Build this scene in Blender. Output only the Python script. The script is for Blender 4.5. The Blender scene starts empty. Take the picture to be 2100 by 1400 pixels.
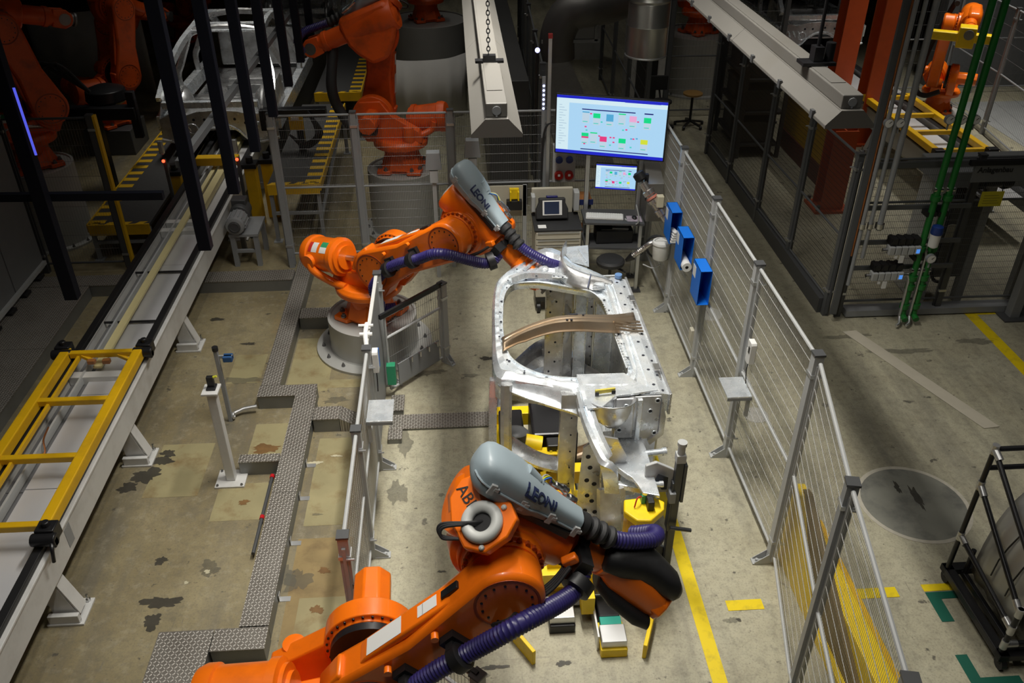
import bpy, bmesh, math, random
from mathutils import Vector, Matrix
random.seed(7)
SC = bpy.context.scene
COL = SC.collection
PI = math.pi
R = math.radians
# ---------------------------------------------------------------- camera
FPX, CH, PITCH, YAW = 1770.0, 5.5, R(33.2), R(-3.65)
cd = bpy.data.cameras.new('camera'); cam = bpy.data.objects.new('camera', cd); COL.objects.link(cam)
cd.sensor_width = 36.0; cd.lens = FPX / 2100.0 * 36.0; cd.clip_start = 0.05; cd.clip_end = 200
cam.location = (0, 0, CH); cam.rotation_euler = (PI / 2 - PITCH, 0, YAW)
SC.camera = cam
# ---------------------------------------------------------------- world, added lights, exposure
SC.view_settings.view_transform = 'Standard'; SC.view_settings.look = 'None'
SC.view_settings.gamma = 1.0; SC.view_settings.use_curve_mapping = False
SC.view_settings.exposure = -0.25
w = bpy.data.worlds.new('hall_dusk'); SC.world = w; w.use_nodes = True
w.node_tree.nodes['Background'].inputs[0].default_value = (0.75, 0.8, 0.9, 1)
w.node_tree.nodes['Background'].inputs[1].default_value = 0.006
def unseen_light(x, y, z, sx, sy, power, spread=105, color=(1, 0.96, 0.88), rot=0):  # unseen area light, added overhead to brighten one region of the hall
    l = bpy.data.lights.new('unseen_light', 'AREA'); l.shape = 'RECTANGLE'; l.size = sx; l.size_y = sy
    l.energy = power; l.color = color; l.spread = R(spread)
    o = bpy.data.objects.new('unseen_light', l); COL.objects.link(o); o.location = (x, y, z); o.rotation_euler = (0, 0, rot)
    return o
ADDED_LIGHTS = [(0.55, 6.2, 7.4, 0.35, 2.4, 190, 90), (-0.4, 2.6, 7.4, 0.35, 2.4, 60), (4.4, 4.0, 7.4, 0.35, 3.0, 22), (2.6, 8.6, 7.4, 0.35, 2.4, 6),
         (-2.4, 4.9, 7.4, 0.35, 3.0, 13, 80), (-1.4, 8.6, 7.4, 0.35, 2.4, 24, 80), (6.0, 7.5, 7.4, 0.35, 2.4, 10), (5.6, 13.5, 7.4, 0.4, 3.0, 14, 80),
         (0.6, 12.8, 7.4, 0.22, 6.0, 15, 104), (1.9, 12.8, 7.4, 0.22, 6.0, 15, 104), (-0.9, 14.0, 7.4, 0.4, 3.0, 10, 70), (-3.5, 14.2, 7.4, 0.35, 3.0, 30, 50), (9.2, 14.0, 7.4, 0.4, 3.0, 95, 80), (1.0, 23, 7.4, 0.5, 4.0, 18), (-6.5, 13.5, 7.4, 0.5, 3.0, 1.2)]  # the long narrow pair is added to reflect in the car metal
for L in ADDED_LIGHTS: unseen_light(*L)
# ---------------------------------------------------------------- survey: photograph pixel (2100x1400) -> point of the hall
_sp, _cp = math.sin(PITCH), math.cos(PITCH); _cy, _sy = math.cos(YAW), math.sin(YAW)
def _ray(u, v):
    x = (u - 1050) / FPX; y = (v - 700) / FPX
    f = _cp - y * _sp; d = _sp + y * _cp
    return Vector((x * _cy - f * _sy, x * _sy + f * _cy, -d))
def gz(u, v, z=0.0):
    d = _ray(u, v); return Vector((0, 0, CH)) + d * ((z - CH) / d.z)
def gy(u, v, y):
    d = _ray(u, v); return Vector((0, 0, CH)) + d * (y / d.y)
def gx(u, v, x):
    d = _ray(u, v); return Vector((0, 0, CH)) + d * (x / d.x)
# ---------------------------------------------------------------- object helpers
def tag(o, label=None, cat=None, group=None, kind=None):
    if label: o['label'] = label
    if cat: o['category'] = cat
    if group: o['group'] = group
    if kind: o['kind'] = kind
    return o
def thing(name, label, cat, loc=(0, 0, 0), rz=0.0, group=None):
    o = bpy.data.objects.new(name, None); COL.objects.link(o); o.location = loc; o.rotation_euler = (0, 0, rz)
    o.empty_display_size = 0.2
    return tag(o, label, cat, group)
def wmat(o):
    m = Matrix.LocRotScale(o.location, o.rotation_euler, o.scale)
    return wmat(o.parent) @ m if o.parent else m
def clone(o, parent=None):
    c = o.copy(); COL.objects.link(c); c.parent = parent
    for ch in list(o.children): clone(ch, c)
    return c
def frame(d, up=Vector((0, 0, 1))):
    d = Vector(d).normalized(); up = Vector(up)
    if abs(d.dot(up.normalized())) > 0.98: up = Vector((0, 1, 0)) if abs(d.y) < 0.9 else Vector((1, 0, 0))
    s = d.cross(up).normalized(); u = s.cross(d).normalized()
    return d, s, u
def smooth_path(pts, n=6):
    P = [Vector(p) for p in pts]
    if len(P) < 3: return P
    out = []
    for i in range(len(P) - 1):
        p0 = P[i - 1] if i else P[0] * 2 - P[1]; p1 = P[i]; p2 = P[i + 1]; p3 = P[i + 2] if i + 2 < len(P) else P[-1] * 2 - P[-2]
        for k in range(n):
            t = k / n
            out.append(0.5 * ((2 * p1) + (p2 - p0) * t + (2 * p0 - 5 * p1 + 4 * p2 - p3) * t * t + (3 * p1 - p0 - 3 * p2 + p3) * t ** 3))
    out.append(P[-1]); return out
class MB:
    def __init__(s, T=None): s.v = []; s.f = []; s.m = []; s.mi = 0; s.T = T
    def add(s, vs, fs):
        b = len(s.v); s.v += [Vector(x) if s.T is None else s.T @ Vector(x) for x in vs]
        for f in fs: s.f.append([b + i for i in f]); s.m.append(s.mi)
        return s
    def box(s, c, d, rot=None):
        c = Vector(c); x, y, z = d[0] / 2, d[1] / 2, d[2] / 2
        vs = [Vector((i * x, j * y, k * z)) for k in (-1, 1) for j in (-1, 1) for i in (-1, 1)]
        if rot is not None: vs = [rot @ q for q in vs]
        return s.add([c + q for q in vs], [(0, 2, 3, 1), (4, 5, 7, 6), (0, 1, 5, 4), (2, 6, 7, 3), (0, 4, 6, 2), (1, 3, 7, 5)])
    def bx(s, a, b):
        a = Vector(a); b = Vector(b)
        return s.box((a + b) / 2, [abs(b[i] - a[i]) for i in range(3)])
    def bar(s, a, b, w, h, up=(0, 0, 1)):
        a = Vector(a); b = Vector(b); d, sd, u = frame(b - a, up)
        vs = []
        for p in (a, b):
            for (i, j) in ((-1, -1), (1, -1), (1, 1), (-1, 1)): vs.append(p + sd * (i * w / 2) + u * (j * h / 2))
        return s.add(vs, [(0, 1, 2, 3), (7, 6, 5, 4), (0, 4, 5, 1), (1, 5, 6, 2), (2, 6, 7, 3), (3, 7, 4, 0)])
    def cyl(s, a, b, r0, r1=None, n=16, caps=True):
        r1 = r0 if r1 is None else r1; a = Vector(a); b = Vector(b); d, sd, u = frame(b - a)
        vs = []
        for p, r in ((a, r0), (b, r1)):
            for k in range(n):
                t = 2 * PI * k / n; vs.append(p + sd * (r * math.cos(t)) + u * (r * math.sin(t)))
        fs = [(k, (k + 1) % n, n + (k + 1) % n, n + k) for k in range(n)]
        if caps: fs += [tuple(range(n))[::-1], tuple(range(n, 2 * n))]
        return s.add(vs, fs)
    def tube(s, pts, r, n=8, sm=0, caps=True):
        P = smooth_path(pts, sm) if sm else [Vector(p) for p in pts]
        vs = []; up = Vector((0, 0, 1)); N = len(P)
        t0 = (P[1] - P[0]).normalized()
        if abs(t0.dot(up)) > 0.95: up = Vector((0, 1, 0.01))
        for i, p in enumerate(P):
            t = (P[min(i + 1, N - 1)] - P[max(i - 1, 0)]).normalized()
            sd = t.cross(up)
            if sd.length < 1e-4: sd = t.cross(Vector((1, 0, 0.1)))
            sd.normalize(); up = sd.cross(t).normalized()
            rr = r(i / (N - 1)) if callable(r) else r
            for k in range(n):
                a = 2 * PI * k / n; vs.append(p + sd * (rr * math.cos(a)) + up * (rr * math.sin(a)))
        fs = [(i * n + k, i * n + (k + 1) % n, (i + 1) * n + (k + 1) % n, (i + 1) * n + k) for i in range(N - 1) for k in range(n)]
        if caps: fs += [tuple(range(n))[::-1], tuple(range((N - 1) * n, N * n))]
        return s.add(vs, fs)
    def hose(s, pts, r, sm=10, pitch=0.022, n=10):
        P = smooth_path(pts, sm); L = [0]
        for i in range(1, len(P)): L.append(L[-1] + (P[i] - P[i - 1]).length)
        T = L[-1]; m = max(8, int(T / (pitch / 2))); Q = []; j = 0
        for i in range(m + 1):
            t = T * i / m
            while j < len(L) - 2 and L[j + 1] < t: j += 1
            k = (t - L[j]) / max(1e-6, L[j + 1] - L[j]); Q.append(P[j].lerp(P[j + 1], k))
        return s.tube(Q, lambda x: r * (1.0 if int(round(x * m)) % 2 else 0.90), n)
    def lathe(s, prof, o=(0, 0, 0), d=(0, 0, 1), n=24, caps=True):
        o = Vector(o); d, sd, u = frame(d); vs = []; K = len(prof)
        for r, h in prof:
            for k in range(n):
                t = 2 * PI * k / n; vs.append(o + d * h + sd * (r * math.cos(t)) + u * (r * math.sin(t)))
        fs = [(i * n + k, i * n + (k + 1) % n, (i + 1) * n + (k + 1) % n, (i + 1) * n + k) for i in range(K - 1) for k in range(n)]
        if caps: fs += [tuple(range(n))[::-1], tuple(range((K - 1) * n, K * n))]
        return s.add(vs, fs)
    def prism(s, poly, o, u, v, depth):
        o = Vector(o); u = Vector(u); v = Vector(v); w_ = u.cross(v).normalized() * depth; n = len(poly)
        vs = [o + u * p[0] + v * p[1] for p in poly]; vs += [q + w_ for q in vs]
        return s.add(vs, [tuple(range(n))[::-1], tuple(range(n, 2 * n))] + [(i, (i + 1) % n, n + (i + 1) % n, n + i) for i in range(n)])
    def plate(s, pts, t):
        P = [Vector(p) for p in pts]; n = len(P); nn = Vector((0, 0, 0))
        for i in range(n): nn += P[i].cross(P[(i + 1) % n])
        nn.normalize(); vs = P + [p - nn * t for p in P]
        return s.add(vs, [tuple(range(n)), tuple(range(n, 2 * n))[::-1]] + [(i + n, (i + 1) % n + n, (i + 1) % n, i) for i in range(n)])
    def sweep(s, pts, prof, ups, closed=False, sm=0, cap=True):
        """prof: closed list of (side,up) ; ups: up vector or list"""
        P = smooth_path(pts, sm) if sm else [Vector(p) for p in pts]; N = len(P); K = len(prof); vs = []
        for i, p in enumerate(P):
            if closed: t = P[(i + 1) % N] - P[i - 1]
            else: t = P[min(i + 1, N - 1)] - P[max(i - 1, 0)]
            u = Vector(ups) if not isinstance(ups, list) else Vector(ups[min(len(ups) - 1, int(i * len(ups) / N))])
            d, sd, uu = frame(t, u)
            for a, b in prof: vs.append(p + sd * a + uu * b)
        M = N if closed else N - 1
        fs = [(i * K + k, i * K + (k + 1) % K, ((i + 1) % N) * K + (k + 1) % K, ((i + 1) % N) * K + k) for i in range(M) for k in range(K)]
        if not closed and cap: fs += [tuple(range(K))[::-1], tuple(range((N - 1) * K, N * K))]
        return s.add(vs, fs)
    def sphere(s, c, r, n=12, m=8, sc=(1, 1, 1)):
        c = Vector(c); vs = []
        for i in range(m + 1):
            a = PI * i / m
            for k in range(n):
                t = 2 * PI * k / n; vs.append(c + Vector((r * math.sin(a) * math.cos(t) * sc[0], r * math.sin(a) * math.sin(t) * sc[1], r * math.cos(a) * sc[2])))
        return s.add(vs, [(i * n + k, (i + 1) * n + k, (i + 1) * n + (k + 1) % n, i * n + (k + 1) % n) for i in range(m) for k in range(n)])
    def torus(s, c, d, R_, r, n=24, m=10, a0=0, a1=2 * PI):
        c = Vector(c); d, sd, u = frame(d)
        full = abs(a1 - a0 - 2 * PI) < 1e-4; N = n if full else n + 1; vs = []
        for i in range(N):
            t = a0 + (a1 - a0) * i / n; e = sd * math.cos(t) + u * math.sin(t)
            for k in range(m):
                q = 2 * PI * k / m; vs.append(c + e * (R_ + r * math.cos(q)) + d * (r * math.sin(q)))
        return s.add(vs, [(i * m + k, i * m + (k + 1) % m, ((i + 1) % N) * m + (k + 1) % m, ((i + 1) % N) * m + k) for i in range(N if full else n) for k in range(m)])
    def build(s, name, mat, parent=None, smooth=35, bevel=0, loc=None, world=True, fix=True):
        vs = s.v
        if parent is not None and world:
            inv = wmat(parent).inverted(); vs = [inv @ q for q in vs]
        if loc is not None: l = Vector(loc); vs = [q - l for q in vs]
        me = bpy.data.meshes.new(name); me.from_pydata([tuple(q) for q in vs], [], s.f)
        for m_ in (mat if isinstance(mat, (list, tuple)) else [mat]): me.materials.append(m_)
        if max(s.m, default=0): me.polygons.foreach_set('material_index', s.m)
        if fix:
            bm = bmesh.new(); bm.from_mesh(me); bmesh.ops.recalc_face_normals(bm, faces=bm.faces); bm.to_mesh(me); bm.free()
        if smooth:
            me.polygons.foreach_set('use_smooth', [True] * len(me.polygons)); me.set_sharp_from_angle(angle=R(smooth))
        o = bpy.data.objects.new(name, me); COL.objects.link(o)
        if loc is not None: o.location = loc
        if parent is not None: o.parent = parent
        if bevel:
            b = o.modifiers.new('bevel', 'BEVEL'); b.width = bevel; b.segments = 2; b.limit_method = 'ANGLE'; b.angle_limit = R(40); b.harden_normals = False
        return o
def solo(name, mb, mat, label, cat, group=None, kind=None, smooth=35, bevel=0, origin=None):
    """a thing that is a single mesh: origin at its base"""
    if origin is None:
        xs = [q.x for q in mb.v]; ys = [q.y for q in mb.v]; zs = [q.z for q in mb.v]
        origin = ((min(xs) + max(xs)) / 2, (min(ys) + max(ys)) / 2, min(zs))
    o = mb.build(name, mat, None, smooth, bevel, loc=origin); return tag(o, label, cat, group, kind)
def struct(name, mb, mat, parent=None, smooth=0, bevel=0):
    o = mb.build(name, mat, parent, smooth, bevel)
    if parent is None: o['kind'] = 'structure'
    return o
def text_mesh(name, body, size, mat, parent, origin, xdir, ydir, depth=0.001, bold=0.0):
    c = bpy.data.curves.new(name, 'FONT'); c.body = body; c.size = size; c.extrude = depth; c.align_x = 'CENTER'; c.align_y = 'CENTER'; c.offset = bold
    t = bpy.data.objects.new(name, c); COL.objects.link(t)
    bpy.context.view_layer.update()
    me = bpy.data.meshes.new_from_object(t.evaluated_get(bpy.context.evaluated_depsgraph_get()))
    COL.objects.unlink(t); bpy.data.objects.remove(t)
    x = Vector(xdir).normalized(); y = Vector(ydir); y = (y - x * y.dot(x)).normalized(); z = x.cross(y)
    M = Matrix.Translation(Vector(origin)) @ Matrix((x, y, z)).transposed().to_4x4()
    if parent is not None: M = wmat(parent).inverted() @ M
    me.transform(M); me.materials.clear(); me.materials.append(mat)
    o = bpy.data.objects.new(name, me); COL.objects.link(o); o.parent = parent
    return o
# ---------------------------------------------------------------- materials
MATS = {}
def mat(name, color, rough=0.5, metal=0.0, noise=0.0, nscale=8.0, bump=0.0, bscale=60.0, spec=0.5, coat=0.0, emit=None, estr=0.0, trans=0.0, alpha=1.0, dirt=None, dscale=3.0, damt=0.4):
    if name in MATS: return MATS[name]
    m = bpy.data.materials.new(name); m.use_nodes = True; nt = m.node_tree; b = nt.nodes['Principled BSDF']
    b.inputs['Base Color'].default_value = (*color, 1); b.inputs['Roughness'].default_value = rough; b.inputs['Metallic'].default_value = metal
    b.inputs['Specular IOR Level'].default_value = spec; b.inputs['Coat Weight'].default_value = coat
    b.inputs['Transmission Weight'].default_value = trans; b.inputs['Alpha'].default_value = alpha
    if emit: b.inputs['Emission Color'].default_value = (*emit, 1); b.inputs['Emission Strength'].default_value = estr
    tc = nt.nodes.new('ShaderNodeTexCoord')
    if noise or dirt:
        n = nt.nodes.new('ShaderNodeTexNoise'); n.inputs['Scale'].default_value = nscale; n.inputs['Detail'].default_value = 5
        nt.links.new(tc.outputs['Object'], n.inputs['Vector'])
        mx = nt.nodes.new('ShaderNodeMix'); mx.data_type = 'RGBA'
        mx.inputs['A'].default_value = (*[c * (1 - noise) for c in color], 1); mx.inputs['B'].default_value = (*[min(1, c * (1 + noise)) for c in color], 1)
        nt.links.new(n.outputs['Fac'], mx.inputs['Factor']); last = mx.outputs['Result']
        if dirt:
            n2 = nt.nodes.new('ShaderNodeTexNoise'); n2.inputs['Scale'].default_value = dscale; n2.inputs['Detail'].default_value = 7; n2.inputs['Roughness'].default_value = 0.65
            nt.links.new(tc.outputs['Object'], n2.inputs['Vector'])
            r = nt.nodes.new('ShaderNodeValToRGB'); r.color_ramp.elements[0].position = 0.5; r.color_ramp.elements[1].position = 0.72
            r.color_ramp.elements[0].color = (0, 0, 0, 1); r.color_ramp.elements[1].color = (damt, damt, damt, 1)
            nt.links.new(n2.outputs['Fac'], r.inputs['Fac'])
            m2 = nt.nodes.new('ShaderNodeMix'); m2.data_type = 'RGBA'; m2.inputs['B'].default_value = (*dirt, 1)
            nt.links.new(last, m2.inputs['A']); nt.links.new(r.outputs['Color'], m2.inputs['Factor']); last = m2.outputs['Result']
        nt.links.new(last, b.inputs['Base Color'])
    if bump:
        n3 = nt.nodes.new('ShaderNodeTexNoise'); n3.inputs['Scale'].default_value = bscale; n3.inputs['Detail'].default_value = 4
        nt.links.new(tc.outputs['Object'], n3.inputs['Vector'])
        bp = nt.nodes.new('ShaderNodeBump'); bp.inputs['Strength'].default_value = bump; bp.inputs['Distance'].default_value = 0.01
        nt.links.new(n3.outputs['Fac'], bp.inputs['Height']); nt.links.new(bp.outputs['Normal'], b.inputs['Normal'])
    MATS[name] = m; return m
ORANGE = mat('robot_orange', (0.92, 0.18, 0.006), 0.32, noise=0.06, nscale=5, dirt=(0.4, 0.06, 0.006), dscale=4, damt=0.3, coat=0.3)
ORANGE_OLD = mat('robot_orange_worn', (0.75, 0.10, 0.008), 0.42, noise=0.12, nscale=5, dirt=(0.12, 0.03, 0.01), dscale=4, damt=0.5)
WHITE = mat('white_paint', (0.62, 0.62, 0.6), 0.45, noise=0.06, dirt=(0.2, 0.18, 0.14), dscale=3, damt=0.35)
LABELW = mat('label_white', (0.75, 0.75, 0.73), 0.6)
GREY = mat('grey_paint', (0.26, 0.27, 0.28), 0.45, noise=0.08)
GREYL = mat('light_grey_paint', (0.42, 0.43, 0.43), 0.45, noise=0.08)
GREYD = mat('dark_grey_paint', (0.07, 0.072, 0.075), 0.45, noise=0.1)
ALU = mat('aluminium', (0.6, 0.61, 0.62), 0.38, 0.85, noise=0.06)
WIRE = mat('fence_wire', (0.6, 0.6, 0.58), 0.45, 0.35)
WIRED = mat('fence_wire_dark', (0.16, 0.16, 0.16), 0.5, 0.3)
BLACK = mat('black_plastic', (0.012, 0.012, 0.013), 0.45, noise=0.2)
RUBBER = mat('black_rubber', (0.02, 0.02, 0.021), 0.65, noise=0.2, bump=0.1)
BLACKM = mat('black_steel', (0.018, 0.018, 0.02), 0.35, 0.3, noise=0.2)
YELLOW = mat('yellow_paint', (0.72, 0.42, 0.006), 0.42, noise=0.08, dirt=(0.25, 0.14, 0.02), dscale=4, damt=0.35)
YELLOWB = mat('bright_yellow_paint', (0.86, 0.60, 0.004), 0.42, noise=0.06, dirt=(0.3, 0.2, 0.02), dscale=5, damt=0.25)
PURPLE = mat('violet_hose', (0.028, 0.022, 0.12), 0.38, noise=0.15)
PODGREY = mat('pod_grey', (0.32, 0.39, 0.43), 0.38, noise=0.04, nscale=3)
STEEL = mat('bright_steel', (0.6, 0.6, 0.6), 0.3, 1.0, noise=0.1)
DARKSTEEL = mat('dark_steel', (0.2, 0.2, 0.2), 0.42, 0.8, noise=0.15)
BORON = mat('press_hardened_steel', (0.40, 0.31, 0.22), 0.38, 0.85, noise=0.15, nscale=4, dirt=(0.35, 0.2, 0.07), dscale=3, damt=0.5)
BLUE = mat('blue_box_paint', (0.008, 0.17, 0.72), 0.4, noise=0.04)
GREEN = mat('green_pipe', (0.012, 0.16, 0.025), 0.4, noise=0.1)
REDCOL = mat('red_column_paint', (0.50, 0.075, 0.014), 0.5, noise=0.15)
COPPER = mat('copper', (0.5, 0.2, 0.08), 0.4, 0.9)
CREAM = mat('cream_cabinet', (0.5, 0.47, 0.38), 0.5, noise=0.06)
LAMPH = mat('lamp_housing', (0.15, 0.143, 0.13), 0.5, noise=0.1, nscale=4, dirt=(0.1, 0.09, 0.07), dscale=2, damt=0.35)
WOOD = mat('wood', (0.32, 0.13, 0.04), 0.5, noise=0.25, nscale=12)
CANVAS = mat('white_tarp', (0.70, 0.69, 0.66), 0.8, noise=0.12, nscale=3)

def zinc(name, c0, c1, metal, r0, r1):
    m = bpy.data.materials.new(name); m.use_nodes = True; nt = m.node_tree; N = nt.nodes; Lk = nt.links; b = N['Principled BSDF']; tc = N.new('ShaderNodeTexCoord')
    def nz(sc, det=5, rough=0.6):
        n = N.new('ShaderNodeTexNoise'); n.inputs['Scale'].default_value = sc; n.inputs['Detail'].default_value = det; n.inputs['Roughness'].default_value = rough; Lk.new(tc.outputs['Object'], n.inputs['Vector']); return n.outputs['Fac']
    mx = N.new('ShaderNodeMix'); mx.data_type = 'RGBA'; mx.inputs['A'].default_value = (*c0, 1); mx.inputs['B'].default_value = (*c1, 1)
    r = N.new('ShaderNodeMapRange'); r.inputs['From Min'].default_value = 0.35; r.inputs['From Max'].default_value = 0.65; Lk.new(nz(4.5, 6), r.inputs['Value']); Lk.new(r.outputs['Result'], mx.inputs['Factor']); Lk.new(mx.outputs['Result'], b.inputs['Base Color'])
    r2 = N.new('ShaderNodeMapRange'); r2.inputs['From Min'].default_value = 0.3; r2.inputs['From Max'].default_value = 0.7; r2.inputs['To Min'].default_value = r0; r2.inputs['To Max'].default_value = r1; Lk.new(nz(11, 4), r2.inputs['Value']); Lk.new(r2.outputs['Result'], b.inputs['Roughness'])
    b.inputs['Metallic'].default_value = metal
    b1 = N.new('ShaderNodeBump'); b1.inputs['Strength'].default_value = 0.22; b1.inputs['Distance'].default_value = 0.02; Lk.new(nz(7, 2), b1.inputs['Height'])
    b2 = N.new('ShaderNodeBump'); b2.inputs['Strength'].default_value = 0.03; b2.inputs['Distance'].default_value = 0.006; Lk.new(nz(38, 3), b2.inputs['Height']); Lk.new(b1.outputs[0], b2.inputs['Normal']); Lk.new(b2.outputs[0], b.inputs['Normal'])
    MATS[name] = m; return m
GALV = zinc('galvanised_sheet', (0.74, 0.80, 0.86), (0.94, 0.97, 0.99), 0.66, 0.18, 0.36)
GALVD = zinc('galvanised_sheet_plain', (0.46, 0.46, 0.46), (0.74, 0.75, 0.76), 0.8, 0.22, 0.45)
# ================================================================= THE HALL
def floor_material():
    m = bpy.data.materials.new('concrete_floor'); m.use_nodes = True; nt = m.node_tree; N = nt.nodes; Lk = nt.links
    b = N['Principled BSDF']; tc = N.new('ShaderNodeTexCoord'); sep = N.new('ShaderNodeSeparateXYZ'); Lk.new(tc.outputs['Object'], sep.inputs[0])
    def noise(scale, detail=5, rough=0.6, vec=None, sc=None):
        n = N.new('ShaderNodeTexNoise'); n.inputs['Scale'].default_value = scale; n.inputs['Detail'].default_value = detail; n.inputs['Roughness'].default_value = rough
        if sc:
            mp = N.new('ShaderNodeMapping'); mp.inputs['Scale'].default_value = sc; Lk.new(tc.outputs['Object'], mp.inputs['Vector']); Lk.new(mp.outputs[0], n.inputs['Vector'])
        else: Lk.new(tc.outputs['Object'], n.inputs['Vector'])
        return n.outputs['Fac']
    def ramp(fac, a, b_, va=0.0, vb=1.0):
        r = N.new('ShaderNodeMapRange'); r.inputs['From Min'].default_value = a; r.inputs['From Max'].default_value = b_; r.inputs['To Min'].default_value = va; r.inputs['To Max'].default_value = vb
        Lk.new(fac, r.inputs['Value']); return r.outputs['Result']
    def mix(a, b_, fac):
        x = N.new('ShaderNodeMix'); x.data_type = 'RGBA'
        for k, v in (('A', a), ('B', b_)):
            if isinstance(v, tuple): x.inputs[k].default_value = (*v, 1)
            else: Lk.new(v, x.inputs[k])
        if isinstance(fac, float): x.inputs['Factor'].default_value = fac
        else: Lk.new(fac, x.inputs['Factor'])
        return x.outputs['Result']
    def mul(a, b_, op='MULTIPLY'):
        x = N.new('ShaderNodeMath'); x.operation = op
        for i, v in enumerate((a, b_)):
            if isinstance(v, float): x.inputs[i].default_value = v
            else: Lk.new(v, x.inputs[i])
        return x.outputs[0]
    base = mix((0.33, 0.30, 0.205), (0.50, 0.475, 0.35), ramp(noise(1.1, 8, 0.65), 0.3, 0.7))
    old = mix((0.17, 0.135, 0.07), (0.33, 0.28, 0.16), ramp(noise(0.75, 6), 0.33, 0.7))
    side = mul(sep.outputs['X'], mul(noise(0.8, 4), 0.9), 'ADD')
    col = mix(old, base, ramp(side, -0.85, -0.25))
    # brown drag marks and tyre bands that run with the line
    col = mix(col, (0.12, 0.115, 0.10), ramp(noise(1.0, 6, 0.62, sc=(2.2, 0.25, 1)), 0.50, 0.74, 0.0, 0.8))
    col = mix(col, (0.30, 0.19, 0.07), mul(ramp(noise(1.6, 6, 0.7, sc=(1.2, 0.6, 1)), 0.6, 0.75, 0.0, 0.5), ramp(sep.outputs['X'], 0.2, -1.0)))
    # dark oil spots
    col = mix(col, (0.13, 0.12, 0.09), ramp(noise(2.2, 7, 0.7), 0.56, 0.72, 0.0, 0.6))
    sp = ramp(noise(5.5, 4, 0.6), 0.66, 0.70, 0.0, 0.85)
    col = mix(col, (0.06, 0.055, 0.045), sp)
    sp2 = ramp(noise(19, 3, 0.55), 0.70, 0.73, 0.0, 0.75)
    col = mix(col, (0.05, 0.05, 0.045), sp2)
    # scratches
    col = mix(col, (0.16, 0.15, 0.12), ramp(noise(3.0, 2, 0.5, sc=(14, 0.9, 1)), 0.70, 0.74, 0.0, 0.5))
    col = mix(col, (0.15, 0.14, 0.12), ramp(noise(2.0, 2, 0.5, sc=(0.8, 16, 1)), 0.70, 0.74, 0.0, 0.35))
    g = noise(60, 3); col = mix(col, (0.12, 0.11, 0.085), ramp(noise(13, 7, 0.7), 0.47, 0.70, 0, 0.42)); col = mix(col, (0.5, 0.46, 0.34), ramp(noise(9, 7, 0.7), 0.52, 0.75, 0, 0.35)); col = mix(col, (0.1, 0.095, 0.075), ramp(g, 0.5, 0.75, 0, 0.45))
    Lk.new(col, b.inputs['Base Color']); b.inputs['Roughness'].default_value = 0.55
    Lk.new(ramp(noise(2.5, 4), 0.3, 0.7, 0.42, 0.65), b.inputs['Roughness'])
    bp = N.new('ShaderNodeBump'); bp.inputs['Strength'].default_value = 0.08; bp.inputs['Distance'].default_value = 0.01; Lk.new(g, bp.inputs['Height']); Lk.new(bp.outputs[0], b.inputs['Normal'])
    return m
FLOORM = floor_material()
fl = MB().box((2, 16, -0.1), (36, 44, 0.2)); FLOOR = struct('floor', fl, FLOORM)
def treadplate():
    m = bpy.data.materials.new('tread_plate'); m.use_nodes = True; nt = m.node_tree; N = nt.nodes; Lk = nt.links; b = N['Principled BSDF']
    tc = N.new('ShaderNodeTexCoord')
    def bars(rot, off):
        mp = N.new('ShaderNodeMapping'); mp.inputs['Rotation'].default_value = (0, 0, rot); mp.inputs['Location'].default_value = off; mp.inputs['Scale'].default_value = (26, 26, 26)
        Lk.new(tc.outputs['Object'], mp.inputs['Vector'])
        fr = N.new('ShaderNodeVectorMath'); fr.operation = 'FRACTION'; Lk.new(mp.outputs[0], fr.inputs[0])
        sb = N.new('ShaderNodeVectorMath'); sb.operation = 'SUBTRACT'; sb.inputs[1].default_value = (0.5, 0.5, 0.5); Lk.new(fr.outputs[0], sb.inputs[0])
        sc = N.new('ShaderNodeVectorMath'); sc.operation = 'MULTIPLY'; sc.inputs[1].default_value = (2.6, 1.2, 0); Lk.new(sb.outputs[0], sc.inputs[0])
        ln = N.new('ShaderNodeVectorMath'); ln.operation = 'LENGTH'; Lk.new(sc.outputs[0], ln.inputs[0])
        r = N.new('ShaderNodeMapRange'); r.inputs['From Min'].default_value = 0.5; r.inputs['From Max'].default_value = 0.3; Lk.new(ln.outputs['Value'], r.inputs['Value']); return r.outputs['Result']
    a = bars(R(45), (0, 0, 0)); c = bars(R(-45), (0.5, 0.5, 0))
    mx = N.new('ShaderNodeMath'); mx.operation = 'MAXIMUM'; Lk.new(a, mx.inputs[0]); Lk.new(c, mx.inputs[1])
    n = N.new('ShaderNodeTexNoise'); n.inputs['Scale'].default_value = 4; n.inputs['Detail'].default_value = 5; Lk.new(tc.outputs['Object'], n.inputs['Vector'])
    m1 = N.new('ShaderNodeMix'); m1.data_type = 'RGBA'; m1.inputs['A'].default_value = (0.14, 0.12, 0.10, 1); m1.inputs['B'].default_value = (0.3, 0.28, 0.25, 1); Lk.new(n.outputs['Fac'], m1.inputs['Factor'])
    m2 = N.new('ShaderNodeMix'); m2.data_type = 'RGBA'; m2.inputs['B'].default_value = (0.46, 0.44, 0.40, 1); Lk.new(m1.outputs['Result'], m2.inputs['A']); Lk.new(mx.outputs[0], m2.inputs['Factor'])
    Lk.new(m2.outputs['Result'], b.inputs['Base Color']); b.inputs['Metallic'].default_value = 0.6; b.inputs['Roughness'].default_value = 0.45
    bp = N.new('ShaderNodeBump'); bp.inputs['Strength'].default_value = 0.6; bp.inputs['Distance'].default_value = 0.004; Lk.new(mx.outputs[0], bp.inputs['Height']); Lk.new(bp.outputs[0], b.inputs['Normal'])
    return m
TREAD = treadplate()
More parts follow.
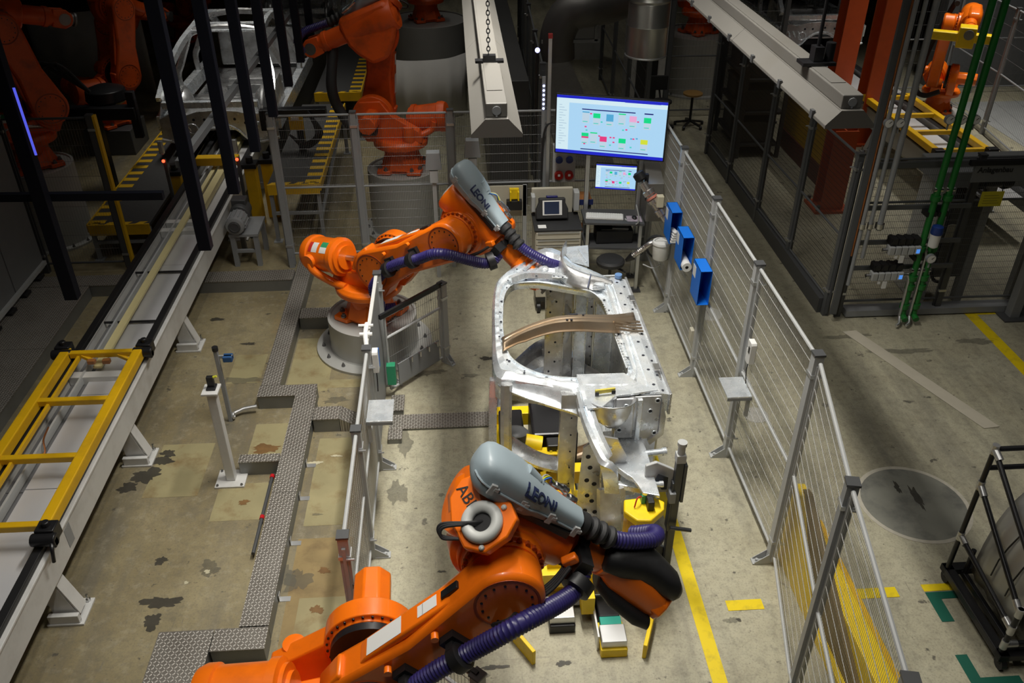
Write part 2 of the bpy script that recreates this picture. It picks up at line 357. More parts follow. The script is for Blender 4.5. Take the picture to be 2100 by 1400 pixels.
DUCTS = mat('duct_sheet', (0.22, 0.225, 0.22), 0.5, 0.55, noise=0.2, nscale=4)
# far walls of the hall
WALLM = mat('hall_wall', (0.06, 0.062, 0.065), 0.8, noise=0.2, nscale=0.6)
wb = MB().box((2, 37.6, 4.2), (36, 0.3, 8.6)); struct('wall_back', wb, WALLM)
wl = MB().box((-15.6, 16, 4.2), (0.3, 43, 8.6)); struct('wall_left', wl, WALLM)
wr = MB().box((19.6, 16, 4.2), (0.3, 43, 8.6)); struct('wall_right', wr, WALLM)
rf = MB().box((2, 16, 9.1), (36, 44, 0.3)); struct('ceiling', rf, mat('hall_roof', (0.12, 0.12, 0.12), 0.9, noise=0.1))
# ---- lighter repainted rectangles and other marks that lie flat on the floor
PATCH = mat('floor_repaint', (0.42, 0.37, 0.20), 0.6, alpha=0.62, noise=0.3, nscale=3, dirt=(0.22, 0.11, 0.03), dscale=3.5, damt=0.7)
def flat(name, pts, z, m, parent=None):
    mb = MB(); mb.plate([(p[0], p[1], z) for p in pts], z - 0.0005 if z > 0.001 else 0.0004); return mb.build(name, m, parent, 0)
def rect(x0, x1, y0, y1): return [(x0, y0), (x1, y0), (x1, y1), (x0, y1)]
for q in (rect(-2.32, -1.86, 5.66, 6.14), rect(-2.15, -1.82, 6.48, 7.02), rect(-1.48, -1.1, 5.55, 6.75), rect(-3.0, -2.5, 6.0, 6.75), rect(-1.40, -0.95, 4.0, 4.75),
          rect(-1.95, -1.5, 7.55, 8.6), rect(-2.6, -2.25, 7.75, 8.3), rect(-1.5, -1.1, 7.6, 7.75)):
    flat('floor_patch', q, 0.002, PATCH, FLOOR)
# round repair of the concrete with its pale rim
cx, cy, rr = 3.99, 5.49, 0.47
mb = MB(); mb.lathe([(rr + 0.025, 0), (rr + 0.025, 0.003), (rr - 0.015, 0.003)], (cx, cy, 0), n=48, caps=False); mb.build('repair_rim', mat('repair_rim', (0.45, 0.42, 0.35), 0.7, noise=0.2, nscale=20), FLOOR, 0)
mb = MB(); mb.cyl((cx, cy, 0.0005), (cx, cy, 0.0035), rr - 0.012, n=48); mb.build('round_repair', mat('repair_concrete', (0.20, 0.20, 0.17), 0.6, noise=0.25, nscale=4, dirt=(0.07, 0.07, 0.07), dscale=3, damt=0.8), FLOOR, 0)
mb = MB(); mb.cyl((2.95, 6.85, 0.0005), (2.95, 6.85, 0.003), 0.13, n=24); mb.build('small_round_repair', mat('repair_pale', (0.45, 0.44, 0.4), 0.6, noise=0.25, nscale=8), FLOOR, 0)
mb = MB(); mb.cyl((2.98, 8.85, 0.0005), (2.98, 8.85, 0.003), 0.16, n=24); mb.build('small_round_repair', MATS['repair_pale'], FLOOR, 0)
YLINE = mat('yellow_floor_tape', (0.80, 0.60, 0.004), 0.5, noise=0.06, nscale=4, dirt=(0.25, 0.18, 0.04), dscale=7, damt=0.45)
GLINE = mat('green_floor_tape', (0.006, 0.10, 0.065), 0.5, noise=0.1)
def marking(name, pts, m, label, group=None):
    mb = MB(); mb.plate([(p[0], p[1], 0.004) for p in pts], 0.0035); return solo(name, mb, m, label, 'floor marking', group, smooth=0)
marking('floor_line', rect(1.70, 1.81, 2.2, 6.75), YLINE, 'long yellow line painted on the floor along the car fixture')
marking('floor_dash', rect(1.99, 2.28, 4.41, 4.51), YLINE, 'short yellow dash on the floor between the long yellow line and the mesh fence')
marking('floor_dash', rect(3.08, 3.40, 4.46, 4.56), YLINE, 'short yellow dash on the open floor just outside the mesh fence')
marking('floor_dash', rect(3.62, 3.92, 4.50, 4.57), YLINE, 'short yellow dash above the green corner mark beside the black rack')
marking('floor_corner', [(3.62, 4.20), (3.72, 4.20), (3.72, 4.42), (3.92, 4.42), (3.92, 4.49), (3.62, 4.49)], GLINE, 'green corner mark beside the foot of the black rack')
marking('floor_corner', [(3.57, 3.60), (3.95, 3.60), (3.95, 3.70), (3.66, 3.70), (3.66, 3.90), (3.57, 3.90)], GLINE, 'green corner mark at the bottom edge of the picture')
marking('floor_line', rect(6.1, 6.24, 4.0, 8.62), YLINE, 'yellow line on the floor running to the right edge of the picture')
marking('floor_line', rect(6.1, 9.5, 8.62, 8.74), YLINE, 'yellow cross line on the floor before the control stand')
marking('floor_line', [(4.45, 8.34), (4.62, 8.36), (5.35, 6.5), (5.18, 6.48)], mat('pale_floor_line', (0.5, 0.46, 0.37), 0.6, noise=0.1), 'faded pale line on the open floor at the right')
# ---- tread plate cable ducts standing on the floor
def duct(segs, label, name='cable_duct', h=0.16, group='tread plate cable ducts'):
    x0, x1, y0, y1 = segs[0][:4]
    t = thing(name, label, 'cable duct', ((x0 + x1) / 2, (y0 + y1) / 2, 0), 0, group)
    for s in segs:
        x0, x1, y0, y1 = s[:4]; hh = s[4] if len(s) > 4 else h
        mb = MB(); mb.bx((x0 + 0.006, y0 + 0.006, 0), (x1 - 0.006, y1 - 0.006, hh - 0.005)); mb.build('duct_body', DUCTS, t, 0)
        n = max(1, int(round(max(x1 - x0, y1 - y0) / 1.3)))
        for k in range(n):
            if y1 - y0 >= x1 - x0: a, b_ = (x0, y0 + (y1 - y0) * k / n + 0.002, hh - 0.004), (x1, y0 + (y1 - y0) * (k + 1) / n - 0.002, hh + 0.003)
            else: a, b_ = (x0 + (x1 - x0) * k / n + 0.002, y0, hh - 0.004), (x0 + (x1 - x0) * (k + 1) / n - 0.002, y1, hh + 0.003)
            mb = MB(); mb.bx(a, b_); mb.build('cover_plate', TREAD, t, 0)
    return t
d1 = duct([(-1.775, -1.555, 4.37, 7.27)], 'long tread plate cable duct running along the floor beside the low mesh fence')
for yy in (4.75, 5.35, 5.9, 6.35):
    mb = MB(); mb.bx((-1.553, yy - 0.025, 0.0), (-1.47, yy + 0.025, 0.006)); mb.bx((-1.555, yy - 0.025, 0), (-1.55, yy + 0.025, 0.07)); mb.build('bracket', ALU, d1, 0)
duct([(-2.17, -1.57, 7.27, 7.46)], 'short cross piece of tread plate duct where the long duct steps sideways')
duct([(-2.16, -1.96, 7.46, 11.05)], 'tread plate duct running to the back past the robot pedestal')
duct([(-2.16, -1.78, 6.25, 6.36)], 'short narrow duct branch reaching to the white sensor post')
duct([(-1.955, -1.6, 8.80, 9.03)], 'short duct branch leading to the robot pedestal')
d = duct([(-1.55, -1.28, 6.85, 7.06)], 'duct branch with a sloping end passing under the low mesh fence')
mb = MB(); mb.prism([(-1.28, 0), (-1.02, 0), (-1.28, 0.16)], (0, 7.06, 0), (1, 0, 0), (0, 0, 1), 0.21); mb.build('ramp_plate', TREAD, d, 0)
d = duct([(-0.80, 0.30, 6.82, 7.05, 0.025)], 'flat tread plate strip on the floor between low fence and car body', 'cable_cover', 0.025)
d = duct([(-0.80, -0.66, 6.62, 6.80, 0.06), (-0.80, -0.66, 7.08, 7.35, 0.06)], 'narrow dark duct at the foot of the grey sheet panel', 'cable_cover', 0.06)
duct([(-1.95, -1.55, 4.16, 4.36)], 'end box of the cable duct near the bottom of the picture')
duct([(-2.36, -1.955, 2.8, 4.36)], 'wide tread plate box at the bottom edge of the picture')
duct([(-6.2, -2.17, 9.75, 10.02)], 'tread plate duct crossing under the skid conveyor')
duct([(-6.4, -4.68, 5.5, 9.74)], 'large tread plate platform at the left edge')
# red hose clips on a pipe beside the duct
pp = thing('floor_pipe', 'thin grey pipe with red caps lying beside the long cable duct', 'pipe', (-1.85, 5.9, 0))
mb = MB(); mb.tube([(-1.84, 5.2, 0.06), (-1.84, 6.15, 0.06), (-1.84, 6.22, 0.02)], 0.016, 8); mb.build('pipe', GREYD, pp)
for yy in (5.62, 6.15): mb = MB(); mb.cyl((-1.84, yy - 0.02, 0.06), (-1.84, yy + 0.02, 0.06), 0.021, n=10); mb.build('cap', mat('red_plastic', (0.5, 0.01, 0.015), 0.4), pp)

# oil stains and rust patches on the old floor
OIL = mat('oil_stain', (0.055, 0.05, 0.04), 0.5, noise=0.4, nscale=9, alpha=0.75); RUST = mat('rust_stain', (0.20, 0.10, 0.03), 0.6, noise=0.5, nscale=14, alpha=0.75); GREYST = mat('grey_smear', (0.13, 0.125, 0.10), 0.55, noise=0.35, nscale=6, alpha=0.38); PALEST = mat('pale_chip', (0.5, 0.46, 0.32), 0.6)
rng = random.Random(3)
def stain(x, y, rx, ry, m, name, z=0.003, rot=0.0, rough=0.35):
    n = 40; ph = [rng.uniform(0, 6.28) for _ in range(6)]; pts = []
    for k in range(n):
        a = 2 * PI * k / n; r = 1 + rough * (0.5 * math.sin(2 * a + ph[0]) + 0.4 * math.sin(3 * a + ph[1]) + 0.35 * math.sin(5 * a + ph[2]) + 0.3 * math.sin(9 * a + ph[3]) + 0.25 * math.sin(14 * a + ph[4])); c, s_ = math.cos(rot), math.sin(rot)
        px_, py_ = rx * r * math.cos(a), ry * r * math.sin(a); pts.append((x + px_ * c - py_ * s_, y + px_ * s_ + py_ * c, z))
    mb = MB(); mb.add(pts + [(x, y, z)], [(k, (k + 1) % n, n) for k in range(n)]); mb.build(name, m, FLOOR, 0)
for u, v, rx, ry, m, nm in ((330, 945, .10, .07, OIL, 'oil_stain'), (300, 975, .12, .10, OIL, 'oil_stain'), (262, 1000, .09, .06, OIL, 'oil_stain'), (345, 930, .07, .05, OIL, 'oil_stain'), (330, 1235, .14, .06, OIL, 'oil_stain'), (312, 1275, .07, .07, OIL, 'oil_stain'), (330, 1150, .05, .04, OIL, 'oil_stain'), (430, 1165, .08, .08, GREYST, 'grey_smear'), (425, 1172, .025, .02, PALEST, 'pale_chip'), (382, 1195, .02, .015, PALEST, 'pale_chip'), (545, 920, .14, .06, RUST, 'rust_stain'), (500, 1030, .05, .03, RUST, 'rust_stain'), (510, 705, .07, .03, OIL, 'oil_stain'), (445, 655, .10, .03, OIL, 'oil_stain'), (495, 780, .20, .06, GREYST, 'grey_smear'), (660, 845, .10, .05, GREYST, 'grey_smear'), (690, 820, .12, .05, GREYST, 'grey_smear'), (575, 1180, .14, .10, GREYST, 'grey_smear'), (610, 1190, .10, .12, GREYST, 'grey_smear'), (650, 1250, .05, .04, RUST, 'rust_stain'), (665, 1170, .05, .03, RUST, 'rust_stain'), (870, 765, .22, .05, GREYST, 'grey_smear'), (830, 905, .07, .20, GREYST, 'grey_smear'), (815, 1010, .08, .16, GREYST, 'grey_smear'), (1000, 735, .08, .04, OIL, 'oil_stain'), (965, 770, .10, .03, GREYST, 'grey_smear'), (905, 1015, .03, .02, GREYST, 'grey_smear'), (905, 1172, .03, .012, OIL, 'oil_stain'), (1015, 1368, .09, .02, OIL, 'oil_stain'), (1155, 1360, .05, .025, OIL, 'oil_stain'), (1440, 720, .07, .25, GREYST, 'grey_smear'), (1455, 600, .06, .20, GREYST, 'grey_smear'), (1400, 560, .05, .10, GREYST, 'grey_smear'), (1880, 1020, .03, .16, OIL, 'tyre_mark'), (1840, 1000, .025, .07, OIL, 'tyre_mark'), (1740, 690, .28, .05, GREYST, 'grey_smear'), (1850, 720, .35, .05, GREYST, 'grey_smear'), (2000, 700, .20, .06, GREYST, 'grey_smear'), (1500, 1272, .05, .03, GREYST, 'grey_smear'), (1515, 1271, .02, .015, OIL, 'oil_stain'), (690, 935, .05, .015, PALEST, 'pale_chip'), (645, 950, .06, .03, PALEST, 'pale_chip'), (650, 1055, .04, .015, GREYST, 'grey_smear')):
    q = gz(u, v, 0); ZS = globals().get('ZS', 0.0032) + 0.00004; stain(q.x, q.y, rx, ry, m, nm, ZS)
for x0, x1, y0, y1 in ((-1.50, -1.02, 3.3, 5.4),): flat('rust_wash', rect(x0, x1, y0, y1), 0.0014, mat('rust_wash', (0.25, 0.18, 0.075), 0.6, noise=0.35, nscale=5, dirt=(0.12, 0.07, 0.03), dscale=4, damt=0.7), FLOOR)
# ================================================================= MESH FENCES
def fence_run(name, label, posts, h, z0=0.13, mid=1.02, post=0.07, mp=GREYL, mr=GREYL, mw=WIRE, vs=0.022, hs=0.115, foot=True, footdir=None, skip=(), vr=0.0013, hr=0.0022, rail=0.03, skipposts=(), cap=True, group=None, noclip=False):
    P = [Vector((p[0], p[1], 0)) for p in posts]
    t = thing(name, label, 'fence', P[0], 0, group)
    for i, p in enumerate(P):
        if i in skipposts: continue
        a = P[min(i + 1, len(P) - 1)] - P[max(i - 1, 0)]; d = a.normalized(); sdv = Vector((d.y, -d.x, 0)); rot = Matrix((d, sdv, Vector((0, 0, 1)))).transposed()
        mb = MB(); mb.box(p + Vector((0, 0, h / 2)), (post, post, h), rot)
        for s in (-1, 1): mb.box(p + d * (s * (post / 2 + 0.008)) + Vector((0, 0, h / 2 - 0.02)), (0.016, post * 0.35, h - 0.12), rot)
        o = mb.build('post', mp, t, 0)
        if cap:
            mb = MB(); mb.box(p + Vector((0, 0, h + 0.006)), (post + 0.012, post + 0.012, 0.016), rot); mb.build('cap', GREYD, o, 0)
        if not noclip:
            for zz in (h - 0.17, z0 + 0.12):
                mb = MB(); mb.box(p + Vector((0, 0, zz)), (post + 0.02, post + 0.012, 0.03), rot); mb.cyl(p + sdv * -0.01 + d * (post / 2 + 0.02) + Vector((0, 0, zz)), p - sdv * (post / 2 + 0.03) + d * (post / 2 + 0.02) + Vector((0, 0, zz)), 0.008, n=6); mb.build('clamp', ALU, o, 0)
        if foot:
            fd = Vector(footdir) if footdir else sdv
            mb = MB(); mb.box(p + fd * (post / 2 + 0.05) + Vector((0, 0, 0.006)), (post, 0.15, 0.012), Matrix((Vector((fd.y, -fd.x, 0)), fd, Vector((0, 0, 1)))).transposed())
            for s in (-1, 1):
                q = Vector((fd.y, -fd.x, 0)) * (s * post * 0.42)
                mb.plate([p + q + fd * (post / 2), p + q + fd * (post / 2 + 0.11), p + q + fd * (post / 2 + 0.11) + Vector((0, 0, 0.025)), p + q + fd * (post / 2) + Vector((0, 0, 0.11))], 0.006)
            mb.cyl(p + fd * (post / 2 + 0.085) + Vector((0, 0, 0.01)), p + fd * (post / 2 + 0.085) + Vector((0, 0, 0.035)), 0.012, n=8)
            mb.build('foot', GREYL if mp is GREYL else mp, t, 0)
    for i in range(len(P) - 1):
        if i in skip: continue
        a, b = P[i], P[i + 1]; d = (b - a).normalized(); L = (b - a).length; a2 = a + d * (post / 2 + 0.012); b2 = b - d * (post / 2 + 0.012); W = (b2 - a2).length
        U = lambda z: Vector((0, 0, z))
        top = h - 0.03; lv = [top] + ([mid] if mid else []) + [z0]
        mb = MB()
        for z in lv: mb.tube([a2 + U(z), b2 + U(z)], rail / 2, 8)
        for q in (a2, b2): mb.tube([q + U(z0), q + U(top)], rail / 2 * 0.8, 6)
        pn = mb.build('panel_frame', mr, t)
        mb = MB(); n = int(W / vs)
        for k in range(1, n):
            q = a2 + d * (W * k / n); mb.cyl(q + U(z0), q + U(top), vr, n=4, caps=False)
        z = z0 + hs
        sd = Vector((d.y, -d.x, 0)) * 0.004
        while z < top - 0.04:
            if not mid or abs(z - mid) > 0.03: mb.cyl(a2 + U(z) + sd, b2 + U(z) + sd, hr, n=4, caps=False)
            z += hs
        o = mb.build('wire_mesh', mw, pn, 0, fix=False); o['kind'] = 'stuff'
    return t
FENCE_R = fence_run('mesh_fence', 'tall light grey mesh fence beside the car body, holding the blue boxes', [(2.47, 10.3), (2.47, 8.95), (2.47, 7.59), (2.475, 6.25), (2.48, 4.9)], 2.09, footdir=(-1, 0, 0))
FENCE_R2 = fence_run('mesh_fence', 'angled end of the tall mesh fence in front of the yellow steel frame', [(2.48, 4.86), (2.2, 3.59), (1.95, 2.3), (1.72, 1.1)], 2.09, footdir=(-1, 0.2, 0), skipposts=(0,), mp=GREY)
FENCE_L = fence_run('low_mesh_fence', 'low light grey mesh fence between the cable duct and the car fixture', [(-0.86, 7.62), (-0.86, 6.27), (-0.855, 5.165), (-0.845, 4.07)], 1.37, z0=0.12, mid=0.72, footdir=(1, 0, 0), skip=(0,), hs=0.08)
# solid sheet panel of the low fence
mb = MB(); mb.bx((-0.875, 6.32, 0.05), (-0.862, 7.60, 1.34)); mb.build('sheet_panel', GREY, FENCE_L, 0)
mb = MB(); mb.bx((-0.884, 6.30, 1.335), (-0.852, 7.62, 1.365)); mb.build('sheet_top_rail', mat('pale_rail', (0.6, 0.6, 0.58), 0.45), FENCE_L, 0)
g1 = fence_run('fence_gate', 'short angled mesh panel before the robot pedestal with a black top edge', [(-0.84, 7.40), (-0.235, 8.03)], 1.0, z0=0.08, mid=0.72, vs=0.03, hs=0.4, footdir=(0.6, -0.6, 0), skipposts=(0,), mw=WIRED)
mb = MB(); mb.bar((-0.85, 7.38, 1.0), (-0.24, 8.02, 1.0), 0.03, 0.05); mb.build('black_edge', BLACK, g1, 0)
mb = MB(); mb.bar((-0.72, 7.50, 0.22), (-0.30, 7.94, 0.22), 0.012, 0.26); o = mb.build('grey_plate', GREY, g1, 0)
for k in range(4):
    q = Vector((-0.72, 7.50, 0.34)).lerp(Vector((-0.30, 7.94, 0.34)), 0.28 + k * 0.21)
    mb = MB(); mb.cyl(q + Vector((0.03, -0.03, 0)), q + Vector((0.0, 0.0, 0)), 0.012, n=8); mb.cyl(q + Vector((0.03, -0.03, -0.03)), q + Vector((0.03, -0.03, 0.03)), 0.008, n=6); mb.build('bolt', STEEL, g1)
mb = MB(); mb.bx((-0.83, 7.36, 0.18), (-0.74, 7.44, 0.42)); mb.build('terminal', mat('green_terminal', (0.03, 0.3, 0.15), 0.4), g1, 0, 0.004)
g2 = fence_run('fence_gate', 'short angled mesh panel behind the front robot with a black top edge', [(-0.78, 3.97), (0.0, 3.25)], 0.98, z0=0.08, mid=0.72, vs=0.03, hs=0.4, skipposts=(0,), mw=WIRED)
mb = MB(); mb.bar((-0.80, 3.99, 0.985), (0, 3.25, 0.985), 0.03, 0.045); mb.build('black_edge', BLACK, g2, 0)
# ---- fence across the back of the cell
FENCE_B = fence_run('mesh_fence', 'grey mesh fence across the back of the cell behind the workstation', [(-2.28, 10.4), (-1.28, 10.4), (-0.1, 10.4), (1.09, 10.4), (2.4, 10.4)], 2.09, mid=1.13, mp=GREY, mr=GREY, mw=WIRED, vs=0.022, hs=0.12, foot=False, vr=0.0018, z0=0.2)
FENCE_BL = fence_run('mesh_fence', 'dark mesh fence at the far left with a yellow edged post', [(-6.6, 10.45), (-5.5, 10.45), (-4.42, 10.45)], 2.1, mid=1.1, mp=GREYD, mr=GREYD, mw=WIRED, vs=0.035, hs=0.2, foot=False, vr=0.0012)
mb = MB(); mb.bx((-4.38, 10.41, 0), (-4.35, 10.49, 2.1)); mb.build('yellow_strip', YELLOW, FENCE_BL, 0)
# ---- dark fence line on the right with its bottom plinth, and the corner panel facing the open floor
FD = mat('dark_fence_paint', (0.10, 0.105, 0.11), 0.45, noise=0.1)
FENCE_D = fence_run('dark_mesh_fence', 'dark mesh fence along the aisle under the right hand lamp', [(4.38, 8.75), (4.36, 10.1), (4.33, 11.4), (4.32, 12.85), (4.30, 14.15)], 2.05, z0=0.22, mid=1.05, mp=FD, mr=FD, mw=BLACKM, vs=0.016, hs=0.06, foot=False, vr=0.0019)
mb = MB(); mb.bx((4.30, 8.8, 0), (4.40, 14.15, 0.2)); mb.build('plinth', GREYD, FENCE_D, 0)
FENCE_C = fence_run('dark_mesh_fence', 'dark mesh panel facing the open floor behind the valve blocks', [(4.52, 8.72), (5.75, 8.72), (6.85, 8.72), (8.3, 8.72)], 2.02, z0=0.2, mid=1.48, mp=GREYD, mr=FD, mw=WIRED, vs=0.022, hs=0.08, foot=False, vr=0.0018)
mb = MB(); mb.bx((4.5, 8.68, 1.90), (8.2, 8.72, 1.97)); mb.build('edge_rail', FD, FENCE_C, 0)
mb = MB(); mb.bar((4.47, 8.66, 0.05), (4.47, 8.66, 2.02), 0.05, 0.05); mb.build('black_edge_profile', BLACK, FENCE_C, 0)
mb = MB(); mb.bx((4.6, 8.64, 0.02), (6.8, 8.80, 0.10)); mb.build('base_duct', GREY, FENCE_C, 0)
# ================================================================= ROBOTS
def seg_frame(o, ang):
    """frame whose X runs along a link at elevation ang in the robot's XZ plane"""
    c, s_ = math.cos(ang), math.sin(ang)
    return Matrix(((c, 0, -s_, o[0]), (0, 1, 0, o[1]), (s_, 0, c, o[2]), (0, 0, 0, 1)))
def two_circle(r0, r1, L, n=18, waist=None):
    """outline of a link: round about both pivots, straight flanks"""
    a = math.asin((r0 - r1) / L); pts = []
    for k in range(n + 1):
        t = PI / 2 - a + (PI + 2 * a) * k / n; pts.append((r0 * math.cos(t), r0 * math.sin(t)))
    if waist: pts += [(L * 0.45, -waist)]
    for k in range(n + 1):
        t = -PI / 2 - a + (PI - 2 * a) * k / n + 2 * a * 0; pts.append((L + r1 * math.cos(t), r1 * math.sin(t)))
    if waist: pts += [(L * 0.45, waist)]
    return pts
def bolt_ring(mb, c, d, r, n, br, bl, a0=0, a1=2 * PI):
    d, sd, u = frame(d); c = Vector(c)
    for k in range(n):
        t = a0 + (a1 - a0) * k / n; q = c + sd * (r * math.cos(t)) + u * (r * math.sin(t)); mb.cyl(q - d * 0.004, q + d * bl, br, n=6)
def pedestal(x, y, h, r, rf, label, name='robot_pedestal', bolts=14):
    t = thing(name, label, 'pedestal', (x, y, 0), 0, 'robot pedestals')
    mb = MB(); mb.lathe([(rf, 0), (rf, 0.03), (r + 0.01, 0.03), (r, 0.045), (r, h), (r - 0.03, h + 0.004), (r - 0.035, h - 0.02), (0.0, h - 0.02)], (x, y, 0), n=56, caps=False); mb.build('body', mat('pedestal_paint', (0.42, 0.42, 0.40), 0.42, 0.2, noise=0.1, nscale=3), t, 30)
    if rf > r + 0.05:
        for k in range(bolts):
            a = 2 * PI * k / bolts + 0.1; q = Vector((x + (r + rf) / 2 * math.cos(a), y + (r + rf) / 2 * math.sin(a), 0.03))
            mb = MB(); mb.cyl(q, q + Vector((0, 0, 0.01)), 0.022, n=10); mb.cyl(q, q + Vector((0, 0, 0.045)), 0.009, n=6); mb.cyl(q, q + Vector((0, 0, 0.026)), 0.017, n=6); mb.build('anchor_bolt', DARKSTEEL, t, 30)
    return t
def robot(label, loc, yaw, al, be, M=ORANGE, pod=True, hose=True, labels=True, front=False, wrist_roll=0.0, name='industrial_robot', tool=None, scale=1.0):
    t = thing(name, label, 'robot', loc, yaw, 'orange robots'); t.scale = (scale,) * 3
    MW = M if M is ORANGE else ORANGE_OLD
    DO = mat('robot_orange_recess_shade', (0.34, 0.05, 0.006), 0.45, noise=0.2)
    B = lambda mb, n, m, p=t, bev=0, sm=40: mb.build(n, m, p, sm, bev, world=False)
    # --- foot and base
    mb = MB()
    out = []
    for a in range(4):
        c, s_ = math.cos(a * PI / 2), math.sin(a * PI / 2)
        for p in ((0.30, -0.30), (0.31, -0.12), (0.25, -0.09), (0.25, 0.09), (0.31, 0.12)): out.append((p[0] * c - p[1] * s_, p[0] * s_ + p[1] * c))
    mb.prism(out, (0, 0, 0.0), (1, 0, 0), (0, 1, 0), 0.055)
    for a in range(4):
        rot = Matrix.Rotation(a * PI / 2, 3, 'Z')
        q = [rot @ Vector(p) for p in ((0.12, -0.28, 0.05), (0.28, -0.12, 0.05), (0.19, -0.10, 0.30), (0.10, -0.19, 0.30))]
        q2 = [rot @ Vector(p) for p in ((0.28, 0.12, 0.05), (0.19, 0.10, 0.30))]
        mb.add([q[0], q[1], q[2], q[3]], [(0, 1, 2, 3)]); mb.add([q[1], q2[0], q2[1], q[2]], [(0, 1, 2, 3)])
    mb.lathe([(0.235, 0.05), (0.235, 0.33)], n=32)
    B(mb, 'base', M, t, 0.008)
    for sx in (-1, 1):
        for sy in (-1, 1):
            for q in ((0.275, 0.18), (0.18, 0.275)):
                mb = MB(); mb.cyl((sx * q[0], sy * q[1], 0.055), (sx * q[0], sy * q[1], 0.075), 0.03, n=12); mb.cyl((sx * q[0], sy * q[1], 0.07), (sx * q[0], sy * q[1], 0.1), 0.018, n=6); B(mb, 'foot_bolt', DARKSTEEL)
    # --- turning stand
    mb = MB(); mb.lathe([(0.30, 0.335), (0.37, 0.35), (0.38, 0.42), (0.34, 0.47)], n=40)
    mb.prism([(-0.34, 0.44), (0.42, 0.44), (0.56, 0.62), (0.58, 0.84), (0.48, 0.98), (0.20, 1.0), (0.05, 0.80), (-0.30, 0.60)], (0, 0.22, 0), (1, 0, 0), (0, 0, 1), 0.14)
    mb.prism([(-0.34, 0.44), (0.38, 0.44), (0.46, 0.58), (0.10, 0.66), (-0.30, 0.58)], (0, -0.02, 0), (1, 0, 0), (0, 0, 1), 0.20)
    B(mb, 'turning_stand', M, t, 0.012)
    A2 = Vector((0.32, 0, 0.78)); T2 = seg_frame(A2, al); L2 = 1.075
    A3 = T2 @ Vector((L2, 0, 0)); TU = seg_frame(A3, be) @ Matrix.Translation((0, 0.10, 0.15))
    # axis 1 motor, axis 2 motor
    mb = MB(); mb.lathe([(0.08, 0.44), (0.08, 0.62), (0.07, 0.64), (0.07, 0.66), (0.02, 0.67)], (-0.16, 0.22, 0), n=20); B(mb, 'axis_motor', M)
    hexa = [(0.125 * math.cos(PI / 8 + k * PI / 4), 0.125 * math.sin(PI / 8 + k * PI / 4)) for k in range(8)]
    mb = MB(T2); mb.prism(hexa, (0, 0.18, 0), (1, 0, 0), (0, 0, -1), 0.40); B(mb, 'axis_motor', M, t, 0.012)
    # big gear flange of axis 2
    mb = MB(T2); mb.lathe([(0.27, 0.0), (0.27, 0.13), (0.235, 0.135), (0.235, 0.15)], (0, 0.20, 0), (0, -1, 0), n=44); g = B(mb, 'gear_flange', M, t, 0.006)
    mb = MB(T2); mb.lathe([(0.23, 0.15), (0.23, 0.20)], (0, 0.20, 0), (0, -1, 0), n=40); B(mb, 'gear_ring', BLACKM, g)
    mb = MB(T2); bolt_ring(mb, (0, 0.065, 0), (0, -1, 0), 0.252, 28, 0.008, 0.006); B(mb, 'flange_bolt', BLACKM, g)['kind'] = 'stuff'
    # --- lower arm
    mb = MB(T2)
    mb.prism(two_circle(0.235, 0.205, L2, 20, 0.165), (0, -0.10, 0), (1, 0, 0), (0, 0, 1), 0.22)
    la = B(mb, 'lower_arm', M, t, 0.03)
    mb = MB(T2); mb.prism([(0.10, 0.19), (0.90, 0.14), (0.90, 0.175), (0.82, 0.195), (0.22, 0.225)], (0, -0.13, 0), (1, 0, 0), (0, 0, 1), 0.14); B(mb, 'rib', M, la, 0.012)
    for q, r in ((0.0, 0.185), (L2, 0.165)):
        mb = MB(T2); mb.lathe([(r + 0.012, 0), (r + 0.012, 0.004), (r, 0.004), (r * 0.96, -0.002), (0.0, -0.002)], (q, -0.3195, 0), (0, -1, 0), n=36, caps=False); B(mb, 'cover_disc', DO, la)  # darker orange on the thin disc stands in for recess shade
        mb = MB(T2); bolt_ring(mb, (q, -0.32, 0), (0, -1, 0), r * 0.82, 14, 0.008, 0.004); B(mb, 'disc_bolt', BLACKM, la)['kind'] = 'stuff'
    # ear that carries the balancing rod
    mb = MB(T2); mb.prism([(-0.30, 0.10), (-0.16, 0.22), (0.05, 0.26), (0.05, 0.10), (-0.18, 0.02)], (0, -0.13, 0), (1, 0, 0), (0, 0, 1), 0.16); B(mb, 'rod_ear', M, la, 0.02)
    if labels:
        mb = MB(T2); mb.add([(0.24, -0.145, 0.2262), (0.24, -0.258, 0.2262), (0.50, -0.258, 0.2132), (0.50, -0.145, 0.2132)], [(0, 1, 2, 3)]); B(mb, 'label_sheet', LABELW, la, 0, 0)
        for (x0, x1) in ((0.62, 0.66), (0.655, 0.76)):
            mb = MB(T2); mb.add([(x0, -0.16, 0.2382 - 0.05 * x0), (x0, -0.235, 0.2382 - 0.05 * x0), (x1, -0.235, 0.2382 - 0.05 * x1), (x1, -0.16, 0.2382 - 0.05 * x1)], [(0, 1, 2, 3)]); B(mb, 'label_sheet', LABELW, la, 0, 0)
        mb = MB(T2); mb.box((0.86, -0.2, 0.195), (0.12, 0.05, 0.03)); B(mb, 'type_plate', BLACK, la, 0.004)
    # --- balancing cylinder behind
    C0 = Vector((-0.62, -0.16, 0.70)); C1 = T2 @ Vector((-0.20, -0.21, 0.16)); cdv = (C1 - C0).normalized(); E0 = C0 + cdv * 0.62
    mb = MB(); mb.lathe([(0.12, -0.03), (0.185, -0.015), (0.205, 0.03), (0.205, 0.09), (0.19, 0.10), (0.19, 0.40), (0.21, 0.405), (0.21, 0.46), (0.175, 0.475), (0.175, 0.50), (0.13, 0.505), (0.13, 0.53), (0.05, 0.53)], C0, cdv, n=36); bc = B(mb, 'balancing_cylinder', M)
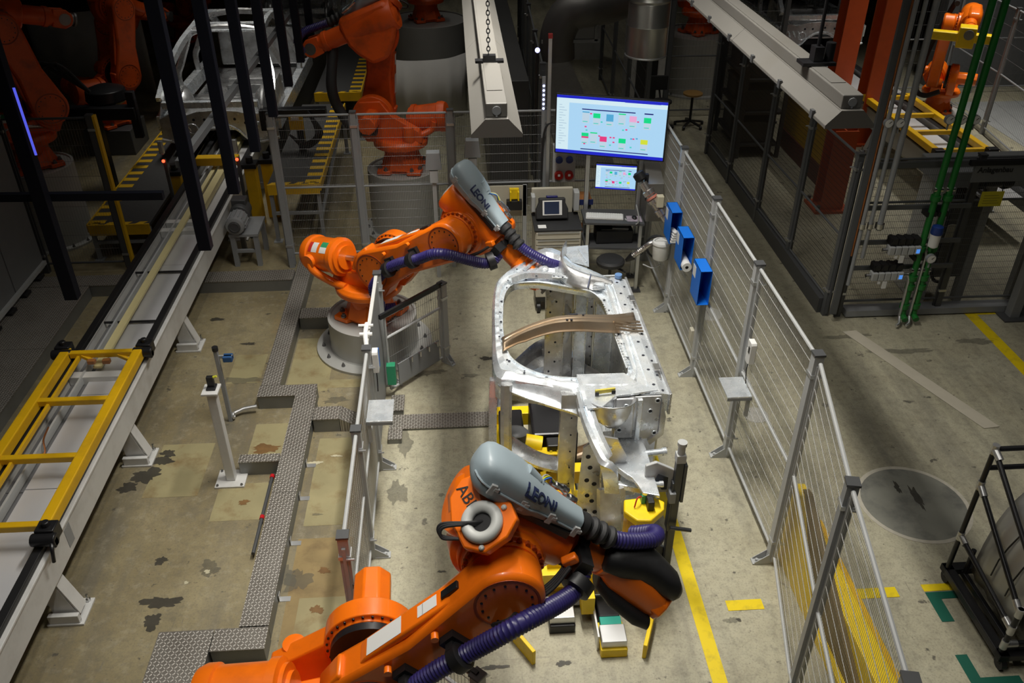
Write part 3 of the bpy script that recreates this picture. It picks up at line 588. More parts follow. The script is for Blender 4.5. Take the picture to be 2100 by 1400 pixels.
    mb = MB(); mb.cyl(E0 - cdv * 0.12, C1, 0.032, n=14); B(mb, 'piston_rod', STEEL, bc)
    mb = MB(); mb.tube([C0 + cdv * 0.14 + Vector((0, -0.185, 0.0)), C0 + cdv * 0.18 + Vector((0.0, -0.205, -0.1)), (-0.28, -0.30, 0.50), (-0.1, -0.28, 0.46)], 0.045, 10, sm=5); mb.cyl(C0 + cdv * 0.14 + Vector((0, -0.16, 0)), C0 + cdv * 0.14 + Vector((0, -0.235, 0)), 0.075, n=18); B(mb, 'yoke', M, bc)
    mb = MB(); mb.tube([C0 + cdv * 0.14 + Vector((0, 0.185, 0.0)), C0 + cdv * 0.18 + Vector((0.0, 0.2, -0.1)), (-0.28, 0.10, 0.50), (-0.15, 0.08, 0.46)], 0.045, 10, sm=5)
    B(mb, 'yoke', M, bc)
    if labels:
        d_, sd_, u_ = frame(cdv)
        def wrap(x0, x1, a0, a1, m, n):
            w_ = MB(); vs = []
            for k in range(7):
                a = R(a0 + (a1 - a0) * k / 6)
                for x in (x0, x1): vs.append(C0 + cdv * x + sd_ * (0.1918 * math.cos(a)) + u_ * (0.1918 * math.sin(a)))
            w_.add(vs, [(2 * k, 2 * k + 1, 2 * k + 3, 2 * k + 2) for k in range(6)]); B(w_, n, m, bc, 0, 0)
        RED = mat('label_red', (0.55, 0.03, 0.02), 0.5); GRN = mat('label_green', (0.03, 0.3, 0.13), 0.5)
        wrap(0.12, 0.17, 30, 65, RED, 'label_sheet'); wrap(0.17, 0.25, 30, 65, LABELW, 'label_sheet'); wrap(0.29, 0.39, 30, 50, LABELW, 'label_sheet'); wrap(0.29, 0.39, 50, 70, GRN, 'label_sheet')
    # --- axis 3 flange and upper arm
    mb = MB(seg_frame(A3, be)); mb.lathe([(0.30, -0.08), (0.285, 0.03), (0.245, 0.06), (0.245, 0.10), (0.225, 0.105), (0.225, 0.145), (0.20, 0.15), (0.20, 0.185)], (0, 0.085, 0), (0, -1, 0), n=44); g3 = B(mb, 'axis_flange', M, t, 0.005)
    mb = MB(seg_frame(A3, be)); bolt_ring(mb, (0, -0.06, 0), (0, -1, 0), 0.212, 26, 0.014, 0.02); B(mb, 'flange_bolt', DO, g3)['kind'] = 'stuff'
    mb = MB(TU)
    mb.prism([(-0.30, 0.20), (-0.38, 0.04), (-0.36, -0.10), (-0.20, -0.33), (-0.05, -0.46), (0.16, -0.46), (0.30, -0.28), (0.36, -0.14), (0.36, 0.16), (0.30, 0.20)], (0, 0.22, 0), (1, 0, 0), (0, 0, 1), 0.24)
    ua = B(mb, 'upper_arm', M, t, 0.05)
    mb = MB(TU); mb.lathe([(0.10, -0.36), (0.185, -0.355), (0.20, -0.33), (0.205, -0.16), (0.195, -0.12), (0.18, 0.18), (0.165, 0.27), (0.165, 0.32), (0.14, 0.325), (0.118, 0.34), (0.118, 0.60), (0.13, 0.605), (0.13, 0.655), (0.115, 0.66), (0.105, 0.73)], (0, 0.06, 0), (1, 0, 0), n=36); B(mb, 'arm_tube', M, ua)
    # rear plate with a pale cable grommet
    PALE = mat('grommet_grey', (0.55, 0.56, 0.54), 0.45)
    Xp_ = Vector((0.72, 0.42, -0.55)).normalized(); Yp_ = (Vector((-0.5, 0.9, 0.0)) - Xp_ * Xp_.dot(Vector((-0.5, 0.9, 0.0)))).normalized(); Zp_ = Xp_.cross(Yp_)
    rt = TU @ Matrix.Translation((-0.30, -0.09, 0.085)) @ Matrix((Xp_, Yp_, Zp_)).transposed().to_4x4() @ Matrix.Translation((-0.055, -0.08, 0.02))
    if front:
        mb = MB(rt); mb.prism([(-0.17, -0.09), (-0.08, -0.17), (0.08, -0.16), (0.20, -0.10), (0.25, 0.0), (0.22, 0.12), (0.05, 0.17), (-0.12, 0.14), (-0.17, 0.05)], (-0.015, 0, 0), (0, 1, 0), (0, 0, 1), 0.07); rp = B(mb, 'rear_plate', M, ua, 0.01)
        mb = MB(rt); mb.torus((-0.03, -0.03, -0.02), (1, 0, 0), 0.082, 0.032, 32, 12); mb.sphere((-0.02, -0.03, 0.115), 0.016, 8, 6); mb.sphere((-0.02, -0.14, -0.09), 0.016, 8, 6); B(mb, 'cable_grommet', PALE, ua)
        mb = MB(rt); mb.cyl((-0.022, -0.03, -0.02), (-0.012, -0.03, -0.02), 0.08, n=28); B(mb, 'grommet_hole', BLACK, ua)
        mb = MB(rt)
        for k in range(3): mb.tube([(0.0, -0.03, -0.03 + k * 0.018), (-0.06, 0.0, -0.10 + 0.01 * k), (-0.07, 0.05 + 0.012 * k, -0.20), (-0.04, 0.02 + 0.01 * k, -0.235), (0.0, -0.02, -0.17)], 0.008, 8, sm=6)
        B(mb, 'cable', RUBBER, ua)
        text_mesh('lettering', 'ABB', 0.09, BLACK, None, (0, 0, 0), (1, 0, 0), (0, 1, 0))
        lt = COL.objects[-1]; Mx = rt @ Matrix.Translation((-0.018, 0.135, -0.02)) @ Matrix(((0, 0, -1, 0), (-1, 0, 0, 0), (0, 1, 0, 0), (0, 0, 0, 1))); lt.data.transform(Mx); lt.parent = ua
    else:
        mb = MB(TU); mb.lathe([(0.14, 0), (0.14, 0.012), (0.12, 0.018), (0.0, 0.018)], (-0.36, 0.06, 0), (-1, 0, 0), n=28, caps=False); B(mb, 'rear_cap', PALE, ua)
    # wrist
    TW = TU @ Matrix.Translation((0.72, 0.06, 0)) @ Matrix.Rotation(wrist_roll, 4, 'X')
    mb = MB(TW)
    mb.prism([(-0.02, -0.11), (0.14, -0.12), (0.22, -0.07), (0.24, 0.0), (0.22, 0.07), (0.14, 0.12), (-0.02, 0.11)], (0, 0.10, 0), (1, 0, 0), (0, 0, 1), 0.055); mb.prism([(-0.02, -0.11), (0.14, -0.12), (0.22, -0.07), (0.24, 0.0), (0.22, 0.07), (0.14, 0.12), (-0.02, 0.11)], (0, -0.045, 0), (1, 0, 0), (0, 0, 1), 0.055)
    mb.lathe([(0.105, -0.02), (0.105, 0.04)], (0, 0, 0), (1, 0, 0), n=24)
    wr = B(mb, 'wrist', M, t, 0.012)
    mb = MB(TW); mb.cyl((0.13, 0.105, 0), (0.13, -0.105, 0), 0.075, n=20); mb.lathe([(0.07, 0.13), (0.07, 0.26), (0.09, 0.265), (0.09, 0.29)], (0, 0, 0), (1, 0, 0), n=22); B(mb, 'tool_flange', DARKSTEEL, wr)
    if pod:
        # --- hose reel housing on the upper arm
        TP = TU @ Matrix.Translation((0.0, -0.02, 0.0))
        mb = MB(TP); mb.prism([(-0.16, 0.17), (0.24, 0.13), (0.24, 0.18), (-0.16, 0.21)], (0, 0.09, 0), (1, 0, 0), (0, 0, 1), 0.18); pl = B(mb, 'hose_pack_plate', BLACK, t, 0.006)
        secs = [(-0.600, 0.012, 0.01, 0.40), (-0.590, 0.070, 0.055, 0.40), (-0.565, 0.115, 0.095, 0.40), (-0.52, 0.145, 0.12, 0.395), (-0.45, 0.162, 0.135, 0.39), (-0.32, 0.166, 0.138, 0.38), (-0.12, 0.166, 0.130, 0.365), (0.08, 0.160, 0.112, 0.345), (0.18, 0.125, 0.10, 0.33), (0.5, 0.098, 0.085, 0.30), (0.74, 0.090, 0.08, 0.28), (0.755, 0.06, 0.06, 0.28)]
        PX = lambda x: -0.45 + (x + 0.6) * 0.54
        secs = [(PX(x), a_ * 0.82, b_ * 0.85, c_ - 0.075) for x, a_, b_, c_ in secs]
        mb = MB(TP); K = 26; vs = []; fs = []
        for x, hw, hh, zc in secs:
            for k in range(K):
                a = 2 * PI * k / K; ca, sa = math.cos(a), math.sin(a); e = 0.62
                vs.append((x, hw * math.copysign(abs(ca) ** e, ca), zc + hh * math.copysign(abs(sa) ** e, sa)))
        for i in range(len(secs) - 1):
            for k in range(K): fs.append((i * K + k, i * K + (k + 1) % K, (i + 1) * K + (k + 1) % K, (i + 1) * K + k))
        fs += [tuple(range(K)), tuple(range((len(secs) - 1) * K, len(secs) * K))]
        mb.add(vs, fs); pd = B(mb, 'hose_pack_housing', PODGREY, t, 0, 50)
        mb = MB(TP); mb.tube([(x, -hw - 0.004, zc - 0.01) for x, hw, hh, zc in secs[1:-1]], 0.006, 6); B(mb, 'seam', PODGREY, pd)
        for x, hw, zc in ((PX(-0.40), 0.136, 0.31), (PX(-0.02), 0.122, 0.277), (PX(0.36), 0.088, 0.238), (PX(0.70), 0.077, 0.208)):
            mb = MB(TP); mb.box((x, -hw - 0.006, zc - 0.01), (0.035, 0.016, 0.07)); mb.box((x + 0.02, -hw - 0.008, zc), (0.03, 0.016, 0.022)); B(mb, 'latch', GREYL, pd, 0.003)
        for x in (0.22, 0.42, 0.60):
            mb = MB(TP); mb.box((PX(x), 0.0, 0.30 - x * 0.06 - (x - 0.22) * 0.05), (0.035, 0.13, 0.035)); B(mb, 'rib', PODGREY, pd, 0.006)
        mb = MB(TP); mb.cyl((-0.16, 0.03, 0.365), (-0.07, 0.03, 0.325), 0.045, n=16); mb.cyl((-0.09, 0.03, 0.335), (-0.04, 0.03, 0.32), 0.034, n=14); B(mb, 'cable_outlet', PODGREY, pd)
        if labels:
            tx = text_mesh('lettering', 'LEONI', 0.085, mat('leoni_navy', (0.02, 0.03, 0.09), 0.5), None, (0, 0, 0), (1, 0, 0), (0, 1, 0), 0.001, 0.003)
            bm_ = bmesh.new(); bm_.from_mesh(tx.data); bmesh.ops.triangulate(bm_, faces=bm_.faces); bmesh.ops.subdivide_edges(bm_, edges=[e for e in bm_.edges if e.calc_length() > 0.02], cuts=2); bm_.to_mesh(tx.data); bm_.free()
            for v in tx.data.vertices:
                x = PX(0.14) + v.co.x; i_ = 0
                while i_ < len(secs) - 2 and secs[i_ + 1][0] < x: i_ += 1
                f = (x - secs[i_][0]) / (secs[i_ + 1][0] - secs[i_][0]); hw, hh, zc = [secs[i_][q] + (secs[i_ + 1][q] - secs[i_][q]) * f for q in (1, 2, 3)]
                a = R(142) - v.co.y / 0.075; e = 0.62; k_ = 1.035 + v.co.z * 5
                v.co = TP @ Vector((x, -hw * k_ * abs(math.cos(a)) ** e, zc + hh * k_ * abs(math.sin(a)) ** e))
            tx.parent = pd
        for k in range(3):
            mb = MB(TP); a = Vector((0.06 + 0.06 * k, 0.11 + 0.03 * (k % 2), 0.30 - 0.02 * k)); mb.cyl(a, a + Vector((0.09, 0.02, -0.02)), 0.017, n=10); mb.cyl(a + Vector((0.03, 0.006, -0.006)), a + Vector((0.06, 0.013, -0.013)), 0.022, n=8); B(mb, 'plug', STEEL, pd)
        for k, c in enumerate(((0.02, 0.12, 0.45), (0.5, 0.5, 0.02), (0.35, 0.35, 0.33))):
            mb = MB(TP); mb.tube([(-0.05, 0.03, 0.33), (0.02, 0.08 + 0.02 * k, 0.35 - 0.01 * k), (0.06 + 0.06 * k, 0.115, 0.30 - 0.02 * k)], 0.006, 6, sm=5); B(mb, 'lead', mat('lead_%d' % k, c, 0.5), pd)
        # bellows and hose from the front of the housing down to the tool
        mb = MB(TP); prof = []
        for k in range(15): prof.append((0.052 + (0.016 if k % 4 < 2 else 0), k * 0.016))
        mb.lathe([(0.065, -0.03)] + prof, (0.31, 0, 0.205), (1, 0, -0.12), n=20); B(mb, 'bellows', RUBBER, t)
        mb = MB(TP); mb.hose([(0.52, 0, 0.178), (0.66, 0.02, 0.195), (0.84, 0.10, 0.21), (0.93, 0.24, 0.16), (0.90, 0.34, 0.02)], 0.052); B(mb, 'violet_hose', PURPLE, t)
    if hose:
        # violet hose along the lower arm in black clamps
        q = [TU @ Vector((0.44, -0.12, 0.02)), TU @ Vector((0.41, -0.24, -0.10)), T2 @ Vector((L2 + 0.02, -0.43, -0.06)), T2 @ Vector((L2 - 0.30, -0.42, -0.03)), T2 @ Vector((0.52, -0.42, -0.0)), T2 @ Vector((0.30, -0.42, -0.02)), T2 @ Vector((0.02, -0.43, -0.14)), T2 @ Vector((-0.02, -0.42, -0.34)), Vector((0.36, -0.36, 0.36)), Vector((0.52, -0.22, 0.36))]
        mb = MB(); mb.hose(q, 0.055); B(mb, 'violet_hose', PURPLE, t)
        for x in (0.70, 0.34):
            mb = MB(T2); mb.lathe([(0.062, -0.035), (0.08, -0.03), (0.08, 0.03), (0.062, 0.035)], (x, -0.42, -0.02), (1, 0, 0.02), n=22); mb.box((x, -0.36, 0.03), (0.05, 0.1, 0.06)); mb.box((x, -0.34, 0.0), (0.10, 0.05, 0.16)); c = B(mb, 'hose_clamp', BLACK, la)
            mb = MB(T2); mb.cyl((x - 0.03, -0.33, 0.13), (x - 0.03, -0.37, 0.13), 0.022, n=10); B(mb, 'knob', M, la)
        mb = MB(TU); mb.lathe([(0.06, -0.04), (0.09, -0.035), (0.09, 0.035), (0.06, 0.04)], (0.43, -0.2, -0.06), (0.4, 0.7, 0.6), n=20); mb.lathe([(0.125, -0.03), (0.15, -0.03), (0.15, 0.03), (0.125, 0.03)], (0.40, 0.06, 0.0), (1, 0, 0), n=28); mb.box((0.4, -0.12, 0.0), (0.08, 0.14, 0.18)); B(mb, 'hose_clamp', BLACK, t)
        # bundled black cables from axis 3 to the fore arm
        mb = MB()
        for k in range(4):
            j = (k - 1.5) * 0.016
            mb.tube([T2 @ Vector((L2 - 0.16, -0.325, -0.08 + j)), T2 @ Vector((L2 - 0.02, -0.36 - abs(j), -0.06 + j)), TU @ Vector((0.18, -0.30 + j, -0.24)), TU @ Vector((0.28, -0.23 + j, -0.10)), TU @ Vector((0.32, -0.17 + j, 0.03))], 0.012, 7, sm=6)
        B(mb, 'cable_bundle', RUBBER, t)
        mb = MB(TU); mb.box((0.31, -0.16, 0.05), (0.055, 0.05, 0.09), Matrix.Rotation(R(30), 3, 'Y')); B(mb, 'cable_holder', M, t, 0.01)
    return t, T2, TU, A3
if True:
    pedestal(-1.05, 8.45, 0.41, 0.50, 0.66, 'round grey steel pedestal with bolted flange under the middle robot')
    rm, T2m, TUm, A3m = robot('orange robot reaching over the car body from the round pedestal behind the low fence', (-1.05, 8.45, 0.395), R(-33), R(31), R(-36), front=False)
    pedestal(-0.95, 3.28, 0.41, 0.50, 0.66, 'round grey steel pedestal under the front robot at the bottom edge')
    rfz, T2f, TUf, A3f = robot('orange robot in the foreground at the bottom edge with a black padded wrist', (-0.95, 3.28, 0.395), R(2), R(43), R(-32), front=True)

    # --- black padded jacket and drive head on the wrist of the front robot
    tf = rfz; TJ = TUf @ Matrix.Translation((0.62, 0.06, 0)) @ Matrix.Rotation(R(-14), 4, 'Y')
    def loft(secs, T, K=20, e=0.7):
        mb = MB(T); vs = []; fs = []
        for x, yc, zc, hw, hh in secs:
            for k in range(K):
                a = 2 * PI * k / K; ca, sa = math.cos(a), math.sin(a); vs.append((x, yc + hw * math.copysign(abs(ca) ** e, ca), zc + hh * math.copysign(abs(sa) ** e, sa)))
        for i in range(len(secs) - 1):
            for k in range(K): fs.append((i * K + k, i * K + (k + 1) % K, (i + 1) * K + (k + 1) % K, (i + 1) * K + k))
        fs += [tuple(range(K)), tuple(range((len(secs) - 1) * K, len(secs) * K))]
        return mb.add(vs, fs)
    mb = loft([(0.0, 0, 0, 0.12, 0.12), (0.06, -0.02, -0.04, 0.13, 0.15), (0.20, -0.06, -0.10, 0.12, 0.15), (0.32, -0.10, -0.15, 0.11, 0.12), (0.40, -0.13, -0.18, 0.09, 0.09)], TJ)
    wh = mb.build('drive_head', ORANGE, tf, 45, world=False)
    mb = MB(TJ); c0 = Vector((0.38, -0.13, -0.18)); ax = Vector((0.75, -0.45, -0.25)).normalized(); mb.lathe([(0.095, 0), (0.095, 0.06), (0.075, 0.07), (0.0, 0.07)], c0, ax, n=8, caps=False); mb.build('hex_cap', ORANGE, wh, 20, 0.006, world=False)
    PAD = mat('black_jacket', (0.010, 0.010, 0.011), 0.5, noise=0.2, bump=0.25, bscale=14)
    mb = loft([(-0.04, -0.03, 0.05, 0.10, 0.05), (-0.02, -0.03, 0.055, 0.135, 0.085), (0.08, -0.04, 0.05, 0.14, 0.10), (0.20, -0.04, 0.035, 0.13, 0.10), (0.29, -0.06, 0.01, 0.12, 0.10), (0.37, -0.10, -0.02, 0.105, 0.095), (0.44, -0.13, -0.04, 0.085, 0.08), (0.475, -0.15, -0.055, 0.04, 0.045)], TJ, e=0.8)
    mb.build('padded_jacket', PAD, tf, 60, world=False)
    mb = loft([(0.0, -0.06, -0.14, 0.06, 0.05), (0.10, -0.10, -0.20, 0.09, 0.06), (0.26, -0.14, -0.27, 0.10, 0.06), (0.36, -0.17, -0.30, 0.07, 0.05)], TJ, e=0.8)
    mb.build('padded_jacket', PAD, tf, 60, world=False)
# ================================================================= CAR BODY lying on its side on the fixture (roof side to the left, front towards the camera)
ZT, ZB = 1.50, 0.16
HOLE = mat('dark_hole', (0.008, 0.010, 0.02), 0.7)
car = thing('car_body', 'bare silver car body shell lying on its side between fence and robots', 'car body', (0.9, 6.2, 0.1))
def mir(v): return Vector((v.x, v.y, ZT + ZB - v.z))
def both(mb, name, m, sm=35, bevel=0, flip=True):
    o = mb.build(name, m, car, sm, bevel)
    if flip:
        b = MB(); b.v = [mir(v) for v in mb.v]; b.f = [f[::-1] for f in mb.f]; b.m = list(mb.m); b.build(name, m, car, sm, bevel)
    return o
def catmull_closed(P, n):
    P = [Vector(p) for p in P]; K = len(P); out = []
    for i in range(K):
        p0, p1, p2, p3 = P[i - 1], P[i], P[(i + 1) % K], P[(i + 2) % K]
        for k in range(6):
            t = k / 6; out.append(0.5 * ((2 * p1) + (p2 - p0) * t + (2 * p0 - 5 * p1 + 4 * p2 - p3) * t * t + (3 * p1 - p0 - 3 * p2 + p3) * t ** 3))
    return out
def by_angle(loop, c, n):
    """point of the loop in n directions about c"""
    res = []
    for k in range(n):
        a = 2 * PI * k / n; d = Vector((math.cos(a), math.sin(a))); best = None
        for i in range(len(loop)):
            p = loop[i]; q = loop[(i + 1) % len(loop)]; e = Vector((q.x - p.x, q.y - p.y)); r = Vector((p.x - c[0], p.y - c[1])); den = d.x * e.y - d.y * e.x
            if abs(den) < 1e-9: continue
            t = (r.x * e.y - r.y * e.x) / den; u = (r.x * d.y - r.y * d.x) / den
            if t > 0 and -1e-6 <= u <= 1 + 1e-6 and (best is None or t > best): best = t
        res.append(Vector((c[0] + d.x * best, c[1] + d.y * best)))
    return res
outer_px = [(1013, 765), (1009, 673), (1010, 609), (1018, 576), (1034, 559), (1064, 536), (1094, 514), (1122, 503), (1152, 512), (1172, 533), (1206, 547), (1245, 566), (1262, 590), (1275, 640), (1300, 715), (1310, 770), (1300, 800), (1240, 802), (1180, 800), (1110, 788), (1050, 778)]
inner_px = [(1032, 630), (1034, 604), (1043, 585), (1060, 575), (1107, 573), (1163, 582), (1206, 590), (1227, 603), (1242, 624), (1251, 650), (1268, 690), (1284, 733), (1288, 754), (1280, 764), (1236, 767), (1182, 767), (1129, 763), (1086, 750), (1056, 732), (1041, 711), (1032, 669)]
OL = [gz(u, v, ZT) for u, v in outer_px]; IL = catmull_closed([gz(u, v, ZT) for u, v in inner_px], 6)
OL = catmull_closed(OL, 6)
ctr = (gz(1150, 665, ZT).x, gz(1150, 665, ZT).y); NA = 120
po = by_angle(OL, ctr, NA); pi_ = by_angle(IL, ctr, NA)
rows = [(-0.02, -0.30), (0.0, -0.05), (0.04, -0.010), (0.26, 0.024), (0.32, -0.012), (0.62, -0.010), (0.68, -0.045), (0.93, -0.048), (0.95, -0.030), (1.0, -0.030), (1.0, -0.10)]
mb = MB(); vs = []; fs = []; K = len(rows)
for k in range(NA):
    for f, dz in rows:
        p = po[k].lerp(pi_[k], f); ripple = 0.006 * math.sin(k * 1.7) if 0.2 < f < 0.8 else 0
        drop = dz
        if f < 0.0: drop = -0.20
        vs.append(Vector((p.x, p.y, ZT + drop + ripple)))
for k in range(NA):
    for i in range(K - 1): fs.append((k * K + i, ((k + 1) % NA) * K + i, ((k + 1) % NA) * K + i + 1, k * K + i + 1))
mb.add(vs, fs)
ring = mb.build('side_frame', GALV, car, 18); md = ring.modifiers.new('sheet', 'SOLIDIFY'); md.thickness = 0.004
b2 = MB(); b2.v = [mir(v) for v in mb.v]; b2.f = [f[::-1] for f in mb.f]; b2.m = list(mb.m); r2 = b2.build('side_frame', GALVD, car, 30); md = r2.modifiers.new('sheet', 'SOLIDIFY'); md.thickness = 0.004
# punched holes and spot marks along the frame
mb = MB()
for k in range(0, NA, 5):
    p = po[k].lerp(pi_[k], 0.82); mb.cyl((p.x, p.y, ZT - 0.036), (p.x, p.y, ZT - 0.0345), 0.008 + 0.004 * (k % 2), n=8)
mb.build('punched_holes', HOLE, ring, 0)['kind'] = 'stuff'
# bulging inner panel of the rear quarter: a dished corner with beads
mb = MB(); c = gz(1115, 549, ZT); mb.sphere((c.x, c.y, ZT - 0.005), 0.05, 14, 8, (1, 1, 0.45)); mb.build('dome_bead', GALV, ring, 40)
# stiffening rail over the rear opening
mb = MB(); mb.sweep([gz(u, v, ZT + 0.02) for u, v in ((1046, 572), (1075, 562), (1110, 562), (1150, 566), (1166, 573))], [(-0.03, -0.03), (-0.02, 0.02), (0.02, 0.02), (0.035, -0.03)], (0, 0, 1), sm=5); mb.build('roof_rail_bead', GALV, car, 30)
mb = MB(); mb.box(gz(1146, 567, ZT + 0.045), (0.13, 0.05, 0.012), Matrix.Rotation(R(-8), 3, 'Z')); pl = mb.build('bracket', GALV, car, 30, 0.004)
for k in range(3):
    q = gz(1136 + 9 * k, 566 + k, ZT + 0.052); mb = MB(); mb.cyl(q, q + Vector((0, 0, 0.002)), 0.009, n=8); mb.build('bracket_hole', HOLE, pl, 0)
# rear wheel arch: standing curved flange
arch = [(1160, 494, 1.62), (1154, 506, 1.64), (1152, 522, 1.64), (1160, 541, 1.63), (1180, 553, 1.61), (1206, 562, 1.58), (1236, 569, 1.55), (1256, 576, 1.52)]
AP = smooth_path([gz(u, v, z) for u, v, z in arch], 5)
mb = MB(); vs = []; fs = []
for p in AP:
    n_ = (Vector((p.x, p.y, 0)) - Vector((1.25, 8.05, 0))).normalized()
    for off, z in ((0.10, ZT - 0.03), (0.075, p.z - 0.10), (0.045, p.z - 0.03), (0.015, p.z - 0.004), (-0.01, p.z), (-0.03, p.z - 0.02), (-0.04, ZT - 0.12)): vs.append(Vector((p.x, p.y, z)) + n_ * off)
K = 7; fs = [(i * K + k, i * K + k + 1, (i + 1) * K + k + 1, (i + 1) * K + k) for i in range(len(AP) - 1) for k in range(K - 1)]
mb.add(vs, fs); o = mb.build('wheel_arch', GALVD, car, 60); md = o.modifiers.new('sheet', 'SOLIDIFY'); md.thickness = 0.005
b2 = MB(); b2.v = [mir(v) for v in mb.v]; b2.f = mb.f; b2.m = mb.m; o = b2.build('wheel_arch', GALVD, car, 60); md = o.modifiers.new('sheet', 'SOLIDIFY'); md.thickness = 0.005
# rear quarter plate behind the arch
mb = MB(); mb.plate([gz(u, v, ZT - 0.03) for u, v in ((1160, 508), (1206, 504), (1208, 548), (1172, 538), (1160, 524))], 0.01); both(mb, 'quarter_plate', GALV, 0, 0.003)
mb = MB(); mb.bar(gz(1186, 512, ZT - 0.01), gz(1202, 538, ZT - 0.01), 0.02, 0.02); mb.build('bead', GALV, car, 0, 0.006)
# sill box with its flange towards the fence
a0, a1 = gz(1262, 577, ZT), gz(1350, 803, ZT)
xs0, xs1 = 1.40, 1.50
def sill(x, y): return Vector((x, y, 0))
mb = MB(); mb.sweep([(1.425, 7.14, 1.42), (1.445, 5.30, 1.42)], [(-0.12, -0.10), (-0.12, 0.06), (-0.05, 0.075), (-0.045, 0.088), (0.03, 0.088), (0.035, 0.075), (0.075, 0.075), (0.08, 0.085), (0.105, 0.085), (0.11, -0.10)], (0, 0, 1)); both(mb, 'sill', GALV, 25)
mb = MB(); mb.bar((1.545, 7.16, 1.40), (1.572, 5.28, 1.40), 0.02, 0.20); both(mb, 'sill_flange', GALVD, 0, 0.004)
mb = MB()
for k in range(9):
    f = (k + 0.5) / 9; x = 1.425 + 0.02 * f; y = 7.14 - 1.84 * f
    mb.cyl((x + 0.015, y, 1.507), (x + 0.015, y, 1.510), 0.013, n=10); mb.cyl((x + 0.075, y - 0.06, 1.494), (x + 0.075, y - 0.06, 1.497), 0.010, n=10); mb.cyl((x - 0.08, y - 0.03, 1.480), (x - 0.08, y - 0.03, 1.483), 0.008, n=8)
mb.build('sill_holes', HOLE, car, 0)['kind'] = 'stuff'
for y in (6.72, 5.62):
    mb = MB(); mb.box((1.525, y, 1.50), (0.05, 0.10, 0.05)); mb.box((1.535, y - 0.05, 1.47), (0.02, 0.16, 0.06)); mb.build('jack_bracket', STEEL, car, 0, 0.004)
mb = MB(); q = gz(1268, 568, 1.52); mb.cyl(q, q + Vector((0, 0, 0.03)), 0.035, n=14); mb.build('plug', mat('blue_plug', (0.1, 0.2, 0.4), 0.5), car)
# spot welded inner sill plate
mb = MB(); mb.plate([gz(u, v, ZT - 0.05) for u, v in ((1230, 606), (1252, 600), (1300, 745), (1284, 756))], 0.006); both(mb, 'inner_sill_plate', GALV, 0)
# ---- B pillar of dark press hardened steel
bp = [(1302, 648, 1.52), (1268, 651, 1.56), (1232, 651, 1.60), (1186, 650, 1.635), (1138, 654, 1.635), (1098, 665, 1.61), (1062, 680, 1.57), (1030, 698, 1.525)]
BP = smooth_path([gz(u, v, z) for u, v, z in bp], 5); N = len(BP); mb = MB(); vs = []
for i, p in enumerate(BP):
    t = i / (N - 1); w0 = 0.105 * (1 - t) ** 2 + 0.055 * (1 - (1 - t) ** 2) + (0.03 * max(0, (t - 0.85) / 0.15))
    h0 = 0.03 + 0.055 * min(1, t / 0.12) - 0.05 * max(0, (t - 0.8) / 0.2)
    for a, b in ((1.15, -h0), (1.0, -h0), (0.85, -0.012), (0.6, 0), (0.1, 0), (0.0, -0.006), (-0.45, -0.004), (-0.62, -0.015), (-0.85, -h0), (-1.25, -h0), (-1.25, -h0 - 0.006)): vs.append(p + Vector((0, a * w0, b)))
K = 11; mb.add(vs, [(i * K + k, i * K + k + 1, (i + 1) * K + k + 1, (i + 1) * K + k) for i in range(N - 1) for k in range(K - 1)])
o = mb.build('b_pillar', BORON, car, 30); md = o.modifiers.new('sheet', 'SOLIDIFY'); md.thickness = 0.005
b2 = MB(); b2.v = [mir(v) for v in mb.v]; b2.f = mb.f; b2.m = mb.m; b2.build('b_pillar', BORON, car, 30)
for (u, v, r_, s_) in ((1176, 644, 0.012, 3), (1196, 645, 0.010, 1), (1163, 655, 0.010, 1), (1172, 655, 0.010, 1)):
    q = gz(u, v, 1.64); mb = MB(); mb.box(q, (r_ * 2 * s_, r_ * 1.5, 0.004)); mb.build('slot', HOLE, o, 0)
for k in range(4):
    mb = MB(); p = Vector((1.42, 6.16 + 0.05 * k, 1.522)); mb.sweep([p + Vector((-0.14, 0, 0.035)), p, p + Vector((0.10, 0, -0.005))], [(-0.012, 0), (-0.006, 0.01), (0.006, 0.01), (0.012, 0)], (0, 0, 1)); mb.build('root_bead', BORON, o, 30)
# ---- A pillar with its deep inner wall
ap = [(1020, 762), (1050, 772), (1080, 778), (1110, 783), (1140, 790), (1170, 798), (1190, 806)]
mb = MB(); vs = []; T = [gz(u, v, ZT) for u, v in ap]; Nn = len(T)
for i, p in enumerate(T):
    f = i / (Nn - 1); bul = math.sin(PI * f)
    for dy, dz in ((0.06, 0.0), (0.0, 0.004), (-0.03, -0.02), (-0.04, -0.04), (-0.03 - 0.04 * bul, -0.05 - 0.05 * f), (-0.05 - 0.05 * bul, -0.06 - 0.08 * f), (-0.09 - 0.05 * bul, -0.06 - 0.09 * f), (-0.09 - 0.05 * bul, -0.08 - 0.09 * f)): vs.append(p + Vector((0, dy, dz)))
K = 8; mb.add(vs, [(i * K + k, i * K + k + 1, (i + 1) * K + k + 1, (i + 1) * K + k) for i in range(Nn - 1) for k in range(K - 1)])
o = mb.build('a_pillar', GALV, car, 40); md = o.modifiers.new('sheet', 'SOLIDIFY'); md.thickness = 0.005
b2 = MB(); b2.v = [mir(v) for v in mb.v]; b2.f = mb.f; b2.m = mb.m; o = b2.build('a_pillar', GALV, car, 40); md = o.modifiers.new('sheet', 'SOLIDIFY'); md.thickness = 0.005
mb = MB(); q = gz(1113, 800, 1.40); mb.box(q + Vector((0, -0.02, 0)), (0.11, 0.03, 0.10)); o = mb.build('hinge_bracket', GALV, car, 0, 0.01)
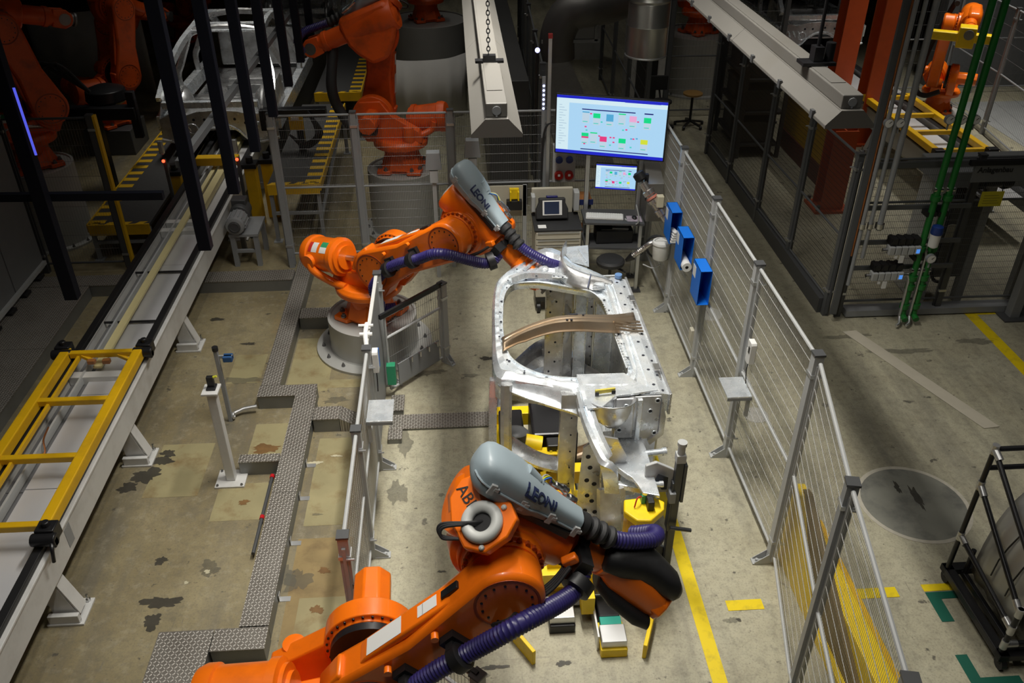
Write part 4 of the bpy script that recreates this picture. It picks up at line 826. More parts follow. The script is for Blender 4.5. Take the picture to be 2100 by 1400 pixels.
for k in (-1, 1): mb = MB(); mb.cyl(q + Vector((0.02 * k, -0.034, -0.01 + 0.02 * k)), q + Vector((0.02 * k, -0.042, -0.01 + 0.02 * k)), 0.012, n=10); mb.build('bolt', HOLE, o)
# ---- wind screen header and cowl: cross members that now stand upright
mb = MB(); mb.sweep([(0.31, 5.52, ZT - 0.02), (0.30, 5.47, 1.15), (0.30, 5.45, 0.83), (0.30, 5.47, 0.5), (0.31, 5.52, 0.18)], [(-0.045, -0.03), (0.0, -0.04), (0.045, -0.03), (0.045, 0.02), (0.02, 0.035), (-0.02, 0.035), (-0.045, 0.02)], (0, -1, 0), sm=4); mb.build('wind_screen_header', GALVD, car, 30)
mb = MB(); mb.sweep([(0.215, 5.70, ZT - 0.10), (0.20, 5.62, 1.15), (0.195, 5.58, 0.83), (0.20, 5.62, 0.5), (0.215, 5.7, 0.25)], [(-0.035, -0.06), (0.03, -0.07), (0.035, 0.05), (-0.03, 0.06)], (0, -1, 0), sm=4); mb.build('roof_front_edge', GALV, car, 30)
mb = MB(); mb.sweep([(0.80, 5.37, ZT - 0.01), (0.79, 5.33, 1.1), (0.785, 5.32, 0.83), (0.79, 5.33, 0.5), (0.80, 5.37, 0.14)], [(-0.075, -0.03), (-0.05, -0.055), (0.0, -0.06), (0.01, -0.02), (0.075, -0.02), (0.075, 0.05), (-0.06, 0.05)], (0, -1, 0), sm=4); mb.build('cowl_beam', GALVD, car, 30)
mb = MB()
for k in range(7): mb.cyl((0.80, 5.262, 0.3 + 0.17 * k), (0.80, 5.256, 0.3 + 0.17 * k), 0.007, n=8)
mb.build('cowl_holes', HOLE, car, 0)['kind'] = 'stuff'
# curved cross bar behind the wind screen opening
mb = MB(); mb.sweep([(0.30, 5.50, 0.92), (0.42, 5.46, 0.84), (0.56, 5.42, 0.77), (0.70, 5.40, 0.73), (0.82, 5.38, 0.72)], [(-0.07, -0.012), (-0.055, 0.015), (-0.02, 0.006), (0.02, 0.006), (0.055, 0.015), (0.07, -0.012)], (0, -0.6, 0.8), sm=5); mb.build('cross_bar', GALV, car, 30)
# ---- cowl plate, upper longitudinal and front end of the upper side
mb = MB(); mb.plate([gz(u, v, ZT + 0.0) for u, v in ((1182, 771), (1280, 768), (1310, 790), (1350, 803), (1290, 812), (1262, 815), (1235, 838), (1205, 842), (1192, 812))], 0.02); both(mb, 'cowl_plate', GALV, 0, 0.004)
mb = MB(); mb.sweep([gz(u, v, z) for u, v, z in ((1192, 790, 1.50), (1201, 830, 1.49), (1213, 868, 1.47), (1229, 905, 1.44), (1244, 935, 1.40), (1251, 952, 1.34), (1254, 975, 1.22), (1256, 1000, 1.05))], [(-0.055, -0.05), (-0.055, 0.0), (-0.03, 0.012), (-0.02, 0.002), (0.015, 0.002), (0.025, 0.014), (0.05, 0.0), (0.055, -0.05)], (0, 0.3, 1), sm=5); both(mb, 'upper_longitudinal', GALV, 30)
mb = MB(); mb.sweep([gz(u, v, z) for u, v, z in ((1186, 775, 1.515), (1194, 800, 1.52), (1206, 845, 1.49), (1216, 870, 1.46))], [(-0.02, -0.02), (-0.015, 0.012), (0.015, 0.012), (0.02, -0.02)], (0, 0, 1), sm=4); both(mb, 'fender_flange', GALV, 30)
mb = MB(); mb.box(gz(1241, 801, 1.56), (0.16, 0.018, 0.035), Matrix.Rotation(R(8), 3, 'Z')); bk = mb.build('gauge_bracket', mat('olive_gauge', (0.5, 0.42, 0.05), 0.5), car, 0, 0.003)
for sx in (-1, 1): q = gz(1241 + sx * 17, 803 - sx * 2, 1.565); mb = MB(); mb.box(q + Vector((0, -0.011, -0.005)), (0.03, 0.004, 0.03)); mb.build('gauge_pad', BLACK, bk, 0)
for u, v, w_ in ((1233, 776, 0.07), (1259, 776, 0.03)): mb = MB(); mb.box(gz(u, v, ZT + 0.002), (w_, 0.025, 0.003)); mb.build('slot', HOLE, car, 0)
# front wheel house dish
wc = gz(1252, 862, 1.30)
mb = MB(); mb.lathe([(0.19, 0.08), (0.165, 0.06), (0.15, -0.02), (0.12, -0.09), (0.07, -0.13), (0.0, -0.15)], (wc.x, wc.y, 1.42), (0, 0.25, 1), n=30, caps=False); o = mb.build('wheel_house', GALVD, car, 60); md = o.modifiers.new('sheet', 'SOLIDIFY'); md.thickness = 0.006
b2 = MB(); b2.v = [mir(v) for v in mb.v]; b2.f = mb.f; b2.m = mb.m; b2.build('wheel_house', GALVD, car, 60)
mb = MB(); mb.cyl((wc.x + 0.0, wc.y - 0.02, 1.28), (wc.x, wc.y - 0.02, 1.295), 0.055, n=20); mb.build('strut_seat', DARKSTEEL, car)
# foot well end panel facing the camera
fy = gz(1300, 812, ZT).y
mb = MB(); mb.bx((1.13, fy, 1.07), (1.50, fy + 0.02, 1.49)); both(mb, 'foot_well_panel', GALVD, 0, 0.006)
mb = MB(); mb.bx((1.14, fy - 0.02, 1.10), (1.29, fy, 1.49)); o = mb.build('foot_well_pad', GALVD, car, 0, 0.012)
mb = MB(); mb.bx((1.31, fy - 0.03, 1.08), (1.35, fy, 1.48)); mb.build('seam_strip', GALV, car, 0, 0.006)
for x, z in ((1.22, 1.42), (1.18, 1.19), (1.42, 1.35), (1.47, 1.45), (1.47, 1.13)):
    mb = MB(); mb.torus((x, fy - 0.022 if x < 1.3 else fy - 0.002, z), (0, -1, 0), 0.018, 0.006, 14, 6); mb.build('grommet', GALV, car); mb = MB(); mb.cyl((x, fy - 0.026 if x < 1.3 else fy - 0.006, z), (x, fy, z), 0.014, n=10); mb.build('grommet_hole', HOLE, car)
mb = MB(); mb.prism([(1.50, 1.49), (1.545, 1.30), (1.54, 1.12), (1.44, 1.02), (1.42, 1.06), (1.50, 1.14), (1.50, 1.30)], (0, fy + 0.01, 0), (1, 0, 0), (0, 0, 1), 0.03); mb.build('corner_flange', GALVD, car, 30)
# ---- front longitudinal plates
Z2 = 1.05
pts = [(1236, 890), (1322, 884), (1316, 905), (1326, 930), (1353, 1022), (1318, 1016), (1308, 1000), (1296, 985), (1268, 966), (1255, 942), (1243, 915)]
mb = MB(); mb.plate([gz(u, v, Z2) for u, v in pts], 0.03); fp = both(mb, 'longitudinal_plate', GALV, 0, 0.005)
for u, v, r_ in ((1256, 893, .014), (1273, 903, .012), (1282, 908, .016), (1284, 926, .014), (1283, 932, .010), (1310, 940, .012), (1290, 958, .012), (1295, 966, .012), (1309, 960, .010), (1330, 1003, .016)):
    q = gz(u, v, Z2); mb = MB(); mb.cyl(q + Vector((0, 0, 0.0005)), q + Vector((0, 0, 0.002)), r_, n=10); mb.build('punched_hole', HOLE, fp, 0)
mb = MB(); mb.box(gz(1284, 945, Z2 + 0.001), (0.075, 0.05, 0.003)); mb.build('window', HOLE, fp, 0)
mb = MB(); mb.sweep([gz(u, v, Z2 + 0.01) for u, v in ((1248, 925), (1256, 945), (1270, 962), (1296, 980), (1318, 985))], [(-0.018, -0.02), (-0.01, 0.015), (0.01, 0.015), (0.018, -0.02)], (0, 0, 1), sm=4); mb.build('edge_bead', GALV, car, 30)
mb = MB(); mb.bar(gz(1256, 991, 0.95), gz(1345, 1010, 0.95), 0.045, 0.05); mb.build('cross_rail', GALV, car, 0, 0.006)
mb = MB(); mb.bar(gz(1256, 1012, 0.80), gz(1300, 1006, 0.80), 0.05, 0.04); mb.build('cross_rail', GALV, car, 0, 0.006)
for (u0, v0, u1, v1, r_) in ((1322, 930, 1366, 925, 0.026), (1340, 993, 1360, 992, 0.02)):
    a = gz(u0, v0, 1.06); b = gz(u1, v1, 1.06); mb = MB(); mb.cyl(a, b, r_, n=16); mb.cyl(b - (b - a).normalized() * 0.03, b, r_ * 1.25, n=16); mb.build('locating_tube', GALV, car)
# ---- fire wall with its holes, seen past the cowl beam
wy = 5.0
mb = MB(); mb.prism([(0.82, 0.35), (1.10, 0.35), (1.14, 0.75), (1.20, 1.15), (1.12, 1.32), (0.98, 1.36), (0.86, 1.25), (0.84, 0.9)], (0, wy, 0), (1, 0, 0), (0, 0, 1), 0.02); fw = mb.build('fire_wall', GALVD, car, 0, 0.004)
for x, z in ((0.90, 1.16), (0.98, 1.20), (0.92, 1.05), (0.90, 0.92), (0.96, 0.88), (0.91, 0.76), (0.90, 0.60), (0.98, 0.58), (0.95, 0.70)):
    mb = MB(); mb.cyl((x, wy - 0.023, z), (x, wy - 0.018, z), 0.019, n=12); mb.build('fire_wall_hole', HOLE, fw)
mb = MB(); mb.sweep([(1.06, wy - 0.03, 1.25), (1.02, wy - 0.03, 1.0), (1.04, wy - 0.03, 0.75), (1.10, wy - 0.03, 0.6)], [(-0.02, -0.01), (-0.01, 0.012), (0.01, 0.012), (0.02, -0.01)], (0, -1, 0), sm=5); mb.build('fire_wall_bead', GALV, fw, 40)
mb = MB(); mb.torus((0.98, wy - 0.03, 0.42), (0, -1, 0.2), 0.06, 0.014, 24, 8); mb.build('steering_opening', GALVD, fw)
# lower front sheets hanging towards the floor
mb = MB(); mb.sweep([(1.08, 4.85, 0.95), (1.09, 4.82, 0.72), (1.12, 4.80, 0.45), (1.16, 4.78, 0.22)], [(-0.10, 0), (-0.06, 0.02), (0.02, 0.005), (0.10, 0.02), (0.12, -0.01), (-0.1, -0.012)], (0, -1, 0), sm=4); mb.build('apron', GALVD, car, 35)
# ---- rear floor and seat cross structure, upright strips behind the openings
for i, (x0, x1, y, m_) in enumerate(((0.80, 0.995, 7.34, GALVD), (0.995, 1.10, 7.42, GALVD), (1.10, 1.23, 7.36, GALV), (1.23, 1.31, 7.42, GALVD), (1.31, 1.50, 7.37, GALV))):
    mb = MB(); mb.bx((x0, y, 0.18), (x1, y + 0.02, 1.40)); mb.bx((x0, y - 0.02, 0.18), (x0 + 0.012, y + 0.02, 1.40)); mb.bx((x1 - 0.012, y - 0.02, 0.18), (x1, y + 0.02, 1.40)); o = mb.build('floor_strip', m_, car, 0, 0.004)
    if i in (0, 3):
        for k in range(9):
            mb = MB(); mb.cyl((x0 + 0.05 + 0.06 * (k % 2) * (1 if i == 0 else 0.3), y - 0.004, 0.3 + 0.12 * k), (x0 + 0.05 + 0.06 * (k % 2) * (1 if i == 0 else 0.3), y, 0.3 + 0.12 * k), 0.011, n=8); mb.build('strip_hole', HOLE, o)
mb = MB(); mb.bar((1.36, 7.36, 1.0), (1.44, 7.36, 0.85), 0.012, 0.012); mb.bar((1.44, 7.36, 0.85), (1.36, 7.36, 0.75), 0.012, 0.012); mb.build('pressed_mark', GALVD, car, 0)
mb = MB(); mb.box((1.34, 7.35, 1.24), (0.05, 0.006, 0.06)); mb.build('yellow_sticker', YELLOW, car, 0)
# rear end of the roof side and floor sheet towards the fence
mb = MB(); mb.bx((1.50, 5.32, 0.2), (1.515, 7.4, 1.36)); mb.build('floor_sheet', GALVD, car, 0)
mb = MB(); mb.sweep([(0.9, 7.5, 1.3), (1.0, 7.45, 1.05), (1.03, 7.44, 0.85), (1.0, 7.45, 0.6), (0.9, 7.5, 0.35)], [(-0.09, 0), (-0.04, 0.03), (0.04, 0.03), (0.09, 0), (0.09, -0.02), (-0.09, -0.02)], (0, -1, 0), sm=4); mb.build('wheel_house_inner', GALVD, car, 40)
# crumpled foot well sheet at the low side
mb = MB(); vs = []; fs = []
for i in range(7):
    for j in range(6): vs.append((1.14 + 0.055 * i, 5.55 + 0.09 * j, 0.45 + 0.10 * j * 0.6 + 0.02 * math.sin(2.2 * i) + 0.015 * math.cos(3 * j)))
for i in range(6):
    for j in range(5): fs.append((i * 6 + j, (i + 1) * 6 + j, (i + 1) * 6 + j + 1, i * 6 + j + 1))
mb.add(vs, fs); o = mb.build('foot_well_sheet', GALV, car, 20); md = o.modifiers.new('sheet', 'SOLIDIFY'); md.thickness = 0.005

# row of spot weld dents along the inner sill, stiffening beads and studs on the large plates
mb = MB()
for k in range(26):
    f = k / 25; p = gz(1238, 622, ZT - 0.03).lerp(gz(1290, 752, ZT - 0.03), f); mb.cyl(p, p + Vector((0, 0, 0.004)), 0.012, n=8)
mb.build('spot_welds', GALV, car, 0)['kind'] = 'stuff'
for (u0, v0, u1, v1, z, w_) in ((1196, 780, 1204, 832, 1.512, 0.035), (1216, 786, 1222, 815, 1.508, 0.02), (1285, 790, 1330, 800, 1.508, 0.02), (1225, 826, 1262, 812, 1.508, 0.018), (1075, 552, 1100, 532, 1.515, 0.02), (1100, 556, 1128, 540, 1.512, 0.02), (1170, 572, 1240, 582, 1.515, 0.025), (1215, 590, 1240, 588, 1.51, 0.02), (1258, 900, 1310, 893, 1.062, 0.02), (1268, 925, 1312, 918, 1.062, 0.018), (1318, 940, 1338, 1000, 1.062, 0.018), (1290, 975, 1325, 1000, 1.062, 0.018)):
    a = gz(u0, v0, z); b = gz(u1, v1, z); mb = MB(); mb.sweep([a, a.lerp(b, 0.5) + Vector((0, 0, 0.004)), b], [(-w_, -0.012), (-w_ * 0.5, 0.006), (w_ * 0.5, 0.006), (w_, -0.012)], (0, 0, 1)); mb.build('pressed_bead', GALV, car, 25)
for u, v, z, r_ in ((1194, 786, 1.503, .014), (1201, 791, 1.503, .014), (1207, 813, 1.503, .010), (1226, 830, 1.503, .012), (1262, 790, 1.503, .012), (1275, 780, 1.503, .012), (1288, 783, 1.503, .010), (1318, 795, 1.503, .012), (1280, 772, 1.503, .012), (1158, 575, 1.49, .014), (1180, 583, 1.49, .016), (1100, 566, 1.52, .010), (1060, 552, 1.52, .009), (1042, 575, 1.49, .009), (1025, 640, 1.5, .009), (1024, 690, 1.5, .009), (1040, 738, 1.5, .010), (1075, 765, 1.5, .010), (1140, 782, 1.5, .010)):
    q = gz(u, v, z); mb = MB(); mb.cyl(q, q + Vector((0, 0, 0.003)), r_, n=10); mb.build('punched_hole', HOLE, car, 0)
# dark marker line drawn across the rear arch sheet, flanges beside the quarter plate
mb = MB(); mb.bar(gz(1212, 562, 1.585), gz(1205, 590, 1.50), 0.012, 0.006); mb.build('marker_line', mat('marker_blue', (0.02, 0.03, 0.08), 0.6), car, 0)
for x0, x1 in ((0.86, 0.93), (1.02, 1.09)):
    mb = MB(); mb.bx((x0, 4.96, 0.2), (x1, 4.985, 0.36)); mb.build('hinge_tab', GALV, car, 0, 0.006)
# ================================================================= FIXTURE under the car body
fx = thing('body_fixture', 'yellow steel fixture carriage under the lying car body', 'fixture', (0.8, 5.2, 0))
def fxp(mb, n, m, sm=0, bev=0.004, p=None): return mb.build(n, m, p or fx, sm, bev)
for x in (0.30, 0.86):
    mb = MB(); mb.bx((x - 0.05, 4.35, 0.12), (x + 0.05, 6.75, 0.30)); fxp(mb, 'long_beam', YELLOWB)
for y in (4.55, 5.35, 5.70, 6.55):
    mb = MB(); mb.bx((0.26, y - 0.06, 0.28), (0.98, y + 0.06, 0.42)); fxp(mb, 'cross_beam', YELLOWB)
for x in (0.36, 0.47, 0.62):
    mb = MB(); mb.bx((x - 0.025, 4.95, 0.30), (x + 0.025, 5.55, 0.52)); fxp(mb, 'bracket_plate', YELLOWB)
mb = MB(); mb.bx((0.30, 5.12, 0.50), (0.82, 5.24, 0.60)); o = fxp(mb, 'bearing_beam', YELLOWB)
for x in (0.36, 0.52, 0.75): mb = MB(); mb.cyl((x, 5.18, 0.60), (x, 5.18, 0.603), 0.02, n=10); fxp(mb, 'beam_hole', HOLE, 0, 0, o)
mb = MB(); mb.bx((0.26, 5.58, 0.55), (0.80, 5.68, 0.68)); fxp(mb, 'upper_beam', YELLOWB)
mb = MB(); mb.cyl((0.48, 5.74, 0.68), (0.62, 5.72, 0.66), 0.085, n=20); fxp(mb, 'drum', YELLOWB, 35, 0)
mb = MB(); mb.lathe([(0.09, 0), (0.12, 0.01), (0.12, 0.24), (0.10, 0.26), (0.06, 0.27)], (0.40, 5.80, 0.48), (0, 0.25, 1), n=24); fxp(mb, 'drive_motor', GREYD, 35, 0)
mb = MB(); mb.bx((0.33, 5.55, 0.30), (0.50, 5.74, 0.62)); fxp(mb, 'gear_box', GREY, 0, 0.02)
for k in range(8): mb = MB(); mb.bx((0.345, 5.548 - 0.002, 0.33 + 0.035 * k), (0.485, 5.552, 0.345 + 0.035 * k)); fxp(mb, 'cooling_fin', GREYL, 0, 0)
mb = MB(); mb.bx((0.55, 5.80, 0.25), (0.95, 6.30, 0.72)); fxp(mb, 'control_box', BLACKM, 0, 0.02)
mb = MB(); mb.bx((0.66, 5.62, 0.52), (0.80, 5.74, 0.74)); fxp(mb, 'valve_block', BLACK, 0, 0.01)
for i in range(2):
    for j in range(3): mb = MB(); mb.cyl((0.69 + 0.06 * i, 5.618, 0.57 + 0.06 * j), (0.69 + 0.06 * i, 5.61, 0.57 + 0.06 * j), 0.012, n=8); fxp(mb, 'fitting', STEEL, 30, 0)
mb = MB(); mb.bx((0.28, 5.9, 0.1), (0.50, 6.4, 0.55)); fxp(mb, 'hydraulic_unit', BLACKM, 0, 0.02)
for k in range(4):
    mb = MB(); mb.bx((0.50 + 0.075 * k, 4.62, 0.05), (0.56 + 0.075 * k, 5.10, 0.40)); fxp(mb, 'bellows_panel', GREYD, 0, 0.008)
# carriage end with steel blocks on yellow shoes
for (x, y, gr, m2) in ((1.02, 4.16, True, YELLOWB), (0.66, 4.40, False, BLACKM)):
    mb = MB(); mb.bx((x - 0.10, y - 0.12, 0.0), (x + 0.10, y + 0.14, 0.09)); fxp(mb, 'shoe', m2, 0, 0.01)
    mb = MB(); mb.bx((x - 0.095, y - 0.10, 0.09), (x + 0.095, y + 0.06, 0.16)); fxp(mb, 'steel_block', ALU, 0, 0.006)
    if gr:
        mb = MB(); mb.bx((x - 0.08, y + 0.061, 0.09), (x + 0.08, y + 0.14, 0.15)); fxp(mb, 'green_pad', mat('teal_pad', (0.01, 0.32, 0.24), 0.5), 0, 0.004)
        mb = MB(); mb.bx((x - 0.08, y + 0.15, 0.0), (x + 0.08, y + 0.40, 0.14)); fxp(mb, 'clamp_body', BLACKM, 0, 0.01)
        mb = MB(); mb.bx((x - 0.12, y - 0.05, 0.0), (x - 0.102, y + 0.45, 0.16)); fxp(mb, 'side_plate', ALU, 0, 0.003)
mb = MB(); mb.bx((0.55, 4.50, 0.05), (1.12, 4.60, 0.16)); fxp(mb, 'end_bar', ALU, 0, 0.006)
mb = MB(); mb.prism([(0.56, 0.15), (0.70, 0.15), (0.70, 0.45), (0.64, 0.52), (0.56, 0.52)], (0, 4.62, 0), (1, 0, 0), (0, 0, 1), 0.06); fxp(mb, 'end_bracket', YELLOWB, 0, 0.004)
mb = MB(); mb.prism([(0.95, 0.12), (1.10, 0.12), (1.10, 0.3), (0.95, 0.35)], (0, 4.58, 0), (1, 0, 0), (0, 0, 1), 0.05); fxp(mb, 'end_bracket', YELLOWB, 0, 0.004)
# two yellow guide blades standing on the floor
for pts, lb in (([(0.20, 4.75), (0.20, 4.38), (0.42, 4.02)], 'bent yellow guide blade on the floor left of the fixture shoes'), ([(1.36, 4.75), (1.36, 4.32), (1.24, 4.02)], 'bent yellow guide blade on the floor beside the long yellow line')):
    mb = MB(); mb.sweep([(x, y, 0.08) for x, y in pts], [(-0.015, -0.08), (0.015, -0.08), (0.015, 0.07), (-0.015, 0.07)], (0, 0, 1)); solo('guide_blade', mb, YELLOWB, lb, 'guide rail', bevel=0.004)
# yellow column with clamping head
cl = thing('clamp_column', 'yellow clamping column standing before the car front', 'clamp', (1.22, 4.62, 0))
mb = MB(); mb.bx((1.15, 4.58, 0.0), (1.29, 4.70, 0.90)); mb.build('column', YELLOW, cl, 0, 0.008)
mb = MB(); mb.prism([(1.12, 4.58), (1.20, 4.48), (1.30, 4.47), (1.42, 4.58), (1.44, 4.66), (1.36, 4.72), (1.14, 4.70)], (0, 0, 0.90), (1, 0, 0), (0, 1, 0), 0.07); mb.build('head_plate', YELLOWB, cl, 0, 0.012)
mb = MB(); mb.bx((1.29, 4.56, 0.97), (1.34, 4.68, 1.06)); mb.build('switch', BLACK, cl, 0, 0.008)
mb = MB(); mb.bx((1.26, 4.64, 0.97), (1.29, 4.70, 1.05)); mb.build('terminal_block', mat('green_terminal', (0.03, 0.3, 0.15), 0.4), cl, 0, 0.004)
mb = MB(); mb.tube([(1.26, 4.66, 1.03), (1.22, 4.62, 1.05), (1.20, 4.60, 0.98)], 0.006, 6, sm=4); mb.build('lead', mat('red_lead', (0.5, 0.03, 0.02), 0.5), cl)
# dark tooling post with claws
tp = thing('tooling_post', 'dark grey tooling post with claw plates beside the car front', 'tooling post', (1.56, 4.80, 0))
GUN = mat('gun_metal', (0.075, 0.08, 0.088), 0.4, 0.4, noise=0.1)
mb = MB(); mb.bx((1.53, 4.77, 0.0), (1.59, 4.83, 1.30)); mb.bx((1.515, 4.76, 0.55), (1.53, 4.84, 1.05)); mb.bx((1.59, 4.76, 0.85), (1.615, 4.84, 1.22)); mb.build('post', GUN, tp, 0, 0.005)
mb = MB(); mb.cyl((1.56, 4.80, 1.30), (1.56, 4.80, 1.40), 0.028, n=14); mb.cyl((1.56, 4.80, 1.39), (1.56, 4.80, 1.42), 0.036, n=14); mb.bx((1.525, 4.765, 1.24), (1.595, 4.835, 1.31)); mb.build('head', GREYL, tp, 30)
for z in (0.92, 0.10):
    mb = MB(); U = (-1, 0, 0); mb.prism([(0.0, 0.0), (0.10, 0.0), (0.22, 0.18), (0.22, 0.27), (0.14, 0.30), (0.0, 0.22)], (1.53, 4.81, z), (-1, 0, 0), (0, 0, 1), 0.03); o = mb.build('claw_plate', GUN if z < 0.5 else GREYL, tp, 0, 0.006)
    mb = MB(); mb.prism([(0.05, 0.06), (0.09, 0.06), (0.15, 0.16), (0.13, 0.22), (0.05, 0.18)], (1.53, 4.775, z), (-1, 0, 0), (0, 0, 1), 0.004); mb.build('claw_window', HOLE, o, 0)
    mb = MB(); mb.bx((1.50, 4.74, z - 0.06), (1.55, 4.86, z + 0.04)); mb.build('claw_mount', GREY, tp, 0, 0.006)
mb = MB(); mb.cyl((1.53, 4.73, 0.62), (1.70, 4.73, 0.58), 0.016, n=8); mb.build('pin', GUN, tp)
mb = MB(); mb.cyl((1.44, 4.76, 0.07), (1.64, 4.72, 0.07), 0.03, n=12); mb.cyl((1.58, 4.68, 0.05), (1.58, 4.80, 0.05), 0.02, n=10); mb.build('foot_clamp', STEEL, tp)
# ================================================================= SKID CONVEYOR on the left
WP = mat('conveyor_white', (0.60, 0.60, 0.585), 0.42, noise=0.05, dirt=(0.2, 0.18, 0.14), dscale=2.5, damt=0.3)
DECK = mat('deck_aluminium', (0.74, 0.74, 0.76), 0.38, 0.35, noise=0.10, nscale=2.5)
DECKG = mat('deck_grey', (0.20, 0.20, 0.205), 0.45, 0.3, noise=0.1)
TAPE = mat('cream_belt', (0.66, 0.58, 0.30), 0.6, noise=0.06)
def conveyor(name, label, x0, x1, y0, y1, legs, z=0.72, joints=(), belt=None, M=WP, loc=None):
    t = thing(name, label, 'conveyor', ((x0 + x1) / 2, y0, 0))
    for x, s in ((x0, -1), (x1, 1)):
        mb = MB(); mb.bx((x - 0.035, y0, z - 0.30), (x + 0.035, y1, z - 0.02)); mb.bx((x - 0.05, y0, z - 0.03), (x + 0.05, y1, z - 0.005)); mb.build('side_beam', M, t, 0, 0.006)
        mb = MB(); mb.bx((x - s * 0.02 - 0.035, y0, z - 0.005), (x - s * 0.02 + 0.035, y1, z + 0.045)); mb.build('slide_rail', BLACK, t, 0, 0.006)
    n = int((y1 - y0) / 1.25); js = [y0 + (y1 - y0) * k / n for k in range(n + 1)]
    for k in range(n):
        a, b = js[k], js[k + 1]
        mb = MB(); mb.bx((x0 + 0.22, a + 0.004, z - 0.10), (x1 - 0.10, b - 0.004, z - 0.085)); mb.build('deck_panel', DECK, t, 0, 0.002)
        mb = MB(); mb.bx((x0 + 0.05, a + 0.004, z - 0.13), (x0 + 0.21, b - 0.004, z - 0.115)); mb.build('deck_panel', DECKG, t, 0, 0.002)
        mb = MB(); mb.bx((x1 - 0.095, a + 0.004, z - 0.13), (x1 - 0.03, b - 0.004, z - 0.11)); mb.build('deck_panel', DECKG, t, 0, 0.002)
        mb = MB(); mb.bar((x0 + 0.165, a, z - 0.06), (x0 + 0.165, b, z - 0.06), 0.02, 0.08); mb.build('inner_guide', GREYL, t, 0)
    for y in joints: mb = MB(); mb.cyl((x0, y, z - 0.06), (x1, y, z - 0.06), 0.014, n=8); mb.build('cross_rod', BLACK, t)
    for y in legs:
        xm = (x0 + x1) / 2
        for s in (-1, 1):
            e = x1 if s > 0 else x0
            mb = MB(); mb.prism([(e - s * 0.02, z - 0.3), (e - s * 0.12, z - 0.3), (e - s * 0.10, 0.06), (e + s * 0.10, 0.06), (e + s * 0.07, 0.10)], (0, y + 0.06, 0), (1, 0, 0), (0, 0, 1), 0.012); mb.prism([(e - s * 0.02, z - 0.3), (e - s * 0.12, z - 0.3), (e - s * 0.10, 0.06), (e + s * 0.10, 0.06), (e + s * 0.07, 0.10)], (0, y - 0.05, 0), (1, 0, 0), (0, 0, 1), 0.012)
            mb.bar((e - s * 0.01, y, z - 0.3), (e + s * 0.10, y, 0.06), 0.12, 0.012, (1, 0, 0)); g = mb.build('leg', M, t, 0)
            mb = MB(); mb.bx((e - 0.14, y - 0.13, 0.0), (e + 0.14, y + 0.13, 0.02)); mb.bx((e - 0.12, y - 0.12, 0.02), (e + 0.11, y - 0.08, 0.10)); mb.build('foot_plate', M, g, 0, 0.003)
            for dx in (-0.10, 0.10):
                for dy in (-0.10, 0.10): mb = MB(); mb.cyl((e + dx, y + dy, 0.02), (e + dx, y + dy, 0.09), 0.01, n=6); mb.cyl((e + dx, y + dy, 0.02), (e + dx, y + dy, 0.04), 0.02, n=6); mb.build('anchor_bolt', STEEL, g)
        mb = MB(); mb.bx((x0 + 0.1, y - 0.03, z - 0.30), (x1 - 0.1, y + 0.03, z - 0.16)); mb.build('cross_member', M, t, 0)
        mb = MB(); mb.prism([(x0 + 0.1, z - 0.3), (x1 - 0.1, z - 0.3), (x1 - 0.12, 0.10), (x0 + 0.12, 0.10)], (0, y + 0.004, 0), (1, 0, 0), (0, 0, 1), 0.008); o = mb.build('web_plate', M, t, 0)
        mb = MB(); mb.cyl((x1 - 0.25, y - 0.008, z - 0.46), (x1 - 0.25, y + 0.01, z - 0.46), 0.09, n=24); mb.build('web_hole', mat('web_hole', (0.16, 0.15, 0.12), 0.7), o)
    return t
CX0, CX1 = -3.85, -3.165
conv = conveyor('skid_conveyor', 'long white skid conveyor with black rails and a cream belt at the left', CX0, CX1, 1.6, 14.5, (2.9, 4.72, 6.56, 8.52, 11.35, 13.2), joints=(8.02, 9.12, 3.9), belt=True)
mb = MB(); mb.bx((-3.61, 7.10, 0.70), (-3.53, 10.85, 0.725)); mb.bx((-3.60, 10.8, 0.70), (-3.545, 14.4, 0.73)); mb.build('belt', TAPE, conv, 0)
mb = MB(); mb.bx((-3.50, 10.6, 0.66), (-3.40, 14.4, 0.74)); mb.cyl((-3.50, 10.6, 0.66), (-3.40, 10.6, 0.66), 0.08, n=20); mb.build('belt', TAPE, conv, 20)
mb = MB(); mb.cyl((-3.395, 10.6, 0.66), (-3.36, 10.6, 0.66), 0.09, n=20); mb.build('pulley', BLACK, conv)
for y in (7.02, 10.2, 10.45): mb = MB(); mb.bx((CX0 + 0.04, y - 0.05, 0.60), (CX1 - 0.03, y + 0.05, 0.69)); mb.build('cross_member', WP, conv, 0, 0.004)
mb = MB(); mb.bx((CX1 + 0.036, 4.95, 0.48), (CX1 + 0.038, 5.05, 0.66)); mb.build('grey_plate', GREY, conv, 0)
